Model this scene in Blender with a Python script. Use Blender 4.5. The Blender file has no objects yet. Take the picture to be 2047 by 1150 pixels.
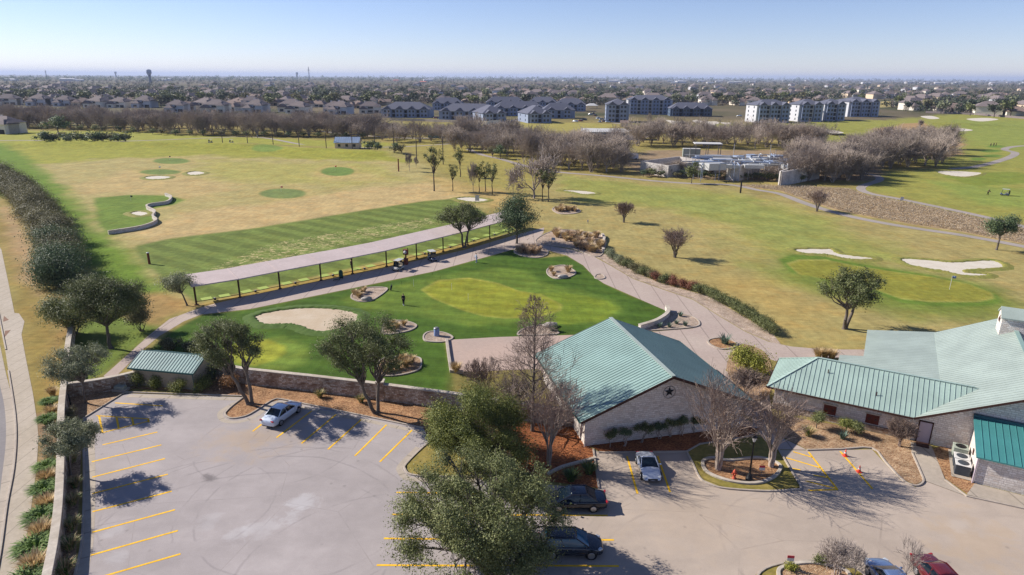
import bpy, bmesh, math, random
import numpy as np
from mathutils import Vector, Matrix
from mathutils.geometry import tessellate_polygon
R_ = math.radians
sc = bpy.context.scene
COL = sc.collection
PI = math.pi
# ------------------------------------------------------------------ survey: photo pixel -> point on the ground
F_, H_ = 1310.0, 32.0
PIT, ROL = math.atan(421 / F_), R_(.34)
def ray(px, py):
    x = (px - 1023.5) / F_; y = -(py - 575) / F_
    x, y = x * math.cos(ROL) - y * math.sin(ROL), x * math.sin(ROL) + y * math.cos(ROL)
    return np.array([x, math.cos(PIT) + y * math.sin(PIT), -math.sin(PIT) + y * math.cos(PIT)])
def G(px, py, z=0.0):
    d = ray(px, py); t = (z - H_) / d[2]
    return np.array([d[0] * t, d[1] * t, z])
def GP(pts, z=0.0): return [G(a, b, z) for a, b in pts]
def proj(w):
    d = np.array(w, float) - [0, 0, H_]
    Z = d[1] * math.cos(PIT) - d[2] * math.sin(PIT); Y = d[1] * math.sin(PIT) + d[2] * math.cos(PIT)
    x, y = d[0] / Z, Y / Z
    x, y = x * math.cos(ROL) + y * math.sin(ROL), -x * math.sin(ROL) + y * math.cos(ROL)
    return 1023.5 + F_ * x, 575 - F_ * y
def high(base, py):
    lo, hi = 0.0, 80.0
    for _ in range(40):
        m = (lo + hi) / 2
        if proj((base[0], base[1], m))[1] > py: lo = m
        else: hi = m
    return lo
# ------------------------------------------------------------------ colours
def lin(c): return c / 12.92 if c <= .04045 else ((c + .055) / 1.055) ** 2.4
def C(r, g, b, k=.70): return (lin(r / 255) * k, lin(g / 255) * k, lin(b / 255) * k, 1.0)
# ------------------------------------------------------------------ node materials
class NT:
    def __init__(s, name):
        s.m = bpy.data.materials.new(name); s.m.use_nodes = True
        s.t = s.m.node_tree; s.N = s.t.nodes; s.L = s.t.links
        s.b = s.N['Principled BSDF']; s.b.inputs['Roughness'].default_value = .85
        s.b.inputs['Specular IOR Level'].default_value = .25
        s.out = s.N['Material Output']
    def n(s, typ, **k):
        x = s.N.new(typ)
        for a, v in k.items(): setattr(x, a, v)
        return x
    def set(s, sock, v):
        if hasattr(v, 'links'): s.L.new(v, sock)
        elif isinstance(v, (tuple, list)) and len(v) == 3 and sock.type == 'RGBA': sock.default_value = (*v, 1)
        else: sock.default_value = v
    def coord(s, kind='Object'):
        return s.n('ShaderNodeTexCoord').outputs[kind]
    def mapping(s, vec, scale=(1, 1, 1), rot=(0, 0, 0), loc=(0, 0, 0)):
        x = s.n('ShaderNodeMapping'); s.L.new(vec, x.inputs[0])
        x.inputs['Scale'].default_value = scale; x.inputs['Rotation'].default_value = rot; x.inputs['Location'].default_value = loc
        return x.outputs[0]
    def noise(s, vec, scale, detail=4, rough=.55, dist=0, out='Fac'):
        x = s.n('ShaderNodeTexNoise'); s.L.new(vec, x.inputs['Vector'])
        x.inputs['Scale'].default_value = scale; x.inputs['Detail'].default_value = detail
        x.inputs['Roughness'].default_value = rough; x.inputs['Distortion'].default_value = dist
        return x.outputs[out]
    def ramp(s, fac, stops):
        x = s.n('ShaderNodeValToRGB'); s.L.new(fac, x.inputs[0]); e = x.color_ramp.elements
        while len(e) < len(stops): e.new(.5)
        for q, (p, c) in zip(e, stops):
            q.position = p; q.color = c if len(c) == 4 else (*c, 1)
        return x.outputs[0]
    def mr(s, v, a, b, c=0., d=1., smooth=True):
        x = s.n('ShaderNodeMapRange'); x.interpolation_type = 'SMOOTHSTEP' if smooth else 'LINEAR'
        s.set(x.inputs[0], v)
        for i, q in zip((1, 2, 3, 4), (a, b, c, d)): x.inputs[i].default_value = q
        return x.outputs[0]
    def math(s, op, a, b=0.):
        x = s.n('ShaderNodeMath', operation=op); s.set(x.inputs[0], a); s.set(x.inputs[1], b); return x.outputs[0]
    def mix(s, f, a, b, mode='MIX'):
        x = s.n('ShaderNodeMix', data_type='RGBA', blend_type=mode)
        s.set(x.inputs[0], f); s.set(x.inputs[6], a); s.set(x.inputs[7], b); return x.outputs[2]
    def scalec(s, col, f):
        x = s.n('ShaderNodeVectorMath', operation='SCALE'); s.set(x.inputs[0], col if hasattr(col, 'links') else col[:3]); s.set(x.inputs['Scale'], f); return x.outputs[0]
    def bump(s, h, strength=.3, dist=.05):
        x = s.n('ShaderNodeBump'); s.L.new(h, x.inputs['Height']); x.inputs['Strength'].default_value = strength; x.inputs['Distance'].default_value = dist
        s.L.new(x.outputs[0], s.b.inputs['Normal'])
    def col(s, c): s.set(s.b.inputs['Base Color'], c)
    def rough(s, v): s.set(s.b.inputs['Roughness'], v)
    def done(s): return s.m
def m_plain(name, c, rough=.8, metal=0., var=.12, scale=3., spec=.25, coat=0.):
    t = NT(name); v = t.coord(); f = t.noise(v, scale, 5)
    t.col(t.scalec(c, t.mr(f, .25, .75, 1 - var, 1 + var))); t.rough(rough); t.b.inputs['Metallic'].default_value = metal
    t.b.inputs['Specular IOR Level'].default_value = spec; t.b.inputs['Coat Weight'].default_value = coat
    t.b.inputs['Coat Roughness'].default_value = .05
    return t.done()
def m_concrete(name, c, c2, joint=0., stain=.18, big=.12):
    t = NT(name); v = t.coord(); f1 = t.noise(v, big, 6, .6); f2 = t.noise(v, 2.2, 6, .65); f3 = t.noise(v, 30, 3)
    a = t.mix(t.mr(f1, .35, .7), c, c2)
    a = t.scalec(a, t.mr(f2, .25, .8, 1 - stain, 1 + stain * .7)); a = t.scalec(a, t.mr(f3, .2, .8, .92, 1.08))
    if joint:
        u = t.coord('UV'); x = t.n('ShaderNodeSeparateXYZ'); t.L.new(u, x.inputs[0])
        fr = t.math('ABSOLUTE', t.math('SUBTRACT', t.math('FRACT', t.math('DIVIDE', x.outputs[0], joint)), .5))
        a = t.mix(t.mr(fr, .012, .03, .55, 0.), a, tuple(q * .35 for q in c[:3]))
    t.col(a); t.rough(.88); t.bump(f3, .25, .02); return t.done()
def m_stone(name, cs, mortar, bw=.42, bh=.2, stain=None, sf=.6):
    t = NT(name); u = t.coord('UV')
    d = t.noise(u, 2.5, 3, out='Color'); k = t.n('ShaderNodeVectorMath', operation='MULTIPLY_ADD')
    t.L.new(d, k.inputs[0]); k.inputs[1].default_value = (.10, .05, 0); t.L.new(u, k.inputs[2])
    b = t.n('ShaderNodeTexBrick'); t.L.new(k.outputs[0], b.inputs['Vector'])
    b.inputs['Scale'].default_value = 1; b.inputs['Brick Width'].default_value = bw; b.inputs['Row Height'].default_value = bh
    b.inputs['Mortar Size'].default_value = .018; b.inputs['Mortar Smooth'].default_value = .3; b.offset = .37; b.squash = .7; b.squash_frequency = 3
    b.inputs['Color1'].default_value = (0, 0, 0, 1); b.inputs['Color2'].default_value = (1, 1, 1, 1); b.inputs['Mortar'].default_value = (.5, .5, .5, 1)
    a = t.ramp(b.outputs['Color'], [(i / (len(cs) - 1), c) for i, c in enumerate(cs)])
    f = t.noise(u, 9, 5, .65); a = t.scalec(a, t.mr(f, .2, .8, .72, 1.2))
    if stain:
        f2 = t.noise(u, sf, 5, .6, .4); a = t.mix(t.mr(f2, .42, .66, 0, .8), a, stain)
    a = t.mix(b.outputs['Fac'], a, mortar)
    t.col(a); t.rough(.92)
    h = t.math('ADD', t.math('MULTIPLY', t.math('SUBTRACT', 1., b.outputs['Fac']), .7), t.math('MULTIPLY', f, .5)); t.bump(h, .8, .05)
    return t.done()
def m_leaf(name, ca, cb, cc, trans=.22, rough=.55):
    t = NT(name); at = t.n('ShaderNodeAttribute', attribute_name='rnd'); v = t.coord()
    f = t.noise(v, .55, 3); q = t.math('ADD', t.math('MULTIPLY', at.outputs['Fac'], .62), t.math('MULTIPLY', f, .38))
    oi = t.n('ShaderNodeObjectInfo'); q = t.math('ADD', q, t.mr(oi.outputs['Random'], 0, 1, -.09, .09, False))
    a = t.ramp(q, [(.15, ca), (.5, cb), (.88, cc)])
    t.col(a); t.rough(rough); t.b.inputs['Specular IOR Level'].default_value = .3
    tr = t.n('ShaderNodeBsdfTranslucent'); t.L.new(a, tr.inputs[0])
    mx = t.n('ShaderNodeMixShader'); mx.inputs[0].default_value = trans
    t.L.new(t.b.outputs[0], mx.inputs[1]); t.L.new(tr.outputs[0], mx.inputs[2]); t.L.new(mx.outputs[0], t.out.inputs[0])
    return t.done()
def m_bark(name, c, var=.3):
    t = NT(name); v = t.coord(); f = t.noise(t.mapping(v, (1, 1, .25)), 14, 5, .7); g = t.noise(v, 1.2, 3)
    oi = t.n('ShaderNodeObjectInfo')
    a = t.scalec(c, t.mr(f, .2, .8, 1 - var, 1 + var)); a = t.scalec(a, t.mr(g, .3, .7, .85, 1.15)); a = t.scalec(a, t.mr(oi.outputs['Random'], 0, 1, .82, 1.18, False))
    t.col(a); t.rough(.95); t.bump(f, .6, .04); return t.done()
def m_paint(name, c, rough=.28, metal=0., coat=.9):
    t = NT(name); v = t.coord(); f = t.noise(v, 2.5, 4)
    t.col(t.scalec(c, t.mr(f, .3, .7, .93, 1.06))); t.rough(rough); t.b.inputs['Metallic'].default_value = metal
    t.b.inputs['Coat Weight'].default_value = coat; t.b.inputs['Coat Roughness'].default_value = .04; t.b.inputs['Specular IOR Level'].default_value = .5
    return t.done()
# ------------------------------------------------------------------ objects
def tag(o, label=None, cat=None, group=None, kind=None):
    if label: o['label'] = label
    if cat: o['category'] = cat
    if group: o['group'] = group
    if kind: o['kind'] = kind
    return o
def link(name, me, parent=None, loc=None, rz=0., sc_=None):
    o = bpy.data.objects.new(name, me); COL.objects.link(o)
    if parent is not None: o.parent = parent
    if loc is not None: o.location = loc
    if rz: o.rotation_euler = (0, 0, rz)
    if sc_ is not None: o.scale = (sc_,) * 3 if not hasattr(sc_, '__len__') else sc_
    return o
def thing(name, label, cat, loc=(0, 0, 0), rz=0., group=None, s=None):
    o = link(name, None, None, tuple(loc), rz, s); o.empty_display_size = .3
    return tag(o, label, cat, group)
def copy_tree(o, loc, rz, label=None, group=None, s=None):
    c = o.copy(); COL.objects.link(c); c.location = tuple(loc); c.rotation_euler = (0, 0, rz)
    if s is not None: c.scale = (s,) * 3 if not hasattr(s, '__len__') else s
    if label: c['label'] = label
    if group: c['group'] = group
    for ch in list(o.children):
        d = ch.copy(); COL.objects.link(d); d.parent = c
        for g in ch.children:
            e = g.copy(); COL.objects.link(e); e.parent = d
    return c
def mesh_np(name, V, F, mats, mi=None, rnd=None, smooth=False):
    V = np.asarray(V, np.float32); F = np.asarray(F, np.int32); n, k = F.shape
    me = bpy.data.meshes.new(name); me.vertices.add(len(V)); me.vertices.foreach_set('co', V.ravel())
    me.loops.add(n * k); me.loops.foreach_set('vertex_index', F.ravel())
    me.polygons.add(n); me.polygons.foreach_set('loop_start', np.arange(n, dtype=np.int32) * k)
    me.polygons.foreach_set('loop_total', np.full(n, k, np.int32))
    for m in mats: me.materials.append(m)
    if mi is not None: me.polygons.foreach_set('material_index', np.asarray(mi, np.int32))
    me.polygons.foreach_set('use_smooth', np.full(n, smooth))
    if rnd is not None:
        a = me.attributes.new('rnd', 'FLOAT', 'FACE'); a.data.foreach_set('value', np.asarray(rnd, np.float32))
    me.update(calc_edges=True); return me
class MB:
    """collects polygons; build() links them as one mesh object with box-projected UVs"""
    def __init__(s): s.v = []; s.f = []; s.mi = []; s.sm = []; s.uv = {}
    def add(s, vs, fs, mi=0, sm=False):
        o = len(s.v); s.v += [tuple(map(float, p)) for p in vs]
        for f in fs: s.f.append([o + i for i in f]); s.mi.append(mi); s.sm.append(sm)
        return s
    def quad(s, a, b, c, d, mi=0): return s.add([a, b, c, d], [(0, 1, 2, 3)], mi)
    def poly(s, pts, mi=0): return s.add(pts, [tuple(range(len(pts)))], mi)
    def box(s, c, d, rz=0., mi=0, tx=0.):
        x, y, z = d[0] / 2, d[1] / 2, d[2] / 2
        P = [(-x, -y, -z), (x, -y, -z), (x, y, -z), (-x, y, -z), (-x, -y, z), (x, -y, z), (x, y, z), (-x, y, z)]
        if tx: P = [(p[0] * (1 - tx) if p[2] > 0 else p[0], p[1] * (1 - tx) if p[2] > 0 else p[1], p[2]) for p in P]
        ca, sa = math.cos(rz), math.sin(rz)
        P = [(c[0] + p[0] * ca - p[1] * sa, c[1] + p[0] * sa + p[1] * ca, c[2] + p[2]) for p in P]
        return s.add(P, [(3, 2, 1, 0), (4, 5, 6, 7), (0, 1, 5, 4), (1, 2, 6, 5), (2, 3, 7, 6), (3, 0, 4, 7)], mi)
    def bar(s, a, b, w, h, mi=0, up=(0, 0, 1)):
        a, b = np.array(a, float), np.array(b, float); d = b - a; d /= np.linalg.norm(d) + 1e-9
        u = np.array(up, float)
        if abs(d @ u) > .95: u = np.array([1., 0, 0])
        sd = np.cross(d, u); sd /= np.linalg.norm(sd); u = np.cross(sd, d)
        q = [sd * i * w / 2 + u * j * h / 2 for i, j in ((-1, -1), (1, -1), (1, 1), (-1, 1))]
        return s.add([a + k for k in q] + [b + k for k in q], [(0, 1, 2, 3), (7, 6, 5, 4), (0, 4, 5, 1), (1, 5, 6, 2), (2, 6, 7, 3), (3, 7, 4, 0)], mi)
    def prism(s, pts, z0, z1, mi=0, mtop=None):
        """vertical prism over polygon pts (ccw not required)"""
        pts = [tuple(p[:2]) for p in pts]; n = len(pts)
        A = sum(pts[i][0] * pts[(i + 1) % n][1] - pts[(i + 1) % n][0] * pts[i][1] for i in range(n))
        if A < 0: pts = pts[::-1]
        s.add([(x, y, z0) for x, y in pts] + [(x, y, z1) for x, y in pts], [(i, (i + 1) % n, n + (i + 1) % n, n + i) for i in range(n)], mi)
        tri = tessellate_polygon([[Vector((x, y, 0)) for x, y in pts]])
        s.add([(x, y, z1) for x, y in pts], [_up(t, pts) for t in tri], mi if mtop is None else mtop)
        return s
    def tube(s, pts, rad, n=8, mi=0, cap=True, sm=True):
        pts = [np.array(p, float) for p in pts]; rad = [rad] * len(pts) if not hasattr(rad, '__len__') else rad
        V = []
        for i, p in enumerate(pts):
            d = pts[min(i + 1, len(pts) - 1)] - pts[max(i - 1, 0)]; d /= np.linalg.norm(d) + 1e-9
            u = np.array([0, 0, 1.]) if abs(d[2]) < .9 else np.array([1., 0, 0])
            a = np.cross(d, u); a /= np.linalg.norm(a); b = np.cross(d, a)
            V += [p + rad[i] * (math.cos(2 * PI * j / n) * a + math.sin(2 * PI * j / n) * b) for j in range(n)]
        Fs = [(i * n + j, (i + 1) * n + j, (i + 1) * n + (j + 1) % n, i * n + (j + 1) % n) for i in range(len(pts) - 1) for j in range(n)]
        s.add(V, Fs, mi, sm)
        if cap: s.add(V[:n], [tuple(range(n))], mi); s.add(V[-n:], [tuple(range(n - 1, -1, -1))], mi)
        return s
    def lathe(s, prof, c=(0, 0, 0), n=16, mi=0, axis='z', sm=True):
        V = []
        for r, z in prof:
            for j in range(n):
                a = 2 * PI * j / n; p = (r * math.cos(a), r * math.sin(a), z)
                if axis == 'y': p = (p[0], p[2], p[1])
                if axis == 'x': p = (p[2], p[0], p[1])
                V.append((c[0] + p[0], c[1] + p[1], c[2] + p[2]))
        k = len(prof)
        s.add(V, [(i * n + j, i * n + (j + 1) % n, (i + 1) * n + (j + 1) % n, (i + 1) * n + j) for i in range(k - 1) for j in range(n)], mi, sm)
        s.add(V[:n], [tuple(range(n - 1, -1, -1))], mi); s.add(V[-n:], [tuple(range(n))], mi)
        return s
    def blob(s, c, r, rng, n=10, rough=.2, mi=0):
        bm = bmesh.new(); bmesh.ops.create_icosphere(bm, subdivisions=2, radius=1)
        r = (r,) * 3 if not hasattr(r, '__len__') else r
        V = [(c[0] + v.co.x * r[0] * (q := 1 + rng.uniform(-rough, rough)), c[1] + v.co.y * r[1] * q, c[2] + v.co.z * r[2] * q) for v in bm.verts]
        s.add(V, [tuple(v.index for v in f.verts) for f in bm.faces], mi); bm.free(); return s
    def build(s, name, mats, parent=None, loc=None, rz=0., smooth=None, bevel=0., uv=True):
        me = bpy.data.meshes.new(name); me.from_pydata(s.v, [], s.f)
        for m in (mats if isinstance(mats, (list, tuple)) else [mats]): me.materials.append(m)
        me.polygons.foreach_set('material_index', s.mi)
        me.polygons.foreach_set('use_smooth', s.sm if smooth is None else [smooth] * len(s.f))
        me.update()
        if uv:
            ul = me.uv_layers.new(name='UVMap').data
            for p in me.polygons:
                nx, ny, nz = p.normal
                if abs(nz) > .75:
                    for li in p.loop_indices: q = me.vertices[me.loops[li].vertex_index].co; ul[li].uv = (q.x, q.y)
                else:
                    l = math.hypot(nx, ny) or 1; tx, ty = -ny / l, nx / l
                    for li in p.loop_indices: q = me.vertices[me.loops[li].vertex_index].co; ul[li].uv = (q.x * tx + q.y * ty, q.z)
        o = link(name, me, parent, loc, rz)
        if bevel:
            b = o.modifiers.new('b', 'BEVEL'); b.width = bevel; b.segments = 2; b.limit_method = 'ANGLE'
        return o
def _up(t, pts):
    a, b, c = (pts[i] for i in t)
    return tuple(t) if (b[0] - a[0]) * (c[1] - a[1]) - (b[1] - a[1]) * (c[0] - a[0]) > 0 else tuple(t)[::-1]
def smooth_closed(P, sub=6):
    P = [np.array(p[:2], float) for p in P]; n = len(P); out = []
    for i in range(n):
        a, b, c, d = P[i - 1], P[i], P[(i + 1) % n], P[(i + 2) % n]
        for k in range(sub):
            t = k / sub; out.append(.5 * ((2 * b) + (c - a) * t + (2 * a - 5 * b + 4 * c - d) * t * t + (3 * b - a - 3 * c + d) * t ** 3))
    return out
def smooth_open(P, sub=6):
    P = [np.array(p[:2], float) for p in P]; n = len(P); out = []
    for i in range(n - 1):
        a, b, c, d = P[max(i - 1, 0)], P[i], P[i + 1], P[min(i + 2, n - 1)]
        for k in range(sub):
            t = k / sub; out.append(.5 * ((2 * b) + (c - a) * t + (2 * a - 5 * b + 4 * c - d) * t * t + (3 * b - a - 3 * c + d) * t ** 3))
    return out + [P[-1]]
def ribbon(pts, w):
    """offsets of a polyline: left and right points at half width w"""
    pts = [np.array(p[:2], float) for p in pts]; L = []; Rr = []
    for i, p in enumerate(pts):
        d = pts[min(i + 1, len(pts) - 1)] - pts[max(i - 1, 0)]; d /= np.linalg.norm(d) + 1e-9; nn = np.array([-d[1], d[0]])
        L.append(p + nn * w); Rr.append(p - nn * w)
    return L, Rr
def sheet(name, pts, z, m, parent=None, **tagk):
    """flat ground sheet over a world polygon"""
    P = [(float(p[0]), float(p[1])) for p in pts]
    tri = tessellate_polygon([[Vector((x, y, 0)) for x, y in P]])
    mb = MB(); mb.add([(x, y, z) for x, y in P], [_up(t, P) for t in tri])
    o = mb.build(name, m, parent); tag(o, **(tagk or dict(kind='structure'))); return o
def strip(name, pts, w, z, m, parent=None, **tagk):
    L, Rr = ribbon(pts, w / 2); mb = MB(); n = len(L)
    me_v = [(p[0], p[1], z) for p in Rr] + [(p[0], p[1], z) for p in L]
    mb.add(me_v, [(i, i + 1, n + i + 1, n + i) for i in range(n - 1)])
    o = mb.build(name, m, parent, uv=False)
    ul = o.data.uv_layers.new(name='UVMap').data; d = [0.]
    for i in range(1, n): d.append(d[-1] + float(np.linalg.norm(np.array(pts[i][:2]) - np.array(pts[i - 1][:2]))))
    for lp in o.data.loops: i = lp.vertex_index; ul[lp.index].uv = (d[i % n], 0 if i < n else w)
    tag(o, **(tagk or dict(kind='structure'))); return o
def rail_mb(mb, pts, w, z0, z1, closed=False, mi=0, off=0.):
    """upright strip with rectangular section along a ground polyline (kerbs, walls, edging)"""
    pts = [np.array(p[:2], float) for p in pts]; n = len(pts); A = []; B = []
    for i, p in enumerate(pts):
        if closed: a, b = pts[i - 1], pts[(i + 1) % n]
        else: a, b = pts[max(i - 1, 0)], pts[min(i + 1, n - 1)]
        d = b - a; d /= np.linalg.norm(d) + 1e-9; nn = np.array([-d[1], d[0]]); A.append(p + nn * (off + w / 2)); B.append(p + nn * (off - w / 2))
    V = [(*p, z0) for p in B] + [(*p, z0) for p in A] + [(*p, z1) for p in B] + [(*p, z1) for p in A]; Fs = []
    for i in range(n if closed else n - 1):
        j = (i + 1) % n; Fs += [(i, j, 2 * n + j, 2 * n + i), (n + j, n + i, 3 * n + i, 3 * n + j), (2 * n + i, 2 * n + j, 3 * n + j, 3 * n + i)]
    if not closed: Fs += [(n, 0, 2 * n, 3 * n), (n - 1, 2 * n - 1, 4 * n - 1, 3 * n - 1)]
    mb.add(V, Fs, mi); return mb
def kerb(pts, w=.16, h=.13, m=None, name='kerb'):
    return tag(rail_mb(MB(), pts, w, -.05, h).build(name, m or M['kerb'], bevel=.02), kind='structure')
def inside(P, poly):
    """vectorised point in polygon + distance to its edge: signed (negative inside)"""
    P = np.asarray(P)[:, :2]; poly = np.asarray([p[:2] for p in poly], float); n = len(poly)
    d2 = np.full(len(P), 1e18); ins = np.zeros(len(P), bool)
    for i in range(n):
        a, b = poly[i], poly[(i + 1) % n]; e = b - a; w = P - a
        t = np.clip((w @ e) / (e @ e + 1e-12), 0, 1); q = w - t[:, None] * e; d2 = np.minimum(d2, (q * q).sum(1))
        cnd = ((a[1] <= P[:, 1]) & (b[1] > P[:, 1])) | ((b[1] <= P[:, 1]) & (a[1] > P[:, 1]))
        xx = a[0] + (P[:, 1] - a[1]) / (b[1] - a[1] + 1e-12) * e[0]; ins ^= cnd & (P[:, 0] < xx)
    d = np.sqrt(d2); d[ins] *= -1; return d
def fbm(P, scale, seed=0, oct=4):
    """cheap value noise in numpy, 0..1"""
    out = np.zeros(len(P)); amp = 1.; tot = 0.
    for o in range(oct):
        q = P[:, :2] / scale * 2 ** o + 17.3 * o; i = np.floor(q).astype(np.int64); f = q - i; f = f * f * (3 - 2 * f)
        def hsh(x, y):
            h = (x * 374761393 + y * 668265263 + (seed + o) * 1274126177) & 0x7fffffff; h = ((h ^ (h >> 13)) * 1274126177) & 0x7fffffff
            return ((h ^ (h >> 16)) & 0xffff) / 65535.
        v = (hsh(i[:, 0], i[:, 1]) * (1 - f[:, 0]) + hsh(i[:, 0] + 1, i[:, 1]) * f[:, 0]) * (1 - f[:, 1]) + (hsh(i[:, 0], i[:, 1] + 1) * (1 - f[:, 0]) + hsh(i[:, 0] + 1, i[:, 1] + 1) * f[:, 0]) * f[:, 1]
        out += amp * v; tot += amp; amp *= .5
    return out / tot
# ================================================================== light, air, camera
EL, AZ = R_(33.5), R_(-19)               # sun height; direction in which shadows fall
sun = bpy.data.objects.new('sun', bpy.data.lights.new('sun', 'SUN')); COL.objects.link(sun)
sun.data.energy = 5.0; sun.data.angle = R_(.5); sun.data.color = (1, .94, .86)
sd = Vector((math.cos(AZ) * math.cos(EL), math.sin(AZ) * math.cos(EL), -math.sin(EL)))
sun.rotation_euler = sd.to_track_quat('-Z', 'Y').to_euler(); sun.location = (0, 0, 60)
w = bpy.data.worlds.new('World'); sc.world = w; w.use_nodes = True
bg = w.node_tree.nodes['Background']; sky = w.node_tree.nodes.new('ShaderNodeTexSky'); sky.sky_type = 'NISHITA'
sky.sun_disc = False; sky.sun_elevation = EL; sky.sun_rotation = math.atan2(-sd.x, -sd.y); sky.altitude = 1800
sky.air_density = 1.0; sky.dust_density = .05; sky.ozone_density = 2.5
tn = w.node_tree.nodes.new('ShaderNodeMix'); tn.data_type = 'RGBA'; tn.blend_type = 'MULTIPLY'; tn.inputs[0].default_value = 1; tn.inputs[7].default_value = (.82, .765, .89, 1)
w.node_tree.links.new(sky.outputs[0], tn.inputs[6]); w.node_tree.links.new(tn.outputs[2], bg.inputs[0]); bg.inputs[1].default_value = .098
cam = bpy.data.objects.new('camera', bpy.data.cameras.new('camera')); COL.objects.link(cam); sc.camera = cam
cam.data.sensor_width = 36; cam.data.lens = F_ / 2047 * 36; cam.data.clip_end = 120000; cam.data.clip_start = .5
cam.matrix_world = Matrix.Translation((0, 0, H_)) @ Matrix.Rotation(PI / 2 - PIT, 4, 'X') @ Matrix.Rotation(ROL, 4, 'Z')
sc.view_settings.view_transform = 'Standard'; sc.view_settings.look = 'None'; sc.view_settings.exposure = .60
sc.cycles.max_bounces = 6; sc.cycles.diffuse_bounces = 3; sc.cycles.transparent_max_bounces = 6; sc.cycles.volume_bounces = 0
sc.cycles.use_denoising = True; sc.cycles.denoising_prefilter = 'NONE'; sc.cycles.denoising_input_passes = 'RGB_ALBEDO_NORMAL'; sc.cycles.sample_clamp_indirect = 4; sc.cycles.adaptive_threshold = .006
hz = MB().box((0, 0, 79), (95000, 95000, 162)).build('haze', [], uv=False); tag(hz, kind='stuff')
hm = bpy.data.materials.new('haze_air'); hm.use_nodes = True; nt = hm.node_tree; nt.nodes.remove(nt.nodes['Principled BSDF'])
pv = nt.nodes.new('ShaderNodeVolumePrincipled'); pv.inputs['Density'].default_value = 6.5e-5; pv.inputs['Color'].default_value = (.64, .74, .98, 1)
pv.inputs['Anisotropy'].default_value = .1
nt.links.new(pv.outputs[0], nt.nodes['Material Output'].inputs['Volume']); hz.data.materials.append(hm)
# ================================================================== materials
M = {}
def grass_material():
    t = NT('turf'); at = t.n('ShaderNodeAttribute', attribute_name='Col'); dv = t.n('ShaderNodeAttribute', attribute_name='divot'); v = t.coord()
    f1 = t.noise(v, .9, 6, .6); f2 = t.noise(t.mapping(v, (1, 1, 1)), .16, 5, .6, .3); f3 = t.noise(v, 9, 4, .7)
    f5 = t.noise(t.mapping(v, (.12, 1, 1), (0, 0, .5)), 2.2, 5, .7); f6 = t.noise(t.mapping(v, (1, .15, 1), (0, 0, .35)), 1.1, 5, .65)
    a = t.scalec(at.outputs['Color'], t.mr(f1, .25, .78, .84, 1.15)); a = t.scalec(a, t.mr(f2, .28, .72, .86, 1.14)); a = t.scalec(a, t.mr(f3, .2, .8, .74, 1.22)); a = t.scalec(a, t.mr(f5, .25, .75, .86, 1.12)); a = t.scalec(a, t.mr(f6, .25, .75, .90, 1.09))
    f4 = t.noise(v, .33, 4, .6, out='Color'); hs = t.n('ShaderNodeSeparateColor'); t.L.new(f4, hs.inputs[0])
    a = t.mix(t.mr(hs.outputs[1], .45, .7, 0, .38), a, t.mix(1., a, (1.25, 1.0, .8, 1), 'MULTIPLY'))
    d1 = t.noise(t.mapping(v, (.55, 1.3, 1), (0, 0, -.75)), 1.5, 3, .6, 1.2)
    dd = t.math('MULTIPLY', t.mr(t.math('ADD', d1, t.math('MULTIPLY', dv.outputs['Fac'], .16)), .70, .76), t.mr(dv.outputs['Fac'], .05, .2))
    a = t.mix(dd, a, C(214, 196, 142))
    t.col(a); t.rough(.95); t.b.inputs['Specular IOR Level'].default_value = .1
    t.bump(t.math('ADD', f3, f1), .5, .06); return t.done()
def mulch_material(name, c, c2, c3):
    t = NT(name); v = t.coord(); n1 = t.n('ShaderNodeTexVoronoi'); t.L.new(t.mapping(v, (1, 1.6, 1)), n1.inputs['Vector']); n1.inputs['Scale'].default_value = 9
    f = t.noise(v, .7, 5); s = t.n('ShaderNodeSeparateColor'); t.L.new(n1.outputs['Color'], s.inputs[0])
    a = t.ramp(s.outputs[0], [(0., c2), (.5, c), (1., c3)]); a = t.scalec(a, t.mr(f, .3, .7, .72, 1.2))
    t.col(a); t.rough(.95); t.bump(n1.outputs['Distance'], .8, .05); return t.done()
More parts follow.
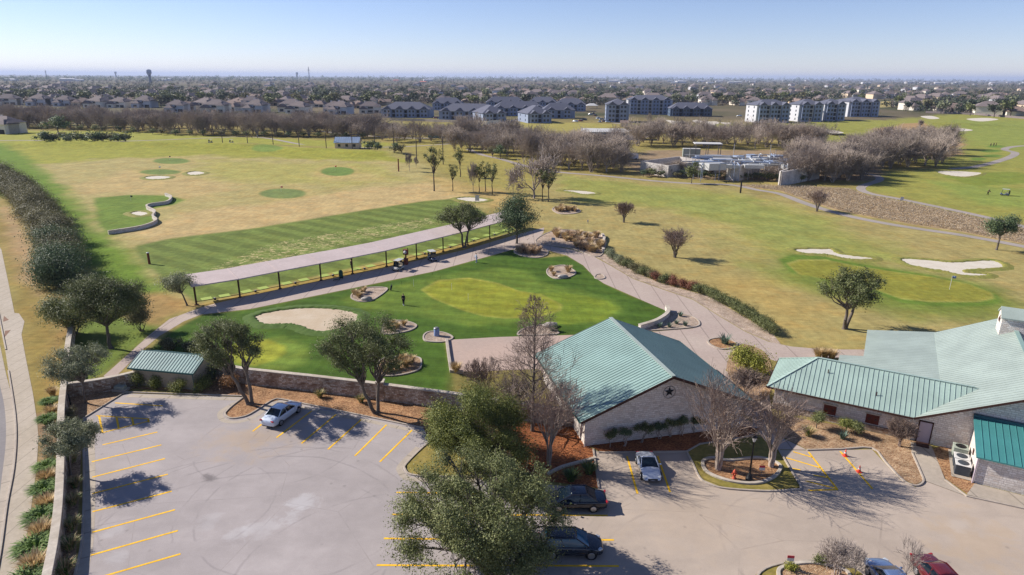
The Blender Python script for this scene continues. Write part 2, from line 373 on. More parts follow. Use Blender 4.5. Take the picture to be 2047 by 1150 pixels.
def parking_material():
    t = NT('parking_pavement'); v = t.coord(); x = t.n('ShaderNodeSeparateXYZ'); t.L.new(v, x.inputs[0])
    f1 = t.noise(v, .10, 6, .62); f2 = t.noise(v, .55, 6, .65, .4); f3 = t.noise(v, 14, 4, .7); f4 = t.noise(t.mapping(v, (.25, 1, 1), (0, 0, .25)), .5, 5, .6)
    edge = t.math('ADD', x.outputs[0], t.math('MULTIPLY', f2, 4.))
    a = t.mix(t.mr(edge, 2., 9.), C(188, 178, 175), C(199, 182, 166))
    a = t.scalec(a, t.mr(f1, .3, .7, .90, 1.08)); a = t.scalec(a, t.mr(f2, .25, .75, .93, 1.05)); a = t.scalec(a, t.mr(f3, .2, .8, .93, 1.06)); a = t.scalec(a, t.mr(f4, .3, .75, .95, 1.04))
    def spot(px, py, r, c, k):
        nonlocal a
        g = G(px, py); d = t.n('ShaderNodeVectorMath', operation='DISTANCE'); t.L.new(v, d.inputs[0]); d.inputs[1].default_value = tuple(g)
        q = t.math('SUBTRACT', t.math('DIVIDE', d.outputs['Value'], r), t.math('MULTIPLY', t.math('SUBTRACT', f2, .5), 3.6))
        a = t.mix(t.mr(q, .2, 1.1, k, 0.), a, c)
    wht = C(222, 220, 222); tan = C(196, 168, 132)
    for s_ in [(598, 1006, 1.3, wht, .42), (588, 1028, 1.1, wht, .38), (520, 1058, 1.4, wht, .24), (470, 1072, 1.1, wht, .25), (415, 1045, 1.1, wht, .16), (228, 1062, .8, wht, .2), (235, 1115, 1., wht, .22),
               (540, 868, 4.5, tan, .3), (470, 880, 3.5, tan, .25), (1960, 1085, 4, tan, .35), (1920, 1050, 1.0, wht, .18), (1375, 1020, 6, tan, .14)]: spot(*s_)
    spot(419, 957, .75, C(95, 88, 88), .6)
    def arc(cx, cy, r, wd, k):
        nonlocal a
        g = G(cx, cy); d = t.n('ShaderNodeVectorMath', operation='DISTANCE'); t.L.new(v, d.inputs[0]); d.inputs[1].default_value = tuple(g)
        q = t.math('ABSOLUTE', t.math('SUBTRACT', t.math('ADD', d.outputs['Value'], t.math('MULTIPLY', f1, 1.5)), r))
        q = t.math('MULTIPLY', t.mr(q, 0, wd * .75, k * .5, 0.), t.mr(f4, .42, .58, 0., 1.)); a = t.mix(q, a, C(105, 100, 104))
    for s_ in [(480, 1085, 12., .22, .5), (480, 1085, 13.4, .2, .42), (620, 1010, 9., .2, .45), (620, 1010, 10.5, .16, .4), (420, 1180, 14., .22, .42), (760, 1180, 11, .2, .45), (560, 880, 8., .18, .4),
               (1480, 1180, 10, .25, .35), (1500, 1180, 12.5, .25, .35), (1650, 1100, 8, .25, .3), (1300, 1100, 7, .25, .3), (380, 1010, 7., .2, .38)]: arc(*s_)
    vs = t.n('ShaderNodeTexVoronoi'); t.L.new(v, vs.inputs['Vector']); vs.inputs['Scale'].default_value = .75; sc2 = t.n('ShaderNodeSeparateColor'); t.L.new(vs.outputs['Color'], sc2.inputs[0])
    a = t.mix(t.math('MULTIPLY', t.mr(t.math('ADD', vs.outputs['Distance'], t.math('MULTIPLY', f3, .12)), .08, .22, .34, 0.), t.mr(sc2.outputs[0], .72, .78, 0., 1.)), a, C(110, 104, 102))
    vo = t.n('ShaderNodeTexVoronoi', feature='DISTANCE_TO_EDGE'); t.L.new(t.mapping(v, (1, 1, 1), (0, 0, .2)), vo.inputs['Vector']); vo.inputs['Scale'].default_value = .11
    cr = t.math('MULTIPLY', t.mr(vo.outputs['Distance'], .0, .006, .25, 0.), t.mr(f2, .4, .6, 0., 1.)); a = t.mix(cr, a, C(110, 100, 95))
    t.col(a); t.rough(.9); t.bump(f3, .3, .02); return t.done()
M['turf'] = grass_material()
M['mulch'] = mulch_material('orange_mulch', C(184, 138, 98), C(124, 84, 58), C(212, 170, 126))
M['mulch_red'] = mulch_material('red_mulch', C(166, 98, 58), C(110, 62, 38), C(196, 130, 82))
M['mulch_tan'] = mulch_material('tan_mulch', C(188, 152, 116), C(140, 104, 76), C(216, 186, 150))
M['gravel'] = mulch_material('pale_gravel', C(196, 172, 150), C(160, 136, 116), C(222, 204, 186))
M['parking'] = parking_material()
M['path'] = m_concrete('path_concrete', C(196, 176, 164), C(206, 188, 174), joint=3.0, stain=.1)
M['plaza'] = m_concrete('plaza_concrete', C(206, 180, 164), C(196, 174, 160), stain=.08)
M['farpath'] = m_concrete('far_path_concrete', C(184, 172, 164), C(172, 162, 152), stain=.1)
M['walk'] = m_concrete('sidewalk_concrete', C(206, 192, 174), C(194, 180, 160), joint=1.5, stain=.12)
M['street'] = m_concrete('street_asphalt', C(158, 152, 150), C(146, 140, 140), stain=.1)
M['gutter'] = m_concrete('gutter_concrete', C(204, 190, 172), C(190, 176, 160), joint=3.0, stain=.12)
M['kerb'] = m_concrete('kerb_concrete', C(206, 192, 176), C(190, 176, 162), stain=.15)
M['sand'] = m_concrete('bunker_sand', C(236, 226, 208), C(226, 214, 194), stain=.07, big=.4)
M['sand_tan'] = m_concrete('practice_sand', C(212, 190, 160), C(224, 206, 180), stain=.07, big=.25)
M['yellow'] = m_concrete('yellow_paint', C(250, 196, 40, .95), C(240, 184, 44, .9), stain=.2, big=.9)
# ================================================================== the ground: one sheet out to the horizon
ZONES = []
def zone(pts, c, feather=1.5, amp=0., a=1., k=.70): ZONES.append((GP(pts), np.array(C(*c, k)[:3]), feather, amp, a))
NAT = (176, 148, 108)
zone([(-400, 300), (0, 285), (300, 290), (640, 297), (800, 305), (870, 335), (900, 385), (1030, 465), (390, 610), (300, 640), (160, 540), (60, 380), (-400, 320)], (188, 174, 114), 4, 6)
zone([(-300, 285), (200, 285), (640, 297), (790, 308), (820, 325), (640, 318), (420, 312), (200, 318), (60, 330), (-100, 320)], (166, 166, 70), 6, 8)
zone([(400, 320), (760, 330), (800, 360), (640, 372), (420, 360)], (182, 176, 96), 6, 10, .8)
zone([(150, 372), (250, 340), (330, 345), (480, 372), (420, 395), (300, 385), (180, 390)], (202, 178, 122), 5, 7, .85)
zone([(260, 470), (350, 425), (520, 410), (700, 380), (860, 365), (1010, 400), (880, 404), (700, 430), (480, 462), (300, 485)], (208, 182, 128), 3, 4, .9)
zone([(620, 345), (740, 345), (770, 360), (640, 365)], (202, 180, 120), 4, 4, .7)
zone([(1040, 430), (880, 372), (850, 350), (960, 372), (1100, 400), (1180, 420), (1100, 470)], (196, 170, 108), 4, 4, .9)
zone([(-200, 290), (20, 292), (90, 345), (150, 400), (205, 470), (262, 520), (318, 580), (345, 640), (240, 640), (100, 420), (-200, 330)], (116, 144, 48), 3, 3)
zone([(188, 396), (260, 390), (331, 391), (372, 400), (345, 410), (300, 418), (312, 430), (310, 446), (284, 458), (216, 468), (196, 450)], (120, 144, 60), 1, .5)
for c_, rx, ry, col in [((342, 322), 37, 6, (126, 146, 78)), ((320, 344), 41, 5.5, (128, 146, 80)), ((565, 387), 47, 10, (130, 146, 84)), ((675, 343), 34, 9, (122, 148, 74)), ((535, 300), 32, 5, (136, 158, 74))]:
    e = [(c_[0] + rx * math.cos(q * PI / 12), c_[1] + ry * math.sin(q * PI / 12)) for q in range(24)]
    if ry > 5: zone([(c_[0] + (x - c_[0]) * 1.3, c_[1] + (y - c_[1]) * 1.45) for x, y in e], (198, 176, 112), 2.5, 1, .7)
    zone(e, col, .8, .3)
zone([(270, 492), (340, 477), (500, 458), (700, 425), (850, 402), (900, 398), (960, 420), (1030, 462), (1000, 470), (390, 606), (335, 566), (292, 530)], (122, 138, 68), .8, .6)
zone([(395, 610), (1030, 466), (1020, 478), (930, 500), (760, 540), (560, 580), (430, 612)], (182, 156, 86), .8, .5)
zone([(-80, 400), (20, 440), (70, 560), (100, 620), (128, 640), (124, 800), (70, 830), (40, 640), (10, 500)], (160, 140, 76), 1.5, 1)
zone([(0, 400), (40, 440), (85, 520), (80, 590), (45, 560), (5, 440)], (188, 158, 118), 2, 1.5, .9)
zone([(100, 590), (340, 590), (400, 610), (330, 640), (220, 740), (130, 780)], (176, 146, 92), 2, 2)
zone([(165, 640), (250, 632), (322, 655), (260, 708), (205, 748), (135, 770), (135, 690)], (120, 138, 60), 1.2, .8)
zone([(50, 830), (122, 825), (130, 900), (125, 1060), (80, 1250), (20, 1250), (64, 1005), (78, 880)], (158, 132, 104), .6, .4)
# practice lawn
LAWN = [(290, 708), (340, 664), (402, 630), (500, 618), (692, 579), (867, 543), (1026, 499), (1080, 516), (1133, 511), (1166, 531), (1207, 567), (1266, 593), (1336, 622), (1334, 640), (1275, 655), (1150, 671), (892, 682), (905, 745), (915, 792), (767, 768), (500, 738), (430, 728), (380, 715)]
zone(LAWN, (88, 118, 44), .5, .2, 1., .62)
zone([(680, 600), (870, 552), (1000, 535), (1060, 545), (1090, 570), (1160, 580), (1232, 600), (1240, 625), (1200, 648), (1080, 645), (940, 650), (820, 630), (720, 620)], (112, 136, 54), 1.2, .6)
zone([(1050, 590), (1130, 585), (1215, 600), (1238, 616), (1210, 640), (1130, 648), (1060, 642)], (128, 148, 52), .6, .3)
GREEN1 = [(845, 580), (879, 562), (937, 557), (994, 567), (1037, 583), (1080, 589), (1120, 609), (1117, 620), (1080, 632), (1008, 635), (965, 630), (922, 618), (870, 598)]
zone([(980 + (x - 980) * 1.03, 598 + (y - 598) * 1.05) for x, y in GREEN1], (170, 168, 80), .3, .1); zone(GREEN1, (152, 157, 56), .5, .15)
zone([(440, 700), (500, 680), (560, 672), (610, 690), (612, 725), (560, 742), (470, 735)], (126, 150, 62), 1, .4)
zone([(440, 700), (480, 684), (535, 678), (572, 692), (572, 706), (550, 721), (511, 732), (470, 727)], (166, 170, 62), .5, .15)
zone([(905, 745), (1080, 738), (1120, 790), (1150, 845), (1060, 826), (905, 786)], (134, 124, 70), 1.2, .8)
# right holes
zone([(1040, 425), (1090, 372), (1110, 345), (1296, 362), (1460, 372), (1600, 402), (1830, 455), (2100, 500), (2200, 700), (1900, 720), (1730, 700), (1545, 680), (1200, 505), (1090, 462)], (180, 165, 106), 5, 4)
zone([(1110, 350), (1296, 368), (1470, 384), (1600, 420), (1720, 465), (1850, 520), (1780, 560), (1560, 570), (1500, 510), (1430, 450), (1300, 412), (1170, 402)], (162, 164, 86), 8, 7)
zone([(1250, 385), (1480, 400), (1620, 450), (1700, 500), (1560, 490), (1480, 440), (1350, 410)], (156, 164, 90), 6, 5, .7)
zone([(1350, 430), (1480, 452), (1470, 470), (1380, 455)], (194, 178, 112), 3, 2, .7)
zone([(1530, 520), (1600, 508), (1720, 522), (1880, 550), (2010, 580), (2060, 610), (2000, 650), (1850, 640), (1700, 605), (1560, 560)], (132, 144, 66), 4, 3)
RG = [(1576, 528), (1601, 521), (1654, 521), (1701, 531), (1772, 542), (1861, 554), (1935, 568), (1979, 585), (1984, 595), (1950, 602), (1861, 602), (1802, 596), (1752, 579), (1669, 561), (1601, 549)]
cr_ = (1795, 562); zone([(cr_[0] + (x - cr_[0]) * 1.10, cr_[1] + (y - cr_[1]) * 1.28) for x, y in RG], (112, 138, 54), .7, .3); zone([(cr_[0] + (x - cr_[0]) * 1.02, cr_[1] + (y - cr_[1]) * 1.05) for x, y in RG], (176, 170, 90), .35, .1); zone(RG, (152, 150, 64), .4, .15)
zone([(1400, 540), (1540, 560), (1650, 620), (1560, 640), (1440, 590)], (196, 168, 100), 5, 4, .7)
BRUSH = [(1461, 370), (1600, 372), (1700, 378), (1731, 390), (1802, 403), (1932, 430), (1995, 446), (2070, 464), (2070, 492), (1990, 478), (1920, 463), (1831, 450), (1743, 435), (1672, 420), (1613, 402), (1559, 382)]
zone(BRUSH, (200, 174, 134), .8, .6)
zone([(1740, 345), (1880, 338), (2100, 330), (2100, 450), (1990, 440), (1800, 395), (1720, 378)], (164, 162, 82), 3, 3)
zone([(1850, 360), (2050, 380), (2100, 420), (1950, 410)], (146, 166, 80), 4, 3, .7)
zone([(1860, 345), (2040, 345), (2060, 365), (1950, 372)], (132, 150, 62), 2, 2, .8)
zone([(1240, 248), (1480, 246), (1780, 240), (1900, 228), (2200, 232), (2200, 335), (1880, 335), (1700, 290), (1400, 262)], (162, 162, 80), 6, 8)
zone([(1900, 240), (2200, 245), (2200, 300), (1960, 300)], (150, 164, 80), 8, 8, .7)
zone([(1740, 258), (1830, 248), (1920, 275), (1925, 308), (1880, 320), (1830, 300)], (186, 154, 112), 3, 4)
for c_, rx, ry in [((1980, 302), 22, 3), ((1985, 312), 20, 3), ((1955, 318), 16, 3), ((1990, 293), 18, 2.5)]:
    zone([(c_[0] + rx * math.cos(q * PI / 8), c_[1] + ry * math.sin(q * PI / 8)) for q in range(16)], (120, 148, 66), .8, .3)
zone([(-300, 240), (60, 262), (240, 262), (420, 272), (640, 280), (800, 288), (760, 296), (400, 288), (100, 285), (-300, 285)], (168, 168, 76), 4, 5)
zone([(720, 240), (860, 246), (1000, 244), (1180, 246), (1240, 250), (1180, 262), (1000, 260), (760, 256)], (178, 168, 92), 4, 5)
zone([(780, 275), (930, 285), (1000, 300), (1080, 325), (1100, 345), (1040, 380), (960, 372), (880, 345), (820, 300)], (172, 160, 88), 4, 4)
zone([(1250, 330), (1290, 300), (1560, 300), (1760, 318), (1760, 362), (1480, 362), (1290, 352)], (168, 146, 116), 3, 3)
zone([(1736, 203), (1790, 203), (1795, 214), (1740, 214)], (206, 188, 124), 6, 4); zone([(1364, 188), (1420, 187), (1422, 194), (1366, 195)], (206, 188, 120), 6, 4)
def build_ground():
    rs = np.concatenate([[6., 14.], np.arange(22, 34, 2.), 34 * 1.0055 ** np.arange(0, 530), 34 * 1.0055 ** 529 * 1.035 ** np.arange(1, 141)])
    rs = rs[rs < 45000]; rs = np.append(rs, 45000.); th = np.radians(np.linspace(-62, 62, 760))
    X = np.outer(rs, np.sin(th)); Y = np.outer(rs, np.cos(th)); P = np.stack([X.ravel(), Y.ravel(), np.zeros(X.size)], 1)
    r = np.hypot(P[:, 0], P[:, 1]); n1 = fbm(P, 30, 1); n2 = fbm(P, 6, 5); n3 = fbm(P, 220, 9)
    mix = lambda a, b, t: a + (b - a) * t[:, None]
    near = mix(np.array(C(172, 154, 94)[:3]), np.array(C(160, 150, 86)[:3]), n1)
    far = mix(np.array(C(104, 98, 74)[:3]), np.array(C(136, 122, 98)[:3]), n3); far = mix(far, np.array(C(84, 88, 58)[:3]), np.clip((fbm(P, 90, 3) - .45) * 4, 0, 1))
    col = mix(near, far, np.clip((r - 480) / 120, 0, 1))
    for poly, c, fe, amp, a in ZONES:
        q = np.array([p[:2] for p in poly]); lo, hi = q.min(0) - 12, q.max(0) + 12
        idx = np.nonzero((P[:, 0] > lo[0]) & (P[:, 0] < hi[0]) & (P[:, 1] > lo[1]) & (P[:, 1] < hi[1]))[0]
        if not len(idx): continue
        d = inside(P[idx], poly) + amp * (n2[idx] - .5) * 2 + amp * (n1[idx] - .5)
        t = np.clip(.5 - d / (2 * fe), 0, 1); t = t * t * (3 - 2 * t) * a
        col[idx] = mix(col[idx], c, t)
    # mowing bands on the tee line and lawn
    tee = -inside(P, GP([(280, 492), (500, 460), (850, 404), (940, 415), (1030, 462), (390, 606)]))
    st = np.sin((P[:, 0] * .55 + P[:, 1] * .84) * 2 * PI / 5.2); col *= (1 + .14 * np.clip(tee, 0, 1) * np.sign(st) * np.clip(abs(st) * 3, 0, 1))[:, None]
    lw = np.clip(-inside(P, GP(LAWN)), 0, 1); st = np.sin((P[:, 0] * .25 + P[:, 1] * .97) * 2 * PI / 3.4); col *= (1 + .10 * lw * st)[:, None]
    fw = np.clip(-inside(P, GP([(1110, 350), (1296, 368), (1600, 420), (1850, 520), (1780, 560), (1500, 520), (1300, 420)])) / 6, 0, 1)
    st = np.sin((P[:, 0] * .8 + P[:, 1] * .6) * 2 * PI / 9); col *= (1 + .05 * fw * st)[:, None]
    div = np.clip(-inside(P, GP([(380, 545), (520, 487), (700, 455), (860, 432), (900, 448), (700, 492), (520, 545), (430, 560)])) / 3, 0, 1)
    # real swells in the turf: the berm behind the range, mounds on the far holes
    z = np.zeros(len(P))
    for px, py, hgt, rx, ry in [(120, 291, 2.2, 34, 9), (330, 292, 1.6, 26, 9), (480, 295, 1.8, 22, 9), (620, 302, 1.2, 20, 8), (740, 308, 1.6, 16, 8), (1900, 252, 2.5, 40, 14), (1640, 262, 1.5, 40, 12), (1480, 255, 2., 40, 12)]:
        g = G(px, py); z += hgt * np.exp(-(((P[:, 0] - g[0]) / rx) ** 2 + ((P[:, 1] - g[1]) / ry) ** 2))
    z[r < 190] = 0; P[:, 2] = z
    nr, nc = len(rs), len(th); i = (np.arange(nr - 1)[:, None] * nc + np.arange(nc - 1)[None]).ravel()
    me = mesh_np('ground', P, np.stack([i, i + 1, i + nc + 1, i + nc], 1)[:, ::-1], [M['turf']], smooth=True)
    a = me.attributes.new('Col', 'FLOAT_COLOR', 'POINT'); a.data.foreach_set('color', np.concatenate([col, np.ones((len(P), 1))], 1).astype(np.float32).ravel())
    a = me.attributes.new('divot', 'FLOAT', 'POINT'); a.data.foreach_set('value', div.astype(np.float32))
    return tag(link('ground', me), kind='structure')
build_ground()
def bumpz(x, y):
    z = 0.
    if math.hypot(x, y) < 190: return 0.
    for px, py, hgt, rx, ry in [(120, 291, 2.2, 34, 9), (330, 292, 1.6, 26, 9), (480, 295, 1.8, 22, 9), (620, 302, 1.2, 20, 8), (740, 308, 1.6, 16, 8), (1900, 252, 2.5, 40, 14), (1640, 262, 1.5, 40, 12), (1480, 255, 2., 40, 12)]:
        g = G(px, py); z += hgt * math.exp(-(((x - g[0]) / rx) ** 2 + ((y - g[1]) / ry) ** 2))
    return z
# ================================================================== paved sheets
LOT = [(251, 787), (492, 795), (470, 812), (452, 826), (460, 838), (500, 829), (536, 806), (560, 800), (622, 812), (847, 858), (858, 880), (842, 897), (808, 930), (820, 951), (868, 955), (1010, 962), (1196, 978),
       (1187, 900), (1209, 907), (1373, 905), (1399, 957), (1453, 979), (1534, 984), (1601, 977), (1556, 900), (1613, 901), (1743, 899), (1800, 960), (1830, 975), (1850, 962), (1888, 962), (1932, 994), (2047, 1018), (2300, 1075),
       (2500, 1330), (1300, 1400), (100, 1400), (150, 1250), (154, 1150), (164, 1082), (167, 973), (166, 877), (164, 838)]
sheet('parking_lot', GP(LOT), .016, M['parking'])
pth = [(207, 752), (258, 707), (296, 672), (339, 638), (402, 615), (430, 607), (500, 591), (627, 565), (760, 538), (929, 500), (1030, 470), (1088, 455), (1086, 466), (1071, 481), (1086, 490), (1142, 499), (1189, 514), (1225, 534), (1266, 558), (1325, 579), (1384, 599),
       (1437, 632), (1489, 663), (1535, 683), (1581, 693), (1650, 699), (1735, 699), (1745, 716), (1650, 716), (1549, 722), (1490, 700), (1450, 740), (1500, 790), (1520, 840), (1400, 800), (1340, 700), (1270, 664), (1311, 663), (1385, 657), (1398, 648), (1391, 637), (1340, 624),
       (1328, 620), (1266, 593), (1207, 567), (1189, 555), (1166, 531), (1133, 511), (1095, 501), (1050, 495), (1026, 499), (867, 543), (692, 579), (500, 618), (402, 629), (367, 643), (319, 672), (287, 698), (250, 735), (222, 762)]
sheet('cart_path', GP(pth), .012, M['path'])
sheet('plaza', GP([(892, 680), (1000, 674), (1150, 670), (1275, 663), (1345, 700), (1420, 780), (1520, 860), (1400, 845), (1100, 760), (1077, 738), (901, 745)]), .020, M['plaza'])
PATHS = [([(935, 298), (965, 310), (1000, 318), (1050, 332), (1103, 343), (1207, 352), (1296, 361), (1378, 367), (1461, 370), (1514, 380), (1559, 388), (1613, 408), (1672, 426), (1743, 442), (1831, 457), (1920, 470), (2009, 486), (2090, 502)], 2.6),
         ([(1722, 345), (1752, 352), (1757, 361), (1722, 374), (1735, 386), (1802, 399), (1932, 426), (1988, 439), (2080, 462)], 2.6),
         ([(1900, 338), (1947, 334), (1994, 323), (2024, 312), (2028, 305), (2008, 299), (2030, 293), (2090, 290)], 3.2),
         ([(1225, 246), (1270, 252), (1300, 262), (1296, 272), (1280, 276)], 4.), ([(-40, 282), (60, 281), (160, 284), (300, 281), (420, 276), (520, 275), (640, 294), (790, 294), (900, 288)], 2.4),
         ([(640, 262), (690, 268), (800, 276), (900, 276)], 4.)]
for pts, wd in PATHS: strip('cart_path', [(*p,) for p in smooth_open(GP(pts), 5)], wd, .035, M['farpath'])
# left street
sheet('street', GP([(-700, 1150), (-300, 600), (-160, 440), (-60, 470), (-36, 560), (-12, 680), (2, 750), (14, 800), (18, 876), (8, 980), (-4, 1070), (-30, 1200), (-80, 1400), (-700, 1500)]), .01, M['street'])
gl = smooth_open(GP([(-60, 470), (-36, 560), (-10, 680), (4, 750), (18, 810), (22, 876), (14, 960), (2, 1070), (-24, 1200), (-70, 1400)]), 5)
strip('gutter', gl, .75, .018, M['gutter'])
sw_r = GP([(-40, 430), (3, 500), (17, 566), (29, 626), (38, 627), (49, 643), (43, 669), (52, 718), (66, 787), (74, 840), (77, 876), (73, 940), (64, 1005), (42, 1150), (18, 1300), (0, 1400)])
sw_l = GP([(-60, 1400), (-24, 1230), (0, 1110), (14, 1010), (27, 940), (32, 876), (29, 820), (18, 750), (7, 678), (-10, 590), (-30, 500), (-70, 440)])
sw = sheet('sidewalk', sw_r + sw_l, .024, M['walk'])
kerb(smooth_open(GP([(-70, 440), (-30, 500), (-10, 590), (7, 676), (12, 700)]), 4)); kerb(smooth_open(GP([(17, 742), (29, 820), (32, 876), (27, 940), (14, 1010), (0, 1110), (-24, 1230), (-60, 1400)]), 4))
M['dome'] = m_plain('brown_dome_pad', C(150, 116, 96), .9)
for q in [[(8, 632), (18, 640), (6, 644)], [(10, 662), (22, 660), (8, 676)]]: sheet('tactile_pad', GP(q), .03, M['dome'])
# bed floors
sheet('mulch_bed', GP([(129, 796), (275, 772), (251, 785), (166, 838), (150, 1150), (130, 1400), (60, 1400), (100, 1230), (126, 1050), (129, 930)]), .02, M['mulch_tan'])
sheet('mulch_bed', GP([(258, 776), (400, 770), (440, 745), (505, 762), (752, 790), (852, 812), (1060, 828), (1150, 850), (1165, 880), (1186, 900), (1196, 976), (1090, 960), (960, 956), (900, 900), (858, 880), (847, 857), (622, 812), (560, 799), (536, 806), (500, 829), (460, 838), (450, 826), (468, 812), (490, 793)]), .024, M['mulch'])
sheet('mulch_bed', GP([(1020, 845), (1150, 850), (1165, 880), (1186, 900), (1196, 976), (1090, 962), (1040, 950)]), .03, M['mulch_red'])
sheet('grass_island', GP([(846, 895), (812, 930), (822, 949), (868, 953), (960, 953), (960, 890), (872, 876)]), .05, M['turf_plain'] if 'turf_plain' in M else M.setdefault('turf_plain', m_concrete('island_turf', C(150, 138, 66), C(170, 150, 82), stain=.3, big=.7)))
sheet('mulch_bed', GP([(1203, 906), (1373, 902), (1400, 888), (1498, 872), (1520, 858), (1400, 842), (1176, 890)]), .05, M['mulch_red'])
sheet('grass_island', GP([(1375, 905), (1401, 956), (1453, 977), (1534, 982), (1598, 975), (1554, 898), (1527, 878), (1498, 873), (1400, 889)]), .05, M['turf_plain'])
KID = smooth_closed(GP([(1405, 925), (1425, 917), (1457, 922), (1515, 917), (1550, 926), (1560, 938), (1544, 957), (1508, 968), (1457, 963), (1414, 946)]), 6)
sheet('mulch_bed', KID, .075, M['mulch'])
sheet('mulch_bed', GP([(1540, 845), (1566, 875), (1613, 899), (1743, 896), (1802, 957), (1830, 971), (1845, 961), (1822, 908), (1832, 884), (1700, 855), (1584, 835)]), .05, M['mulch_tan'])
sheet('mulch_bed', GP([(1862, 900), (1890, 958), (1936, 990), (1952, 984), (1955, 895), (1900, 885)]), .05, M['mulch'])
sheet('mulch_bed', smooth_closed(GP([(1452, 738), (1478, 690), (1530, 706), (1545, 760), (1528, 800), (1490, 790)]), 4), .05, M['mulch_tan'])
sheet('footpath', GP([(1500, 800), (1535, 770), (1545, 845), (1566, 877), (1613, 900), (1556, 899), (1527, 879), (1505, 850)]), .03, M['path'])
sheet('footpath', GP([(1820, 885), (1862, 893), (1889, 960), (1932, 993), (1848, 962), (1822, 905)]), .06, M['gutter'])
sheet('footpath', GP([(1932, 990), (1948, 968), (2060, 996), (2300, 1060), (2300, 1075), (2047, 1017)]), .07, M['gutter'])
sheet('hedge_bed', GP([(1192, 514), (1212, 507), (1270, 545), (1320, 566), (1420, 594), (1500, 641), (1545, 668), (1562, 690), (1535, 682), (1489, 662), (1437, 631), (1384, 598), (1325, 578), (1266, 557), (1225, 533)]), .022, M['gravel'])
sheet('grass_island', smooth_closed(GP([(1500, 1165), (1530, 1138), (1569, 1126), (1640, 1122), (1710, 1138), (1740, 1165), (1740, 1230), (1500, 1230)]), 5), .05, M['turf_plain'])
KID2 = smooth_closed(GP([(1556, 1150), (1570, 1134), (1620, 1127), (1680, 1138), (1700, 1160), (1680, 1200), (1580, 1200)]), 6); sheet('mulch_bed', KID2, .075, M['mulch_tan'])
# kerbs of the lot
K = lambda pts, n=1: kerb(smooth_open(GP(pts), n) if n > 1 else GP(pts))
K([(150, 1150), (128, 1400)]); K([(166, 838), (167, 877), (168, 973), (164, 1082), (150, 1150)], 4); K([(166, 838), (251, 785), (490, 793)])
K([(490, 793), (470, 808), (456, 820), (450, 829), (460, 837), (478, 836), (500, 829), (536, 806), (548, 800), (562, 799), (622, 811), (735, 834), (847, 857)], 3)
K([(872, 876), (846, 895), (812, 929), (810, 940), (822, 950), (868, 954), (960, 954)], 3)
K([(1186, 899), (1197, 977)]); K([(1197, 905), (1209, 906), (1373, 904)]); K([(1400, 889), (1498, 873), (1527, 860)], 3); K([(1373, 904), (1401, 888)])
K([(1373, 905), (1385, 928), (1399, 957), (1420, 970), (1453, 978), (1534, 983), (1585, 980), (1601, 975), (1580, 940), (1556, 899)], 3)
K([(1613, 901), (1680, 899), (1743, 897), (1770, 925), (1800, 957), (1818, 969), (1834, 972), (1846, 963), (1840, 945), (1823, 906)], 3)
K([(1889, 961), (1932, 993), (2047, 1018), (2300, 1075)]); K([(1500, 1190), (1520, 1145), (1569, 1127), (1640, 1122), (1710, 1138), (1745, 1170)], 4)
for pts, wd in [([(178, 838), (180, 877), (181, 973), (176, 1082), (164, 1150)], .7), ([(254, 792), (488, 799)], .6)]: strip('gutter', smooth_open(GP(pts), 4), wd, .022, M['gutter'])
gi = smooth_open(GP([(486, 799), (452, 816), (440, 828), (448, 841), (474, 844), (508, 834), (545, 808), (566, 806), (622, 819), (735, 842), (845, 865)]), 4); strip('gutter', gi, .55, .0225, M['gutter'])
gi = smooth_open(GP([(836, 895), (802, 930), (801, 944), (816, 957), (868, 960), (950, 961)]), 4); strip('gutter', gi, .55, .0225, M['gutter'])
# painted lines
def pline(a, b, wd=.17): return strip('parking_line', [G(*a)[:2], G(*b)[:2]], wd, .026, M['yellow'])
for a, b in [((205, 890), (314.7, 864.3)), ((183.4, 923.8), (322.7, 890)), ((184.4, 954.7), (329.8, 917.4)), ((185, 987.5), (335.6, 948.6)), ((185, 1023.6), (343.3, 982.7)), ((184.4, 1064.8), (350, 1019.7)), ((181.2, 1110.8), (355.5, 1061.5)), ((175, 1162), (361, 1108)), ((168, 1222), (368, 1160)),
             ((552.8, 875.5), (623.6, 821.8)), ((602.7, 887), (672, 829)), ((655.7, 899), (721.8, 839.5)), ((709.5, 912), (772.6, 849.8)), ((759.4, 923.8), (823.7, 860.4)), ((505, 863), (552, 826)),
             ((1253.4, 912.5), (1274.3, 987.5)), ((1314.5, 912), (1339.3, 984.3)), ((230, 806), (325, 812)),
             ((792.5, 985), (955, 987)), ((783, 1029), (955, 1030)), ((767.5, 1077), (952, 1079)), ((753, 1130.5), (950, 1131.5)), ((740, 1190), (950, 1191)),
             ((1000, 1030), (1215, 1031)), ((1000, 1080), (1227, 1080)), ((1000, 1131), (1237, 1132.3)),
             ((1616, 904), (1674, 979)), ((1679.5, 903), (1744, 978)), ((1585.5, 903.5), (1624, 915)), ((1571, 915.5), (1640, 936)), ((1584, 937.5), (1600, 940)), ((1626, 950.5), (1655, 955.3)), ((1610, 962), (1671, 977)), ((1616, 981), (1675, 979.4))]: pline(a, b, .17)
for a, b in [((198, 832), (205, 866)), ((233, 835), (237.5, 857)), ((264, 836), (267, 850)), ((296, 838), (297.6, 845)), ((203, 866), (299, 842)), ((193, 831.5), (298, 838))]: pline(a, b, .17)
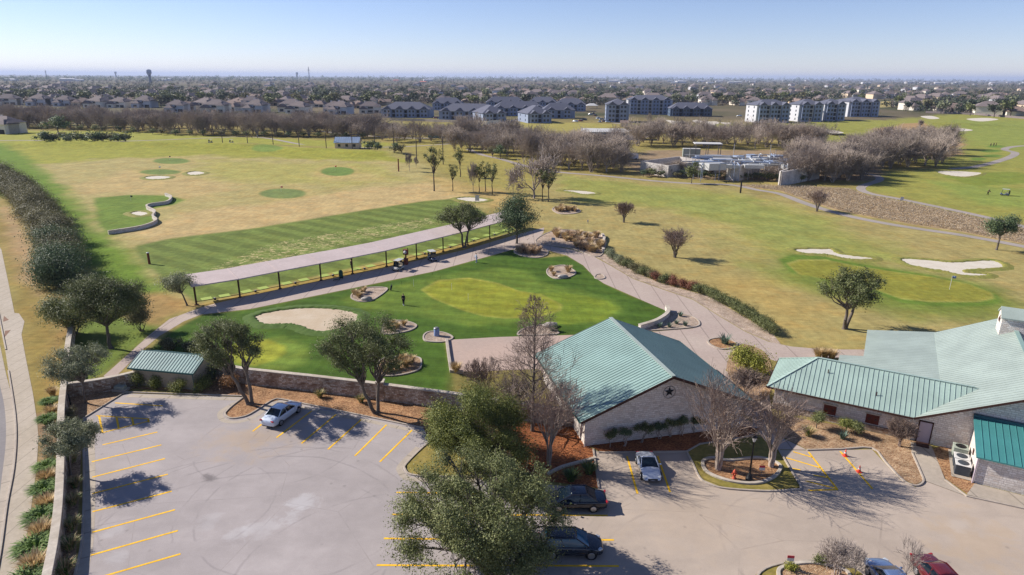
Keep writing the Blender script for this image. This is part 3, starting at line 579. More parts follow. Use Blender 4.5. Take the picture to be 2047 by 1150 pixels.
# bunkers
M['lip'] = m_concrete('lip_turf', C(158, 150, 78), C(140, 146, 68), stain=.25, big=.6); M['lip_lawn'] = m_concrete('lip_lawn_turf', C(90, 119, 46, .62), C(98, 123, 52, .62), stain=.2, big=.6)
for m_, pts in [('sand', [(1592, 499), (1648, 498), (1663, 499), (1678, 508), (1749, 517), (1713, 519), (1678, 515), (1654, 509), (1604, 506)]), ('sand', [(1803, 518), (1861, 521), (1908, 525), (1979, 521), (2004, 530), (1997, 536), (1932, 540), (1930, 545), (1973, 549), (1964, 552), (1920, 550), (1885, 542), (1822, 531)]),
                ('sand', [(1873, 344), (1896, 342), (1956, 345), (1958, 349), (1926, 354), (1890, 350)]), ('sand', [(1121, 381), (1166, 382), (1192, 387), (1166, 389), (1148, 385)]), ('sand', [(912, 397), (943, 395), (976, 400), (955, 404), (929, 402)]),
                ('sand', [(290, 355), (315, 352), (341, 354), (330, 358), (300, 359)]), ('sand', [(374, 346), (392, 343), (410, 346), (396, 350), (380, 350)]), ('sand', [(261, 427), (278, 423), (297, 427), (280, 432)]),
                ('sand_tan', [(512, 632), (568, 620), (625, 616), (674, 619), (709, 626), (716, 635), (706, 646), (666, 661), (626, 662), (600, 652), (568, 648), (528, 648)]),
                ('sand', [(1330, 240), (1355, 243), (1371, 244), (1350, 249)]), ('sand', [(1384, 241), (1395, 240), (1407, 244), (1393, 246)]), ('sand', [(1410, 244), (1432, 243), (1438, 247), (1418, 249)]), ('sand', [(1404, 252), (1420, 250), (1430, 255), (1412, 257)]), ('sand', [(1440, 245), (1462, 246), (1450, 249)]),
                ('sand', [(1632, 263), (1660, 264), (1686, 270), (1660, 271)]), ('sand', [(1932, 238), (1970, 236), (1996, 239), (1960, 243)]), ('sand', [(1890, 258), (1920, 257), (1945, 261), (1915, 263)]), ('sand', [(1840, 233), (1862, 232), (1878, 237), (1858, 238)])]:
    z = .02 + max(bumpz(*G(*p)[:2]) for p in pts) if pts[0][1] < 280 else .02
    P_ = smooth_closed(GP(pts), 6); sheet('sand_bunker', P_, z, M[m_])
    if pts[0][1] > 330:                  # raised turf lip round the nearer bunkers
        rl = np.random.RandomState(int(pts[0][0])); Q = smooth_closed(P_[::2], 5); n_ = len(Q); prof = [(-.12, .0), (0., .12), (.3, .2), (.8, .12), (1.6, -.02)]; V_ = []
        A_ = sum(Q[i][0] * Q[(i + 1) % n_][1] - Q[(i + 1) % n_][0] * Q[i][1] for i in range(n_)); sg = 1 if A_ < 0 else -1
        for i, p in enumerate(Q):
            d_ = Q[(i + 1) % n_] - Q[i - 1]; d_ = d_ / (np.linalg.norm(d_) + 1e-9); nn_ = np.array([-d_[1], d_[0]]) * sg; k_ = rl.uniform(.6, 1.25); j_ = rl.normal(0, .10)
            V_ += [(*(p + nn_ * (o_ + j_)), z + h_ * k_) for o_, h_ in prof]
        m5 = len(prof); F_q = [(i * m5 + j, ((i + 1) % n_) * m5 + j, ((i + 1) % n_) * m5 + j + 1, i * m5 + j + 1) for i in range(n_) for j in range(m5 - 1)]
        tag(MB().add(V_, F_q, 0, True).build('bunker_lip', M['lip_lawn' if m_ == 'sand_tan' else 'lip'], uv=False), kind='structure')
# ================================================================== building materials
def m_roof(name, c, rough=.42):
    t = NT(name); v = t.coord(); f = t.noise(v, .35, 5); g = t.noise(v, 6, 4)
    a = t.scalec(c, t.mr(f, .3, .7, .90, 1.07)); a = t.scalec(a, t.mr(g, .2, .8, .95, 1.04)); t.col(a); t.rough(t.mr(g, .2, .8, rough - .06, rough + .1))
    t.b.inputs['Specular IOR Level'].default_value = .45; return t.done()
M['roof'] = m_roof('green_standing_seam', C(164, 194, 186, .64)); M['roof2'] = m_roof('pale_green_metal', C(190, 204, 194, .60)); M['roof_wing'] = m_roof('wing_green_metal', C(182, 205, 194, .68)); M['roof_teal'] = m_roof('teal_metal', C(86, 160, 158, .62)); M['roof_dark'] = m_roof('dark_teal_flashing', C(32, 92, 108))
M['stone'] = m_stone('limestone', [C(208, 196, 186, .9), C(228, 218, 208, .9), C(238, 230, 222, .9), C(222, 206, 192, .9)], C(200, 188, 178, .9), .5, .2)
M['stone_rough'] = m_stone('rubble_limestone', [C(176, 146, 120, .8), C(222, 204, 182, .85), C(236, 226, 210, .85), C(196, 168, 140, .8)], C(150, 126, 106), .42, .17, C(122, 88, 62), .8)
M['brown'] = m_plain('brown_trim', C(84, 56, 46), .7); M['shutter'] = m_plain('brown_shutter', C(112, 52, 38), .7, var=.25, scale=6); M['door'] = m_plain('pale_lilac_door', C(212, 196, 206), .5, var=.04)
M['lime_cap'] = m_concrete('limestone_cap', C(220, 208, 192), C(200, 186, 168), stain=.2, big=.5)
M['siding'] = m_plain('tan_siding', C(196, 178, 152), .8, var=.08); M['white'] = m_plain('white_paint', C(228, 226, 222), .6, var=.04); M['black'] = m_plain('black_metal', (.012, .012, .013, 1), .5, .3, spec=.4)
M['greymetal'] = m_plain('grey_metal', C(150, 150, 150), .45, .5); M['ac'] = m_plain('ac_cabinet', C(176, 184, 170), .5); M['acdark'] = m_plain('ac_coil', C(70, 76, 84), .6); M['greentrim'] = m_plain('green_trim', C(64, 106, 100), .5)
M['darkglass'] = m_paint('dark_window', (.02, .028, .04, 1), .08, 0, 0); M['canopy'] = m_concrete('canopy_roof', C(222, 204, 198, .74), C(212, 194, 188, .74), stain=.08, big=.3)
def seam(mb, poly, spacing=.42, th=.12, rw=.035, rh=.05, mi=0, ribs=True):
    """metal roof plane: slab over a planar polygon with upstanding ribs running down the slope"""
    P = [np.array(p, float) for p in poly]; nrm = np.zeros(3)
    for i in range(len(P)): nrm += np.cross(P[i], P[(i + 1) % len(P)])
    nrm /= np.linalg.norm(nrm)
    if nrm[2] < 0: P = P[::-1]; nrm = -nrm
    n = len(P); B = [p - [0, 0, th] for p in P]
    mb.add(P, [tuple(range(n))], mi); mb.add(B, [tuple(range(n - 1, -1, -1))], mi)
    for i in range(n): mb.quad(B[i], B[(i + 1) % n], P[(i + 1) % n], P[i], mi)
    if not ribs: return mb
    lat = np.cross(nrm, [0, 0, 1.]); lat /= np.linalg.norm(lat); dn = np.cross(lat, nrm); o = P[0]
    L = [((p - o) @ lat, (p - o) @ dn) for p in P]; a0, a1 = min(l[0] for l in L), max(l[0] for l in L)
    k = a0 + spacing * .5
    while k < a1:
        hits = []
        for i in range(n):
            (x0, y0), (x1, y1) = L[i], L[(i + 1) % n]
            if (x0 <= k < x1) or (x1 <= k < x0): hits.append(y0 + (y1 - y0) * (k - x0) / (x1 - x0))
        hits.sort()
        for y0, y1 in zip(hits[::2], hits[1::2]):
            if y1 - y0 > .1: mb.bar(o + lat * k + dn * (y0 + .02) + nrm * (rh / 2 - .004), o + lat * k + dn * (y1 - .02) + nrm * (rh / 2 - .004), rw, rh, mi, nrm)
        k += spacing
    return mb
def star_mb(mb, c, r, th, ax, nrm, mi=0):
    """raised five-pointed star; ax = horizontal direction in its plane"""
    c = np.array(c, float); ax = np.array(ax, float); nrm = np.array(nrm, float); up = np.array([0, 0, 1.])
    pts = [c + (r if i % 2 == 0 else r * .40) * (math.sin(i * PI / 5) * ax + math.cos(i * PI / 5) * up) for i in range(10)]
    apex = c + nrm * th
    for i in range(10): mb.add([pts[i], pts[(i + 1) % 10], apex], [(0, 1, 2)], mi)
    return mb
# ------------------------------------------------------------------ the gabled stone building with the star
O = G(1161.5, 844, 3.0); rz = R_(13.3); W, Ln, HE, HR = 17.2, 15.4, 3.0, 6.55
t = thing('gabled_building', 'stone gabled building with a green metal roof and black star on its end wall', 'building', (O[0], O[1], 0), rz)
sl = (HR - HE) / (W / 2); ov = .75
def wallpoly(mb, x0, x1, y, flip=False):
    zt = lambda x: HE - .14 + sl * (W / 2 - abs(x - W / 2))
    p = [(x0, y, 0), (x1, y, 0), (x1, y, zt(x1)), (W / 2, y, zt(W / 2)), (x0, y, zt(x0))]
    return mb.poly(p[::-1] if flip else p)
mb = MB(); wallpoly(mb, ov, W - ov, ov); wallpoly(mb, ov, W - ov, Ln - ov, True)
zw = HE - .14 + sl * ov
mb.quad((ov, Ln - ov, 0), (ov, ov, 0), (ov, ov, zw), (ov, Ln - ov, zw)); mb.quad((W - ov, ov, 0), (W - ov, Ln - ov, 0), (W - ov, Ln - ov, zw), (W - ov, ov, zw))
mb.build('wall', M['stone'], t)
mb = MB(); seam(mb, [(0, 0, HE), (W / 2, 0, HR), (W / 2, Ln, HR), (0, Ln, HE)]); seam(mb, [(W, 0, HE), (W / 2, 0, HR), (W / 2, Ln, HR), (W, Ln, HE)])
rf = mb.build('roof', M['roof'], t); MB().bar((W / 2, -.02, HR + .03), (W / 2, Ln + .02, HR + .03), .4, .05).build('ridge_cap', M['roof2'], rf)
for x0 in (0, W):
    for yy in (-.03, Ln + .03): MB().bar((x0, yy, HE - .12), (W / 2, yy, HR - .12), .05, .24).build('barge_board', M['brown'], t)
for x in (-.06, W + .06): MB().box((x, Ln / 2, HE - .1), (.14, Ln, .13)).build('gutter', M['greentrim'], t)
MB().tube([(-.05, .12, HE - .15), (ov - .08, ov - .1, HE - .5), (ov - .08, ov - .1, .05)], .05).build('downpipe', M['white'], t)
mb = MB(); star_mb(mb, (8.69, ov - .05, 4.66), .54, .14, (1, 0, 0), (0, -1, 0))
so = mb.build('star_ornament', M['black'], t); rg = MB(); pts = [(8.69 + .60 * math.cos(a * PI / 16), ov - .05, 4.62 + .60 * math.sin(a * PI / 16)) for a in range(33)]
rg.tube(pts, .018, 6); rg.build('ring', M['black'], so)
# ------------------------------------------------------------------ the clubhouse on the right
O = G(1827, 835, 2.6); rz = R_(-29.5); S_ = .507; Z0 = 2.6; RX = 8.72
t = thing('clubhouse', 'large stone clubhouse with pale green metal roofs, hipped wing and brown shuttered windows', 'clubhouse', (O[0], O[1], 0), rz)
mz = lambda x: Z0 + S_ * min(x, 2 * RX - x)
mb = MB(); seam(mb, [(-12.75, 0, Z0), (.03, 0, Z0), (4.87, 3.95, 5.07), (-8.8, 3.95, 5.07)]); seam(mb, [(-12.75, 7.9, Z0), (4.9, 7.9, Z0), (4.9, 3.95, 5.07), (-8.8, 3.95, 5.07)])
seam(mb, [(-12.75, 0, Z0), (-12.75, 7.9, Z0), (-8.8, 3.95, 5.07)])
mb.bar((-12.75, 0, Z0 + .04), (-8.8, 3.95, 5.11), .22, .05); mb.bar((-12.75, 7.9, Z0 + .04), (-8.8, 3.95, 5.11), .22, .05); mb.bar((-8.8, 3.95, 5.10), (4.5, 3.95, 5.10), .25, .05)
wr = mb.build('wing_roof', M['roof_wing'], t)
for x, y in [(-7.6, 2.55), (-3.2, 1.3)]: MB().tube([(x, y, Z0 + .625 * y), (x, y, Z0 + .625 * y + .4)], .045).build('vent_pipe', M['brown'], wr)
mb = MB(); seam(mb, [(0, 0, Z0), (RX, 0, mz(RX)), (RX, 22.3, mz(RX)), (2.17, 22.3, mz(2.17)), (2.17, 7, mz(2.17)), (0, 5, Z0)], .5, rh=.03); seam(mb, [(2 * RX, 0, Z0), (RX, 0, mz(RX)), (RX, 22.3, mz(RX)), (2 * RX, 22.3, Z0)], .5, rh=.03)
mr_ = mb.build('hall_roof', M['roof2'], t); MB().bar((RX, -.02, mz(RX) + .03), (RX, 22.32, mz(RX) + .03), .4, .05).build('ridge_cap', M['roof'], mr_)
pz = lambda x: 3.66 + (x - 2.17) * .158
mb = MB(); seam(mb, [(2.25, 7.5, pz(2.25)), (2.25, 22.6, pz(2.25)), (-4.68, 22.6, pz(-4.68)), (-4.68, 13.35, pz(-4.68)), (-7.05, 13.35, pz(-7.05)), (-7.05, 7.5, pz(-7.05))], .5, rh=.02)
mb.build('porch_roof', M['roof2'], t)
for x, y in [(-6.8, 13.1), (-6.8, 9.), (-4.4, 22.3), (-4.4, 18)]: MB().box((x, y, pz(x) / 2 - .08), (.3, .3, pz(x) - .1)).build('porch_post', M['brown'], t)
mb = MB(); mb.bar((0, -.03, Z0 - .1), (RX, -.03, mz(RX) - .1), .05, .2); mb.bar((2 * RX, -.03, Z0 - .1), (RX, -.03, mz(RX) - .1), .05, .2); mb.box((-6.4, -.05, Z0 - .1), (12.7, .08, .16)); mb.box((-12.8, 3.95, Z0 - .1), (.08, 7.8, .16)); mb.build('fascia', M['brown'], t)
y0 = .7; mb = MB(); X1 = 2 * RX - .8
mb.poly([(.02, y0, 0), (X1, y0, 0), (X1, y0, mz(X1) - .14), (RX, y0, mz(RX) - .14), (.02, y0, mz(.02) - .14)])
mb.quad((-12.05, y0, 0), (.02, y0, 0), (.02, y0, Z0 + .25), (-12.05, y0, Z0 + .25)); mb.quad((-12.05, 7.2, 0), (-12.05, y0, 0), (-12.05, y0, Z0 + .25), (-12.05, 7.2, Z0 + .25))
mb.quad((2.4, 7.2, 0), (-12.05, 7.2, 0), (-12.05, 7.2, 2.4), (2.4, 7.2, 2.4)); mb.quad((2.4, 21.6, 0), (2.4, 7.2, 0), (2.4, 7.2, 3.5), (2.4, 21.6, 3.5)); mb.quad((X1, y0, 0), (X1, 21.6, 0), (X1, 21.6, 2.9), (X1, y0, 2.9))
mb.poly([(X1, 21.6, 0), (2.4, 21.6, 0), (2.4, 21.6, mz(2.4) - .14), (RX, 21.6, mz(RX) - .14), (X1, 21.6, mz(X1) - .14)])
mb.build('wall', M['stone'], t); MB().box((-6.0, y0 - .1, .32), (12.2, .22, .6)).build('plinth', M['stone_rough'], t)
for x in (-6.86, -3.18):
    wn = MB().box((x, y0 - .03, 1.22), (1.12, .08, .98)).build('shuttered_window', M['shutter'], t)
    for s in (-.28, .28): star_mb(MB(), (x + s, y0 - .075, 1.22), .2, .04, (1, 0, 0), (0, -1, 0)).build('star_cutout', M['brown'], wn)
    MB().box((x, y0 - .05, 1.79), (1.35, .12, .14)).build('lintel', M['lime_cap'], wn)
dr = MB().box((1.1, y0 - .03, 1.04), (.96, .06, 2.04)).build('door', M['door'], t); MB().box((.57, y0 - .04, 1.06), (.1, .12, 2.1)).box((1.63, y0 - .04, 1.06), (.1, .12, 2.1)).box((1.1, y0 - .04, 2.15), (1.16, .12, .1)).build('door_frame', M['brown'], dr)
MB().tube([(.74, y0 - .1, 1.0), (.74, y0 - .1, 1.12)], .025).build('handle', M['greymetal'], dr)
AX0 = 4.62
mb = MB(); seam(mb, [(AX0 - .25, -4.95, 2.6), (AX0 + 9, -4.95, 2.6), (AX0 + 9, .55, 3.72), (AX0 - .25, .55, 3.72)], .5); ar = mb.build('annex_roof', M['roof_teal'], t)
MB().box((AX0 + 4.4, .5, 3.84), (9.3, .32, .22)).build('flashing', M['roof_dark'], ar)
mb = MB(); mb.quad((AX0, -4.6, 0), (AX0 + 8.8, -4.6, 0), (AX0 + 8.8, -4.6, 2.5), (AX0, -4.6, 2.5)); mb.poly([(AX0, y0, 0), (AX0, -4.6, 0), (AX0, -4.6, 2.52), (AX0, y0 - .05, 3.58)]); mb.build('annex_wall', M['stone'], t)
MB().tube([(AX0 - .07, -4.68, 2.45), (AX0 - .07, -4.68, .05)], .06).build('downpipe', M['door'], t); MB().box((AX0 - .03, -1.9, 1.5), (.08, .35, .5)).build('meter_box', M['brown'], t)
cx, y1, y2, ze, zr = RX, 16.95, 19.4, 8.35, 9.15
mb = MB(); zb = 6.2
mb.poly([(cx - 1.42, y2, zb), (cx - 1.42, y1, zb), (cx - 1.42, y1, ze), (cx - 1.42, (y1 + y2) / 2, zr - .12), (cx - 1.42, y2, ze)]); mb.poly([(cx + 1.42, y1, zb), (cx + 1.42, y2, zb), (cx + 1.42, y2, ze), (cx + 1.42, (y1 + y2) / 2, zr - .12), (cx + 1.42, y1, ze)])
mb.quad((cx - 1.42, y1, zb), (cx + 1.42, y1, zb), (cx + 1.42, y1, ze), (cx - 1.42, y1, ze)); mb.quad((cx + 1.42, y2, zb), (cx - 1.42, y2, zb), (cx - 1.42, y2, ze), (cx + 1.42, y2, ze))
cu = mb.build('cupola', M['stone'], t); mb = MB(); ym = (y1 + y2) / 2
seam(mb, [(cx - 1.55, y1 - .2, ze - .05), (cx + 1.55, y1 - .2, ze - .05), (cx + 1.55, ym, zr), (cx - 1.55, ym, zr)], ribs=False); seam(mb, [(cx - 1.55, y2 + .2, ze - .05), (cx + 1.55, y2 + .2, ze - .05), (cx + 1.55, ym, zr), (cx - 1.55, ym, zr)], ribs=False); mb.build('cupola_roof', M['roof2'], cu)
star_mb(MB(), (cx - 1.45, ym, 7.75), .5, .12, (0, -1, 0), (-1, 0, 0)).build('star_ornament', M['brown'], cu)
club = t
def CW(x, y, z=0.):
    c, s = math.cos(R_(-29.5)), math.sin(R_(-29.5)); q = G(1827, 835, 2.6); return (q[0] + x * c - y * s, q[1] + x * s + y * c, z)
# air conditioners beside the annex
sheet('concrete_pad', [CW(3.1, .4), CW(3.1, -4.5), CW(4.55, -4.5), CW(4.55, .4)], .09, M['gutter'])
for i, (yy, lab, mm, tall) in enumerate([(-.55, 'grey green air conditioner nearest the clubhouse door wall', 'ac', .95), (-2.1, 'white topped dark air conditioner between two other units', 'acdark', .8), (-3.5, 'white topped dark air conditioner farthest from the clubhouse wall', 'acdark', .9)]):
    a = thing('air_conditioner', lab, 'air conditioner', CW(3.85, yy, .09), R_(-29.5), 'air conditioners beside the annex')
    MB().box((0, 0, tall / 2), (1.1, 1.05, tall)).build('cabinet', M[mm], a, bevel=.04); MB().box((0, 0, tall + .03), (1.16, 1.1, .07)).build('top_panel', M['ac'] if i == 0 else M['white'], a, bevel=.03)
    f = MB(); f.lathe([(.0, tall + .07), (.40, tall + .07), (.42, tall + .085), (.40, tall + .1), (0, tall + .1)], n=20); f.build('fan_grille', M['acdark'] if i else M['black'], a)
tag(MB().box((0, 0, .01), (1.0, .95, .02)).build('door_mat', M['brown'], None, CW(1.1, .05, .085), R_(-29.5)), 'dark brown mat on the path outside the pale door', 'mat')
# ------------------------------------------------------------------ shed with a green roof
O = G(254, 735, 2.15); rz = R_(-10.2)
t = thing('garden_shed', 'small tan shed with a green ribbed metal roof behind clipped bushes', 'shed', (O[0], O[1], 0), rz)
mb = MB(); seam(mb, [(0, 0, 2.15), (7.8, 0, 2.15), (7.8, 2.35, 3.15), (0, 2.35, 3.15)], .36); seam(mb, [(0, 4.7, 2.15), (7.8, 4.7, 2.15), (7.8, 2.35, 3.15), (0, 2.35, 3.15)], .36)
mb.build('roof', M['roof'], t); mb = MB()
mb.quad((.35, .35, 0), (7.45, .35, 0), (7.45, .35, 2.15), (.35, .35, 2.15)); mb.quad((7.45, 4.35, 0), (.35, 4.35, 0), (.35, 4.35, 2.15), (7.45, 4.35, 2.15))
for x, f in ((7.45, 1), (.35, -1)):
    p = [(x, .35, 0), (x, 4.35, 0), (x, 4.35, 2.18), (x, 2.35, 3.02), (x, .35, 2.18)]; mb.poly(p if f > 0 else p[::-1])
mb.build('wall', M['siding'], t); mb = MB(); mb.box((3.9, -.03, 2.05), (7.8, .07, .16)); mb.bar((7.83, 0, 2.06), (7.83, 2.35, 3.06), .05, .16); mb.bar((7.83, 4.7, 2.06), (7.83, 2.35, 3.06), .05, .16); mb.build('fascia', M['greentrim'], t)
MB().tube([(7.5, .28, 2.0), (7.5, .28, .03)], .045).build('downpipe', M['greentrim'], t)
# ------------------------------------------------------------------ stone walls
def wall_thing(label, pts, h, wd, m, pillar=()):
    t = thing('stone_wall', label, 'wall', (0, 0, 0)); rail_mb(MB(), pts, wd, -.05, h).build('wall_face', M[m], t); rail_mb(MB(), pts, wd + .12, h, h + .1).build('coping', M['lime_cap'], t, bevel=.02)
    for p in pillar:
        q = MB().box((p[0], p[1], (h + .3) / 2), (.75, .75, h + .3)).build('pillar', M[m], t); MB().box((p[0], p[1], h + .37), (.9, .9, .14)).build('pillar_cap', M['lime_cap'], q, bevel=.02)
    return t
lw = smooth_open(GP([(148, 664), (140, 720), (134, 790), (129, 850), (129, 930), (126, 1030), (118, 1110), (104, 1190), (82, 1300)]), 4)
wall_thing('long low stone wall with pale coping between the sidewalk and the parking lot', lw, 1.55, .45, 'stone_rough')
wall_thing('short stone wall joining the boundary wall to the shed', smooth_open(GP([(131, 794), (190, 786), (238, 777), (274, 768)]), 3), 1.45, .4, 'stone_rough')
gw = GP([(430, 756), (500, 768), (620, 781), (752, 797), (905, 818), (1051, 840), (1165, 856)])
wall_thing('brown stained garden wall with a square pillar between lawn and mulch bed', gw, 1.75, .4, 'stone_rough', [G(762, 799)])
wall_thing('curving low stone wall around the raised tee on the driving range', smooth_open(GP([(331, 392), (341, 396), (343, 400), (334, 408), (302, 413), (294, 418), (310, 427), (306, 437), (313, 446), (284, 458), (217, 469)]), 5), .75, .35, 'stone')
wall_thing('small curved boulder wall at the lawn corner beside the path', smooth_open(GP([(1278, 660), (1310, 650), (1330, 638), (1336, 628), (1332, 620)]), 4), .7, .45, 'stone')
wall_thing('low white edging of stacked rocks beside the tall dry grasses', smooth_open(GP([(1204, 472), (1208, 480), (1204, 490), (1206, 504)]), 3), .5, .4, 'stone')
# ------------------------------------------------------------------ range shelter
t = thing('range_shelter', 'long open sided golf range shelter with flat pale roof on brown posts', 'shelter', (0, 0, 0))
posts = [G(*a) for a in [(393, 610), (480, 595), (560, 578), (642, 561), (705, 548), (773, 533), (833, 517), (886, 503), (935, 490), (979, 477), (1017, 466), (1048, 457)]]
M['rust'] = m_plain('brown_steel', C(92, 62, 50), .7, .2)
zf, zb = 3.0, 3.55; F0 = []; B0 = []
for i, p in enumerate(posts):
    d = posts[min(i + 1, 11)] - posts[max(i - 1, 0)]; d /= np.linalg.norm(d); nn = np.array([-d[1], d[0], 0])
    F0.append(p - nn * .25 + [0, 0, zf]); B0.append(p + nn * 4.6 + [0, 0, zb])
e = (posts[0] - posts[1]); e /= np.linalg.norm(e); F0[0] = F0[0] + e * .4; B0[0] = B0[0] + e * .4
mb = MB(); n = len(posts)
for i in range(n - 1):
    mb.quad(F0[i], F0[i + 1], B0[i + 1], B0[i]); mb.quad(F0[i + 1] - [0, 0, .16], F0[i] - [0, 0, .16], B0[i] - [0, 0, .16], B0[i + 1] - [0, 0, .16])
    mb.quad(F0[i] - [0, 0, .16], F0[i + 1] - [0, 0, .16], F0[i + 1], F0[i]); mb.quad(B0[i + 1] - [0, 0, .16], B0[i] - [0, 0, .16], B0[i], B0[i + 1])
mb.quad(B0[0] - [0, 0, .16], F0[0] - [0, 0, .16], F0[0], B0[0]); mb.quad(F0[-1] - [0, 0, .16], B0[-1] - [0, 0, .16], B0[-1], F0[-1])
rf = mb.build('roof', M['canopy'], t)
for i in range(n):
    p = posts[i]; b = B0[i]; po = MB().bar((p[0], p[1], 0), (p[0], p[1], zf - .15), .2, .2).build('post', M['rust'], t); MB().box((p[0], p[1], .06), (.45, .45, .12)).build('base_plate', M['rust'], po)
    MB().bar((p[0], p[1], zf - .25), (b[0], b[1], zb - .25), .14, .2).build('rafter', M['rust'], t)
for i in range(n): MB().bar(F0[i] + [0, 0, .02], B0[i] + [0, 0, .02], .12, .05).build('roof_seam', M['canopy'], rf)
for i in range(n - 1): MB().bar(posts[i] + [0, 0, .5], posts[i + 1] + [0, 0, .5], .07, .08).build('rail', M['rust'], t)
M['mat'] = m_plain('green_mat', C(176, 196, 104), .9)
k = 0
for i in range(n - 1):
    for f in (.3, .72):
        p = posts[i] * (1 - f) + posts[i + 1] * f; d = posts[i + 1] - posts[i]; d /= np.linalg.norm(d); nn = np.array([-d[1], d[0], 0]); q = p + nn * 2.2
        tag(MB().box((0, 0, .02), (1.5, 1.5, .04)).build('hitting_mat', M['mat'], None, (q[0], q[1], .005), math.atan2(d[1], d[0]), bevel=.01), 'pale green square hitting mat under the long range shelter roof', 'mat', 'hitting mats under the range shelter')
        if k % 2 == 0:
            q = p + nn * 1.0 + d * .9; bk = thing('ball_basket', 'small dark ball basket beside a hitting mat', 'basket', (q[0], q[1], 0), 0, 'ball baskets along the tee line')
            MB().lathe([(.16, 0), (.2, .32), (.17, .32), (.14, .03)], n=10).build('bucket', M['black'], bk); MB().lathe([(0, .2), (.15, .24), (.1, .34), (0, .36)], n=10).build('ball_heap', M['white'], bk)
        k += 1
# ================================================================== plants: generators
M['leaf'] = m_leaf('live_oak_leaves', (0.049, 0.065, 0.022, 1), (0.137, 0.157, 0.053, 1), (0.305, 0.311, 0.128, 1))
M['leaf_grey'] = m_leaf('grey_green_leaves', (0.078, 0.094, 0.048, 1), (0.199, 0.218, 0.120, 1), (0.391, 0.393, 0.230, 1))
M['leaf_bright'] = m_leaf('fresh_green_leaves', (0.061, 0.083, 0.018, 1), (0.183, 0.204, 0.046, 1), (0.390, 0.374, 0.104, 1))
M['leaf_dark'] = m_leaf('dark_evergreen_leaves', (0.035, 0.062, 0.029, 1), (0.099, 0.145, 0.064, 1), (0.212, 0.254, 0.121, 1))
M['leaf_plum'] = m_leaf('olive_brown_leaves', (0.065, 0.068, 0.030, 1), (0.158, 0.147, 0.066, 1), (0.252, 0.221, 0.108, 1))
M['leaf_yellow'] = m_leaf('yellow_green_leaves', (0.084, 0.102, 0.014, 1), (0.240, 0.252, 0.036, 1), (0.456, 0.432, 0.084, 1))
M['leaf_rust'] = m_leaf('rusty_leaves', (0.120, 0.054, 0.024, 1), (0.312, 0.156, 0.060, 1), (0.504, 0.300, 0.132, 1))
M['leaf_red'] = m_leaf('red_leaves', (0.120, 0.048, 0.030, 1), (0.264, 0.102, 0.060, 1), (0.360, 0.180, 0.108, 1))
M['needle_brown'] = m_leaf('dry_brown_needles', (0.120, 0.084, 0.048, 1), (0.240, 0.174, 0.102, 1), (0.384, 0.288, 0.180, 1))
M['seed'] = m_leaf('dry_seed_heads', (0.108, 0.074, 0.054, 1), (0.228, 0.162, 0.114, 1), (0.360, 0.264, 0.192, 1))
M['grass_tan'] = m_leaf('dry_tan_grass', (0.264, 0.180, 0.084, 1), (0.528, 0.384, 0.192, 1), (0.792, 0.624, 0.360, 1))
M['grass_pink'] = m_leaf('dry_pinkish_grass', (0.240, 0.156, 0.096, 1), (0.480, 0.336, 0.204, 1), (0.696, 0.528, 0.360, 1))
M['grass_green'] = m_leaf('green_grass_blades', (.045, .095, .018, 1), (.12, .205, .035, 1), (.23, .32, .075, 1))
M['brush'] = m_leaf('dry_brush', (.33, .26, .175, 1), (.43, .345, .24, 1), (.54, .44, .32, 1), .3)
M['agave'] = m_leaf('blue_green_leaves', (0.048, 0.084, 0.060, 1), (0.120, 0.180, 0.132, 1), (0.240, 0.312, 0.240, 1))
M['bark'] = m_bark('grey_brown_bark', (.135, .112, .092, 1)); M['bark_pale'] = m_bark('pale_bark', (.36, .29, .24, 1), .25); M['bark_twig'] = m_bark('twig_bark', (.27, .20, .16, 1), .2); M['bark_far'] = m_bark('thicket_bark', (.33, .27, .222, 1), .25)
M['bark_dark'] = m_bark('dark_bark', (.07, .055, .05, 1)); M['twig_grey'] = m_bark('grey_twig_bark', (.30, .25, .22, 1), .2); M['rock'] = m_concrete('pale_rock', C(214, 204, 192), C(176, 164, 152), stain=.3, big=1.5)
def tubes_np(segs, k):
    S = np.array([[*a, *b, r, q] for a, b, r, q in segs], float); A, B, r0, r1 = S[:, :3], S[:, 3:6], S[:, 6], S[:, 7]
    d = B - A; d /= np.linalg.norm(d, axis=1)[:, None] + 1e-9; u = np.where((abs(d[:, 2]) < .9)[:, None], [[0, 0, 1.]], [[1., 0, 0]])
    a = np.cross(d, u); a /= np.linalg.norm(a, axis=1)[:, None]; b = np.cross(d, a); an = 2 * PI * np.arange(k) / k
    ring = np.cos(an)[None, :, None] * a[:, None] + np.sin(an)[None, :, None] * b[:, None]
    V = np.concatenate([A[:, None] + ring * r0[:, None, None], B[:, None] + ring * r1[:, None, None]], 1).reshape(-1, 3)
    n = len(S); o = (np.arange(n) * 2 * k)[:, None]; j = np.arange(k)[None]; j2 = (j + 1) % k
    F = np.stack([o + j, o + j2, o + k + j2, o + k + j], -1).reshape(-1, 4); return V, F
def leaves_np(P, size, nrm, rs, jit=.35, wr=.6):
    n = len(P); N = nrm + rs.normal(0, .6, (n, 3)); N /= np.linalg.norm(N, axis=1)[:, None]
    T = np.cross(N, rs.normal(0, 1, (n, 3))); T /= np.linalg.norm(T, axis=1)[:, None] + 1e-9; Bt = np.cross(N, T)
    s = (size * (1 + jit * rs.normal(0, 1, n)).clip(.5, 1.7))[:, None]
    V = np.stack([P - T * s * .5, P + Bt * s * .5 * wr + N * s * .08, P + T * s * .5, P - Bt * s * .5 * wr + N * s * .08], 1).reshape(-1, 3)
    return V, np.arange(4 * n).reshape(n, 4)
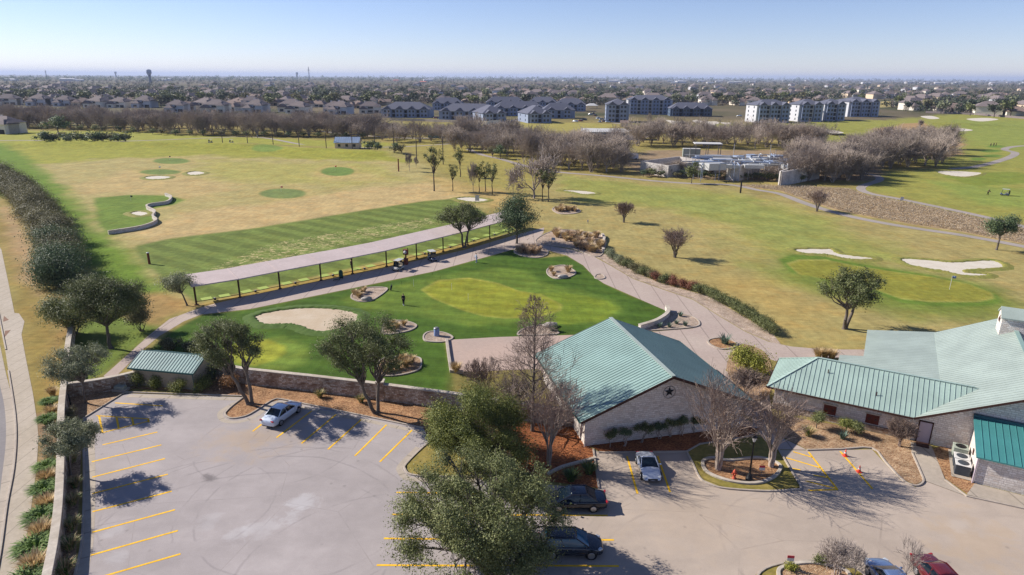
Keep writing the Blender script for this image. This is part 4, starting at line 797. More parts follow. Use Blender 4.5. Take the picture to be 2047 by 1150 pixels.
def clump_points(cl, n, rs):
    """points in a set of fuzzy balls (centre, radius)"""
    w = np.array([r ** 2 for _, r in cl]); idx = rs.choice(len(cl), n, p=w / w.sum()); c = np.array([c for c, _ in cl])[idx]; r = np.array([q for _, q in cl])[idx]
    d = rs.normal(0, 1, (n, 3)); d /= np.linalg.norm(d, axis=1)[:, None]; q = rs.random(n) ** .45 * (1 + .28 * rs.normal(0, 1, n)).clip(.3, 1.6)
    d2 = d * [1, 1, .78]; return c + d2 * (r * q)[:, None], d + [0, 0, .35]
def limb(rs, a, b, r0, r1, segs, wob=.12, n=4, sag=0.):
    a, b = np.array(a, float), np.array(b, float); L = np.linalg.norm(b - a); p = a
    for i in range(n):
        t = (i + 1) / n; q = a + (b - a) * t + (rs.normal(0, wob * L / n, 3) if i < n - 1 else 0); q[2] += sag * L * math.sin(PI * t) * .5
        segs.append((p, q, r0 + (r1 - r0) * i / n, r0 + (r1 - r0) * t)); p = q
def oak(seed, H, W, fork=.32, nl=9000, ls=.2, nc=16, stems=1, tr=.2, lean=(0, 0), flat=.85, cr=(.2, .3), gap=0., far=False, low=None):
    rs = np.random.RandomState(seed); segs = []; zf = H * fork; zc = zf + (H - zf) * .56 if low is None else low
    cl = []; hw, hh = W / 2, (H - zc)
    for i in range(nc):
        for _ in range(30):
            d = rs.normal(0, 1, 3); d /= np.linalg.norm(d); q = rs.uniform(.35, .86) if i else 0
            c = np.array([lean[0] + d[0] * hw * q, lean[1] + d[1] * hw * q, zc + d[2] * hh * q * (1 if d[2] > 0 else flat)])
            if c[2] > zf * .75 and all(np.linalg.norm(c - o) > W * .11 for o, _ in cl): break
        cl.append((c, W * rs.uniform(*cr)))
    st = []
    for s in range(stems):
        a = 2 * PI * s / stems + rs.uniform(0, 1); base = np.array([math.cos(a), math.sin(a), 0]) * (.18 * (stems > 1)); top = np.array([lean[0] * .5, lean[1] * .5, zf]) + np.array([math.cos(a), math.sin(a), 0]) * (W * .09 * (stems > 1))
        limb(rs, base, top, tr * 1.15, tr * .8, segs, .1, 4); segs.append((base - [0, 0, .1], base + [0, 0, .25], tr * 1.7, tr * 1.1)); st.append(top)
    for c, r in cl:
        s = min(st, key=lambda q: np.linalg.norm(q[:2] - c[:2])); m = s + (c - s) * .5 + rs.normal(0, W * .03, 3)
        limb(rs, s, m, tr * .55, tr * .3, segs, .15, 3, .1); limb(rs, m, c, tr * .3, tr * .1, segs, .15, 3)
        for _ in range(0 if far else 5):
            d = rs.normal(0, 1, 3); d /= np.linalg.norm(d); limb(rs, m + (c - m) * rs.uniform(.2, .9), c + d * r * .85, tr * .14, .012, segs, .2, 3)
    tv, tf = tubes_np(segs, 4 if far else 7); P, N = clump_points(cl, nl, rs)
    if gap:
        k = fbm(np.stack([P[:, 0] + P[:, 2] * .7, P[:, 1] + P[:, 2] * .4], 1), W * .09, seed, 2) > gap; P, N = P[k], N[k]
    P[:, 2] = np.maximum(P[:, 2], .15); lv, lf = leaves_np(P, ls, N, rs); hgt = rs.random(len(P)) * .8 + fbm(P, W * .15, seed + 3, 2) * .2 + .02
    return tv, tf, lv, lf, hgt
def tree_meshes(name, g, leaf, bark):
    tv, tf, lv, lf, h = g
    return mesh_np(name + '_trunk', tv, tf, [M[bark]], smooth=True), mesh_np(name + '_crown', lv, lf, [M[leaf]], rnd=h)
def one_mesh(name, g, leaf, bark):
    tv, tf, lv, lf, h = g
    return mesh_np(name, np.concatenate([tv, lv]), np.concatenate([tf, lf + len(tv)]), [M[bark], M[leaf]], np.r_[np.zeros(len(tf)), np.ones(len(lf))], np.r_[np.zeros(len(tf)), h])
def bare(seed, H, W, style='spread', lv=4, stems=1, tr=.2, tw=.012, nk=4):
    """leafless tree: returns trunk segments and twig segments (and twig tips)"""
    rs = np.random.RandomState(seed); big = []; small = []; tips = []
    def rec(p, d, L, r, l):
        d = d / np.linalg.norm(d); n = 3; q = p
        for i in range(n):
            dd = d + rs.normal(0, .13, 3); dd[2] += .06; dd /= np.linalg.norm(dd); e = q + dd * L / n
            r2 = max(r * (1 - .55 * (i + 1) / n), tw); (big if r > tw * 2.2 else small).append((q, e, max(r * (1 - .55 * i / n), tw), r2))
            if l > 0:
                for _ in range(1 if i < n - 1 else nk - 1):
                    a = rs.normal(0, 1, 3); a -= d * (a @ d); a /= np.linalg.norm(a) + 1e-9; sp = rs.uniform(.45, .95)
                    nd = d + a * sp; nd[2] += up
                    rec(e, nd, L * rs.uniform(.55, .82), r2 * rs.uniform(.5, .7), l - 1)
            else: tips.append(e)
            q = e; d = dd
    if style == 'vase':
        up = .22
        for s in range(stems):
            a = 2 * PI * s / stems + rs.uniform(-.2, .2); o = np.array([math.cos(a), math.sin(a), 0]); k = rs.uniform(.14, .42)
            b0 = o * .16; b1 = o * (W * .05) + [0, 0, H * .26]; limb(rs, b0, b1, tr, tr * .75, big, .06, 3)
            for _ in range(3):
                a2 = a + rs.uniform(-.8, .8); rec(b1, np.array([math.cos(a2) * k * rs.uniform(.6, 2.), math.sin(a2) * k * rs.uniform(.6, 2.), 1.]), H * .36, tr * .62, lv - 1)
    elif style == 'cypress':
        up = -.04; limb(rs, (0, 0, 0), (rs.normal(0, .1), 0, H), tr, .02, big, .012, 12)
        nb = int(H * 4.6)
        for i in range(nb):
            t = .10 + .9 * (i / nb) ** .9; z = H * t; a = i * 2.4 + rs.uniform(-.4, .4); L = W * .5 * (1 - t) ** .75 * rs.uniform(.6, 1.15) + .25
            d = np.array([math.cos(a), math.sin(a), .32 + .5 * t]); rec(np.array([0, 0, z]), d, L * .72, tr * .30 * (1 - t) + .016, lv - 2)
    else:
        up = .10; z = H * (rs.uniform(.12, .28) if style == 'spread' else .07 if style == 'thicket' else .3)
        for s in range(stems):
            a = rs.uniform(0, 2 * PI); b = np.array([math.cos(a) * .25 * (stems > 1), math.sin(a) * .25 * (stems > 1), 0]); top = b * (2.5 if stems > 1 else 1) + [0, 0, z] + rs.normal(0, .1, 3) * [1, 1, 0]
            limb(rs, b, top, tr, tr * .8, big, .06, 3)
            for j in range(4):
                aa = a + 2 * PI * j / 4 + rs.uniform(-.5, .5); k = rs.uniform(.35, 1.05) * W / H; rec(top, np.array([math.cos(aa) * k, math.sin(aa) * k, 1.]), (H - z) * rs.uniform(.36, .5), tr * .6, lv - 1)
    return big, small, np.array(tips)
def norm_h(big, small, tips, H, W):
    A = np.array([s[1] for s in big + small]); zs = H / A[:, 2].max(); ws = W / 2 / np.percentile(np.hypot(A[:, 0], A[:, 1]), 98)
    f = lambda q: np.array([q[0] * ws, q[1] * ws, q[2] * zs])
    return [(f(a), f(b), r, q) for a, b, r, q in big], [(f(a), f(b), r, q) for a, b, r, q in small], tips * [ws, ws, zs]
def bare_meshes(name, seed, H, W, style, lv, stems, tr, tw, bark, twig, leaf=None, nleaf=0, ls=.09, nk=4, sides=6):
    big, small, tips = norm_h(*bare(seed, H, W, style, lv, stems, tr, tw, nk), H, W); tv, tf = tubes_np(big, sides); sv, sf = tubes_np(small, 3)
    V, F, mi, rn = [sv], [sf], [np.zeros(len(sf))], [np.zeros(len(sf))]
    if leaf:
        rs = np.random.RandomState(seed + 7); P = tips[rs.randint(0, len(tips), nleaf)] + rs.normal(0, .08, (nleaf, 3)); lv_, lf = leaves_np(P, ls, np.tile([0, 0, .5], (nleaf, 1)), rs)
        V.append(lv_); F.append(lf + len(sv)); mi.append(np.ones(len(lf))); rn.append(rs.random(len(lf)))
    ms = [M[twig]] + ([M[leaf]] if leaf else [])
    return mesh_np(name + '_trunk', tv, tf, [M[bark]], smooth=True), mesh_np(name + '_crown', np.concatenate(V), np.concatenate(F), ms, np.concatenate(mi), np.concatenate(rn))
def plant(name, label, cat, meshes, loc, rz=0., group=None, s=None, parts=('trunk', 'crown')):
    t = thing(name, label, cat, loc, rz, group, s)
    for m_, p in zip(meshes, parts): link(p, m_, t)
    return t
def shrub(seed, W, H, nl, ls, leaf, nc=9, cr=(.26, .36), stem=True):
    """dense bush down to the ground: foliage and a few stems"""
    rs = np.random.RandomState(seed); cl = []; segs = []
    for i in range(nc):
        a = rs.uniform(0, 2 * PI); q = rs.uniform(0, .62); z = rs.uniform(.25, .72); cl.append((np.array([math.cos(a) * W / 2 * q, math.sin(a) * W / 2 * q, H * z]), min(W, H * 1.25) * rs.uniform(*cr)))
        limb(rs, (math.cos(a) * .1, math.sin(a) * .1, 0), cl[-1][0], .05, .015, segs, .1, 3)
    P, N = clump_points(cl, nl, rs); P[:, 2] = np.abs(P[:, 2] - .05) + .03; lv, lf = leaves_np(P, ls, N, rs); tv, tf = tubes_np(segs, 5)
    return mesh_np('stems', tv, tf, [M['bark']]), mesh_np('foliage', lv, lf, [M[leaf]], rnd=rs.random(len(P)) * .75 + fbm(P, W * .2, seed, 2) * .25)
def tuft(seed, W, H, n, mats, wd=.035, droop=.5, split=None):
    """clump of arching blades: each blade three quads"""
    rs = np.random.RandomState(seed); a = rs.uniform(0, 2 * PI, n); r = rs.random(n) ** .6 * W * .16; base = np.stack([np.cos(a) * r, np.sin(a) * r, np.zeros(n)], 1)
    a2 = a + rs.normal(0, .5, n); out = np.stack([np.cos(a2), np.sin(a2), np.zeros(n)], 1); sd = np.stack([-np.sin(a2), np.cos(a2), np.zeros(n)], 1) * wd
    h = H * rs.uniform(.6, 1.15, n); rr = W / 2 * rs.uniform(.25, 1.05, n); V = []
    for t in (0, .35, .7, 1.):
        p = base + out * (rr * t ** 1.4)[:, None] + np.array([0, 0, 1.]) * (h * (t * (1 + droop) - droop * t * t * 1.15))[:, None]; w_ = (1.05 - t) ** .7; V += [p - sd * w_, p + sd * w_]
    V = np.stack(V, 1).reshape(-1, 3); o = (np.arange(n) * 8)[:, None]; F = (o[:, :, None] + np.array([[0, 1, 3, 2], [2, 3, 5, 4], [4, 5, 7, 6]])[None]).reshape(-1, 4)
    mi = np.repeat((rs.random(n) > (split if split is not None else 2)).astype(int), 3); return mesh_np('blades', V, F, [M[m] for m in mats], mi, np.repeat(rs.random(n), 3))
# ================================================================== oaks near the camera
def O_(label, px, py, top, W, seed, name='live_oak', cat='tree', leaf='leaf', bark='bark', rz=0., off=(0, 0), **k):
    g = G(px, py); H = high(g, top) * .985
    return plant(name, label, cat, tree_meshes(name, oak(seed, H, W, **k), leaf, bark), (g[0] + off[0], g[1] + off[1], 0), rz)
O_('large leafy oak in front of the parked dark cars, its crown hiding their tails', 972, 1135, 918, 12.6, 11, nl=215000, ls=.112, nc=64, tr=.24, fork=.22, stems=2, cr=(.075, .125), gap=.43, flat=1.5, low=4.2, lean=(-.35, .2))
O_('dense dark green rounded tree between the big oak and the garden wall', 955, 930, 778, 9.6, 21, leaf='leaf_bright', nl=140000, ls=.108, nc=44, fork=.1, stems=3, tr=.12, gap=.36, cr=(.10, .16), flat=1.6, low=3.2)
O_('two stemmed oak on the kerbed island behind the white sedan', 500, 808, 625, 7.6, 31, nl=56000, ls=.125, nc=34, stems=2, tr=.17, fork=.34, cr=(.10, .16), gap=.42, lean=(-1.4, 0))
O_('tall open oak with a forked trunk in the mulch before the garden wall', 752, 825, 632, 9.4, 43, nl=60000, ls=.125, nc=38, stems=2, tr=.17, fork=.32, cr=(.09, .15), gap=.42, lean=(-.9, 0))
O_('small grey green tree in the mulch corner beside the short stone wall', 172, 806, 688, 6.4, 53, leaf='leaf_grey', nl=36000, ls=.11, nc=28, tr=.11, fork=.36, cr=(.10, .16), gap=.42, lean=(.2, 0))
O_('broad leafy oak on the grass at the end of the long hedge', 222, 697, 550, 9.8, 63, leaf='leaf', nl=70000, ls=.14, nc=34, tr=.2, fork=.3, gap=.36, cr=(.12, .19), lean=(-.3, .5))
O_('small feathery tree at the near end of the range shelter', 374, 611, 542, 5.0, 73, leaf='leaf_grey', nl=11000, ls=.15, nc=14, tr=.11, fork=.36, cr=(.16, .24), gap=.36, lean=(-1., 0))
O_('small grey green tree leaning over the boundary wall beside the parking stalls', 141, 950, 840, 5.0, 83, leaf='leaf_grey', nl=33000, ls=.10, nc=26, tr=.09, fork=.38, cr=(.10, .16), gap=.42, lean=(.7, 0))
O_('spreading oak with a bare forked trunk in front of the range shelter', 928, 495, 404, 10.4, 93, nl=19000, ls=.2, nc=30, tr=.2, fork=.38, cr=(.10, .15), gap=.4, stems=2)
O_('dark round oak beside the path at the far end of the range shelter', 1033, 487, 387, 9.6, 103, leaf='leaf_dark', nl=18000, ls=.22, nc=18, tr=.22, fork=.3, cr=(.18, .26), low=6.)
O_('lone oak with a leaning double trunk in front of the far putting green', 1688, 657, 536, 9.4, 113, nl=26000, ls=.18, nc=32, tr=.22, fork=.36, cr=(.10, .16), gap=.4, stems=2)
O_('lopsided dark green tree beside the cart path near the right edge', 1992, 500, 428, 6.6, 123, leaf='leaf_dark', nl=8500, ls=.24, nc=12, tr=.18, fork=.4, cr=(.16, .24), gap=.3)
O_('half bare olive brown bush tree beside the broad oak', 283, 662, 590, 5.2, 133, name='bush', cat='bush', leaf='leaf_plum', nl=9000, ls=.17, nc=12, tr=.06, fork=.12, stems=4, cr=(.18, .26))
O_('dark evergreen shrub tree tucked between the hedge end and the boundary wall', 150, 668, 588, 6.5, 143, leaf='leaf', nl=16000, ls=.18, nc=14, tr=.1, fork=.15, stems=2, cr=(.2, .28), flat=1.4)
# ================================================================== leafless trees near the camera
def B_(label, px, py, top, W, seed, name='bare_tree', style='spread', lv=5, stems=1, tr=.16, tw=.011, bark='bark_pale', twig='bark_twig', rz=0., **k):
    g = G(px, py); H = high(g, top); return plant(name, label, 'tree', bare_meshes(name, seed, H, W, style, lv, stems, tr, tw, bark, twig, **k), (g[0], g[1], 0), rz)
B_('tall bare cypress with a straight trunk and rusty tips beside the gabled building', 1064, 862, 588, 8.4, 7, 'bald_cypress', 'cypress', 5, 1, .2, .010, 'bark', 'bark_twig', leaf='needle_brown', nleaf=1700, ls=.09, nk=3)
B_('bare pale trunked tree in the red mulch left of the gabled building', 1097, 930, 742, 5.6, 17, 'crape_myrtle', 'vase', 4, 5, .11, .011, leaf='seed', nleaf=400, ls=.06, nk=3)
B_('bare pale trunked tree on the kidney shaped bed in front of the star wall', 1435, 940, 742, 7.4, 27, 'crape_myrtle', 'vase', 4, 7, .13, .011, leaf='seed', nleaf=600, ls=.06, nk=3)
B_('bare pale trunked tree on the kidney shaped bed nearest the lamp post', 1541, 934, 768, 6.0, 37, 'crape_myrtle', 'vase', 4, 6, .12, .011, leaf='seed', nleaf=400, ls=.06, nk=3)
B_('small bare tree with upswept branches between garden wall and plaza', 967, 815, 708, 4.6, 47, 'bare_tree', 'tree', 5, 1, .08, .010, 'bark', 'bark_twig')
B_('small dome shaped bare tree on the fairway in front of the dark fairway shadow', 1349, 515, 449, 6.4, 57, 'bare_tree', 'vase', 5, 4, .15, .015, 'bark', 'bark_twig', leaf='seed', nleaf=700, ls=.10, nk=3)
B_('small heart shaped bare tree on the fairway beyond the dome shaped one', 1247, 445, 400, 4.6, 67, 'bare_tree', 'vase', 5, 4, .13, .017, 'bark', 'bark_twig', leaf='seed', nleaf=400, ls=.10, nk=3)
B_('bare reddish tree standing beside the cart path at the brown brush', 1633, 423, 376, 6.6, 77, 'bare_tree', 'vase', 5, 4, .14, .02, 'bark', 'bark_twig', leaf='seed', nleaf=600, ls=.12, nk=3)
B_('bare shrub with arching tan stems on the lawn edge left of the cypress', 1030, 838, 748, 5.2, 87, 'bare_shrub', 'vase', 4, 8, .04, .010, 'twig_grey', 'twig_grey', leaf='seed', nleaf=400, ls=.07, nk=3)
B_('bare reddish shrub against the left eave of the gabled building', 1128, 838, 760, 3.6, 97, 'bare_shrub', 'vase', 4, 7, .04, .009, 'bark_twig', 'bark_twig', leaf='seed', nleaf=300, ls=.06, nk=3)
B_('bare twiggy shrub on the tan bed between the two stone buildings', 1492, 790, 738, 4.2, 107, 'bare_shrub', 'vase', 4, 8, .04, .012, 'bark_twig', 'bark_twig', leaf='seed', nleaf=500, ls=.07)
B_('bare spreading shrub against the clubhouse wall beside the pale door', 1797, 893, 838, 2.4, 117, 'bare_shrub', 'vase', 5, 8, .03, .008, 'bark_twig', 'bark_twig', leaf='seed', nleaf=900, ls=.06)
B_('bare grey shrub on the island at the bottom edge of the photo', 1672, 1150, 1085, 3.0, 127, 'bare_shrub', 'vase', 4, 6, .04, .008, 'twig_grey', 'twig_grey')
B_('thin bare sapling on the island beside the silver blue car', 1706, 1156, 1092, 1.8, 137, 'bare_tree', 'tree', 4, 1, .035, .007, 'twig_grey', 'twig_grey')
B_('thin bare sapling standing behind the silver blue car', 1804, 1178, 1075, 1.9, 147, 'bare_tree', 'tree', 4, 1, .04, .007, 'twig_grey', 'twig_grey')
# ------------------------------------------------------------------ trees of the little grove beyond the range shelter
SP = [tree_meshes('sparse_tree', oak(200 + i, 12, 6.5, nl=1500, ls=.38, nc=12, tr=.2, fork=.36, cr=(.13, .2), gap=.36), 'leaf', 'bark_dark') for i in range(3)]
BG = [bare_meshes('bare_tree', 300 + i, 12, 11, 'spread', 5, 1, .26, .035, 'twig_grey', 'twig_grey', sides=4) for i in range(3)]
for i, (px, py, top, kind, lab) in enumerate([(868, 382, 288, 0, 'tall thin half leafy tree at the left end of the grove'), (905, 382, 324, 1, 'short half leafy tree right of the tall thin one in the grove'), (920, 354, 290, 2, 'half leafy tree standing at the back of the grove'), (946, 383, 322, 3, 'slim bare leaning tree in the middle of the grove'), (958, 384, 330, 0, 'slim half leafy tree in the middle of the grove'),
        (970, 383, 318, 1, 'half leafy tree in the grove right behind the small bunker'), (984, 389, 322, 2, 'ivy covered half leafy tree in the grove'), (1026, 389, 338, 3, 'slim bare tree left of the big bare spreading tree'), (1068, 397, 283, 4, 'big bare spreading tree towering over the grove'), (1084, 402, 335, 0, 'slim half leafy tree against the big bare spreading tree'), (1096, 404, 334, 1, 'half leafy tree at the right end of the grove'),
        (819, 343, 303, 3, 'small bare tree standing beside the net poles at the range corner'), (832, 336, 312, 5, 'smaller bare tree right of the net pole at the range corner')]):
    g = G(px, py); H = high(g, top)
    if kind < 3: plant('grove_tree', lab, 'tree', SP[kind], g, i * 1.3, 'trees of the grove beyond the range shelter', (H / 12 * .85, H / 12 * .85, H / 12))
    else: k = H / 12; wx = {3: .5, 4: 1.0, 5: .5}[kind]; plant('bare_tree', lab, 'tree', BG[kind - 3], g, i * 1.7, 'trees of the grove beyond the range shelter', (k * wx, k * wx, k))
# ================================================================== hedges and shrubs
HB = [shrub(400, 7.2, 5.0, 22000, .16, 'leaf_plum', 11), shrub(401, 7.4, 4.8, 22000, .16, 'leaf_dark', 11), shrub(402, 6.6, 4.6, 20000, .16, 'leaf_plum', 10)]
hl = smooth_open([G(*p) for p in [(118, 574), (124, 540), (110, 490), (78, 438), (36, 395), (-20, 355), (-80, 325), (-160, 302)]], 8)
acc = 0.; last = None; k = 0; labs = ['purplish brown', 'dark green', 'brownish green']
for i, p in enumerate(hl):
    if last is not None and np.linalg.norm(p - last) < 4.3: continue
    last = p; v = 1 if k in (0, 1, 4) else (0, 2)[k % 2]
    pos = ['at its near end', 'second from its near end', 'third from its near end', 'fourth from its near end', 'fifth from its near end'][k] if k < 5 else None
    plant('hedge_shrub', f'big {labs[v]} shrub of the long hedge above the sidewalk' + (', ' + pos if pos else ', in its far half'), 'shrub', HB[v], (p[0], p[1], 0), k * 1.9, 'shrubs of the long hedge along the sidewalk', 1.22 + .12 * math.sin(k * 2.1), ('stems', 'foliage')); k += 1
# shrubs lining the cart path
hl = smooth_open([G(*p) for p in [(1216, 509), (1237, 525), (1266, 542), (1296, 554), (1316, 563), (1340, 569), (1370, 577), (1414, 592), (1444, 607), (1473, 622), (1497, 637), (1531, 659), (1541, 668)]], 8)
PS = {m: shrub(420 + i, 2.7, 1.75, 3600, .11, m, 8, (.28, .38)) for i, m in enumerate(['leaf_grey', 'leaf_plum', 'leaf_red', 'leaf'])}
last = None; k = 0
for i, p in enumerate(hl):
    if last is not None and np.linalg.norm(p - last) < 1.45: continue
    last = p; x, y = proj((p[0], p[1], 0)); m_ = 'leaf_grey' if x < 1245 else 'leaf_red' if 1308 < x < 1322 or 1345 < x < 1385 else 'leaf_plum' if x < 1330 and k % 3 else 'leaf'
    lab = {'leaf_grey': 'grey green clipped shrub at the far end of the path hedge', 'leaf_red': 'reddish clipped shrub in the middle of the path hedge', 'leaf_plum': 'brownish clipped shrub in the far half of the path hedge', 'leaf': 'olive green clipped shrub of the path hedge'}[m_]
    plant('path_shrub', lab, 'shrub', PS[m_], (p[0], p[1], 0), k * 2.2, lab.replace('shrub', 'shrubs', 1), None, ('stems', 'foliage')); k += 1
SH = lambda lab, px, py, W, H, leaf, seed, n=3200, ls=.1, name='shrub', cat='shrub', **q: plant(name, lab, cat, shrub(seed, W, H, n, ls, leaf, **q), G(px, py), 0, None, None, ('stems', 'foliage'))
SH('round clipped bush at the left corner of the shed', 279, 772, 1.9, 1.7, 'leaf_bright', 440); SH('round clipped bush second from the left in front of the shed', 311, 776, 1.8, 1.6, 'leaf_bright', 441)
SH('wide clipped bush in front of the middle of the shed wall', 362, 781, 2.6, 1.7, 'leaf_bright', 442); SH('clipped bush at the right corner of the shed', 407, 779, 2.2, 1.8, 'leaf_bright', 443)
SH('rusty orange bush beside the two stemmed oak', 461, 774, 2.7, 2.0, 'leaf_rust', 444, 3000, .12); SH('dark shrub in the shade right of the shed', 428, 758, 2.8, 2.2, 'leaf_dark', 445)
SH('low brown green shrub row behind the shed roof', 345, 697, 4.2, 1.6, 'leaf_plum', 446, 4000, .13); SH('low brown green shrub behind the right half of the shed roof', 385, 700, 3., 1.5, 'leaf_plum', 450, 3000, .13)
SH('bright yellow green bush on the tan bed between the two buildings', 1497, 748, 4.7, 3.6, 'leaf_yellow', 447, 9000, .15); SH('tiny bright green shrub on the island at the bottom edge', 1583, 1142, 1.3, .7, 'leaf_yellow', 448, 900, .09)
SH('dark green shrub beside the bare grey shrub on the bottom island', 1640, 1128, 1.2, 1.0, 'leaf', 449, 1500, .09); SH('dark brown twiggy bush below the short stone wall', 143, 842, 2.0, 1.5, 'leaf_plum', 451, 2600, .09)
for i, (px, py, W, H, leaf, lab) in enumerate([(1632, 857, 1.7, 1.9, 'leaf', 'round topiary bush left of the first brown shutter'), (1690, 864, 1.6, 1.6, 'leaf_bright', 'round topiary bush between the brown shutters, left of its twin'), (1708, 871, 1.5, 1.5, 'leaf', 'round topiary bush between the brown shutters, right of its twin')]):
    g = G(px, py); rs = np.random.RandomState(460 + i); cl = [(np.array([rs.normal(0, W * .13), rs.normal(0, W * .13), H * .62 + rs.normal(0, .12)]), W * .33) for _ in range(8)]; P, N = clump_points(cl, 3600, rs); lv, lf = leaves_np(P, .085, N, rs)
    sg = []; limb(rs, (0, 0, 0), (0, 0, H * .5), .05, .04, sg); tv, tf = tubes_np(sg, 6)
    plant('topiary', lab, 'topiary', (mesh_np('tr', tv, tf, [M['bark']]), mesh_np('cr', lv, lf, [M[leaf]], rnd=rs.random(len(P)))), g)
# lollipop shrubs under the star wall
for i, (px, py, lab) in enumerate([(1219, 895, 'small'), (1247, 893, 'wide'), (1283, 886, 'wide'), (1318, 878, 'wide'), (1340, 874, 'tall'), (1362, 871, 'tall'), (1385, 866, 'tall')]):
    g = G(px, py); rs = np.random.RandomState(480 + i); W = 1.0 if i == 0 else 1.75; H = 1.75 + .12 * (i % 3); cl = [(np.array([rs.normal(0, W * .22), rs.normal(0, .2), H * .78 + rs.normal(0, .1)]), .36) for _ in range(8)]; P, N = clump_points(cl, 2600, rs); lv, lf = leaves_np(P, .085, N, rs); sg = []
    for s in range(1 if i == 0 else 3): limb(rs, (rs.normal(0, .08), 0, 0), (rs.normal(0, W * .2), rs.normal(0, .1), H * .7), .045, .03, sg, .25)
    tv, tf = tubes_np(sg, 6); pos = ['leftmost', 'second from the left', 'third from the left', 'fourth from the left', 'fifth from the left', 'sixth from the left', 'rightmost'][i]
    plant('standard_shrub', f'dark green shrub on crooked stems under the star wall, {pos}', 'shrub', (mesh_np('tr', tv, tf, [M['bark_pale']]), mesh_np('cr', lv, lf, [M['leaf_dark' if i % 2 else 'leaf']], rnd=rs.random(len(P)))), g, 0, 'shrubs on bare stems under the star wall')
# ================================================================== planting beds with concrete edging
def bed(lab, pts, floor='gravel', n=5, edge=True):
    P = smooth_closed(GP(pts), n); t = thing('planting_bed', lab, 'planting bed', (0, 0, 0)); sheet('bed_floor', P, .06, M[floor], t, label=None)
    if edge: rail_mb(MB(), P, .2, -.03, .14, closed=True).build('edging', M['kerb'], t)
    return t
bed('pear shaped gravel bed with tan grasses on the lawn beside the practice bunker', [(702, 593), (709, 586), (736, 576), (769, 576), (772, 582), (746, 600), (723, 604), (706, 599)])
bed('teardrop gravel bed with tan grasses right of the practice bunker', [(766, 655), (772, 643), (809, 643), (832, 651), (821, 661), (789, 668), (766, 668)])
bed('half round gravel bed with grasses behind the tall open oak', [(832, 715), (842, 727), (835, 741), (798, 751), (763, 752), (752, 744), (766, 718)], 'mulch_tan')
bed('small oval gravel bed holding a grey bin at the plaza corner', [(847, 672), (856, 665), (873, 664), (893, 668), (905, 676), (892, 683), (873, 685), (850, 682)])
bed('round gravel bed with three grasses and a pale rock on the lawn', [(1093, 543), (1100, 536), (1127, 531), (1148, 542), (1149, 549), (1133, 556), (1112, 558), (1098, 552)])
bed('oval bed full of pinkish dry grass at the lawn tip', [(1028, 501), (1032, 508), (1053, 514), (1074, 516), (1092, 511), (1095, 503), (1085, 498), (1040, 495)])
bed('long bed of tall tan grasses above the curve of the cart path', [(1071, 481), (1095, 466), (1130, 460), (1204, 472), (1207, 502), (1189, 514), (1142, 497), (1086, 490)])
bed('far oval bed of tan grasses on the rough beyond the cart path', [(1104, 419), (1118, 413), (1148, 416), (1160, 423), (1145, 428), (1118, 428)])
bed('rock edged gravel bed on the plaza in front of the cypress', [(1038, 671), (1048, 658), (1074, 652), (1097, 651), (1114, 663), (1109, 669)])
bed('wedge shaped gravel bed with small agaves at the lawn corner', [(1276, 661), (1312, 652), (1334, 640), (1340, 626), (1382, 633), (1398, 646), (1385, 655), (1311, 661)])
bed('round red mulch bed with one agave in the middle of the plaza', [(1415, 683), (1425, 678), (1446, 677), (1471, 686), (1469, 695), (1443, 699), (1423, 692)], 'mulch')
bed('tiny round bed at the inner edge of the cart path', [(1189, 556), (1192, 550), (1203, 549), (1209, 556), (1199, 559)])
t = thing('planting_bed', 'kidney shaped mulch bed with pale kerb holding the lamp post and hydrant', 'planting bed', (0, 0, 0)); rail_mb(MB(), KID, .3, -.03, .2, closed=True).build('edging', M['lime_cap'], t, bevel=.03)
t = thing('planting_bed', 'mulch bed with pale kerb on the island at the bottom edge', 'planting bed', (0, 0, 0)); rail_mb(MB(), KID2, .26, -.03, .18, closed=True).build('edging', M['lime_cap'], t, bevel=.03)
tag(rail_mb(MB(), smooth_open(GP([(1095, 950), (1120, 937), (1150, 928), (1192, 917)]), 4), .3, -.03, .2).build('bed_edging', M['lime_cap'], bevel=.03), 'curved pale edging across the red mulch left of the sports car', 'edging')
tag(rail_mb(MB(), GP([(893, 681), (897, 712), (902, 745), (925, 747)]), .35, -.03, .35).build('plaza_edging', M['kerb'], bevel=.03), 'low concrete edging along the left side of the empty plaza', 'edging')
TF = {'tan': [tuft(500 + i, 1.6, 1.15, 420, ['grass_tan']) for i in range(2)], 'pink': [tuft(510 + i, 1.8, 1.5, 260, ['grass_pink']) for i in range(2)], 'green': [tuft(520 + i, 1.7, .72, 900, ['grass_green'], .05, 1.0) for i in range(2)], 'mix': [tuft(530, 1.6, 1.0, 260, ['grass_green', 'grass_tan'], .035, .5, .4)], 'agave': [tuft(540, 1.3, .8, 60, ['agave'], .06, .1)], 'dark': [tuft(550, 1.5, .9, 300, ['grass_green', 'leaf_dark'], .035, .4, .4)]}
kt = 0
def T_(kind, px, py, s, lab, group=None, name='grass_clump', cat='grass clump', off=(0, 0)):
    global kt; kt += 1; g = G(px, py)
    return tag(link(name, TF[kind][kt % len(TF[kind])], None, (g[0] + off[0], g[1] + off[1], .05), kt * 1.7, s), lab, cat, group)
vl = [(99, 812), (97, 848), (97, 945), (93, 991), (88, 1048), (76, 1112), (60, 1185)]; pos = ['farthest', 'second farthest', 'third farthest', 'fourth farthest', 'third nearest', 'second nearest', 'nearest']
for i, (x, y) in enumerate(vl): T_('green', x, y, 1.0 + .12 * i, f'bright green grass clump between sidewalk and wall, {pos[i]} of its row', 'green clumps along the sidewalk')
vt = [(106, 792), (104, 832), (103, 922), (97, 968), (96, 1022), (85, 1080), (72, 1150)]
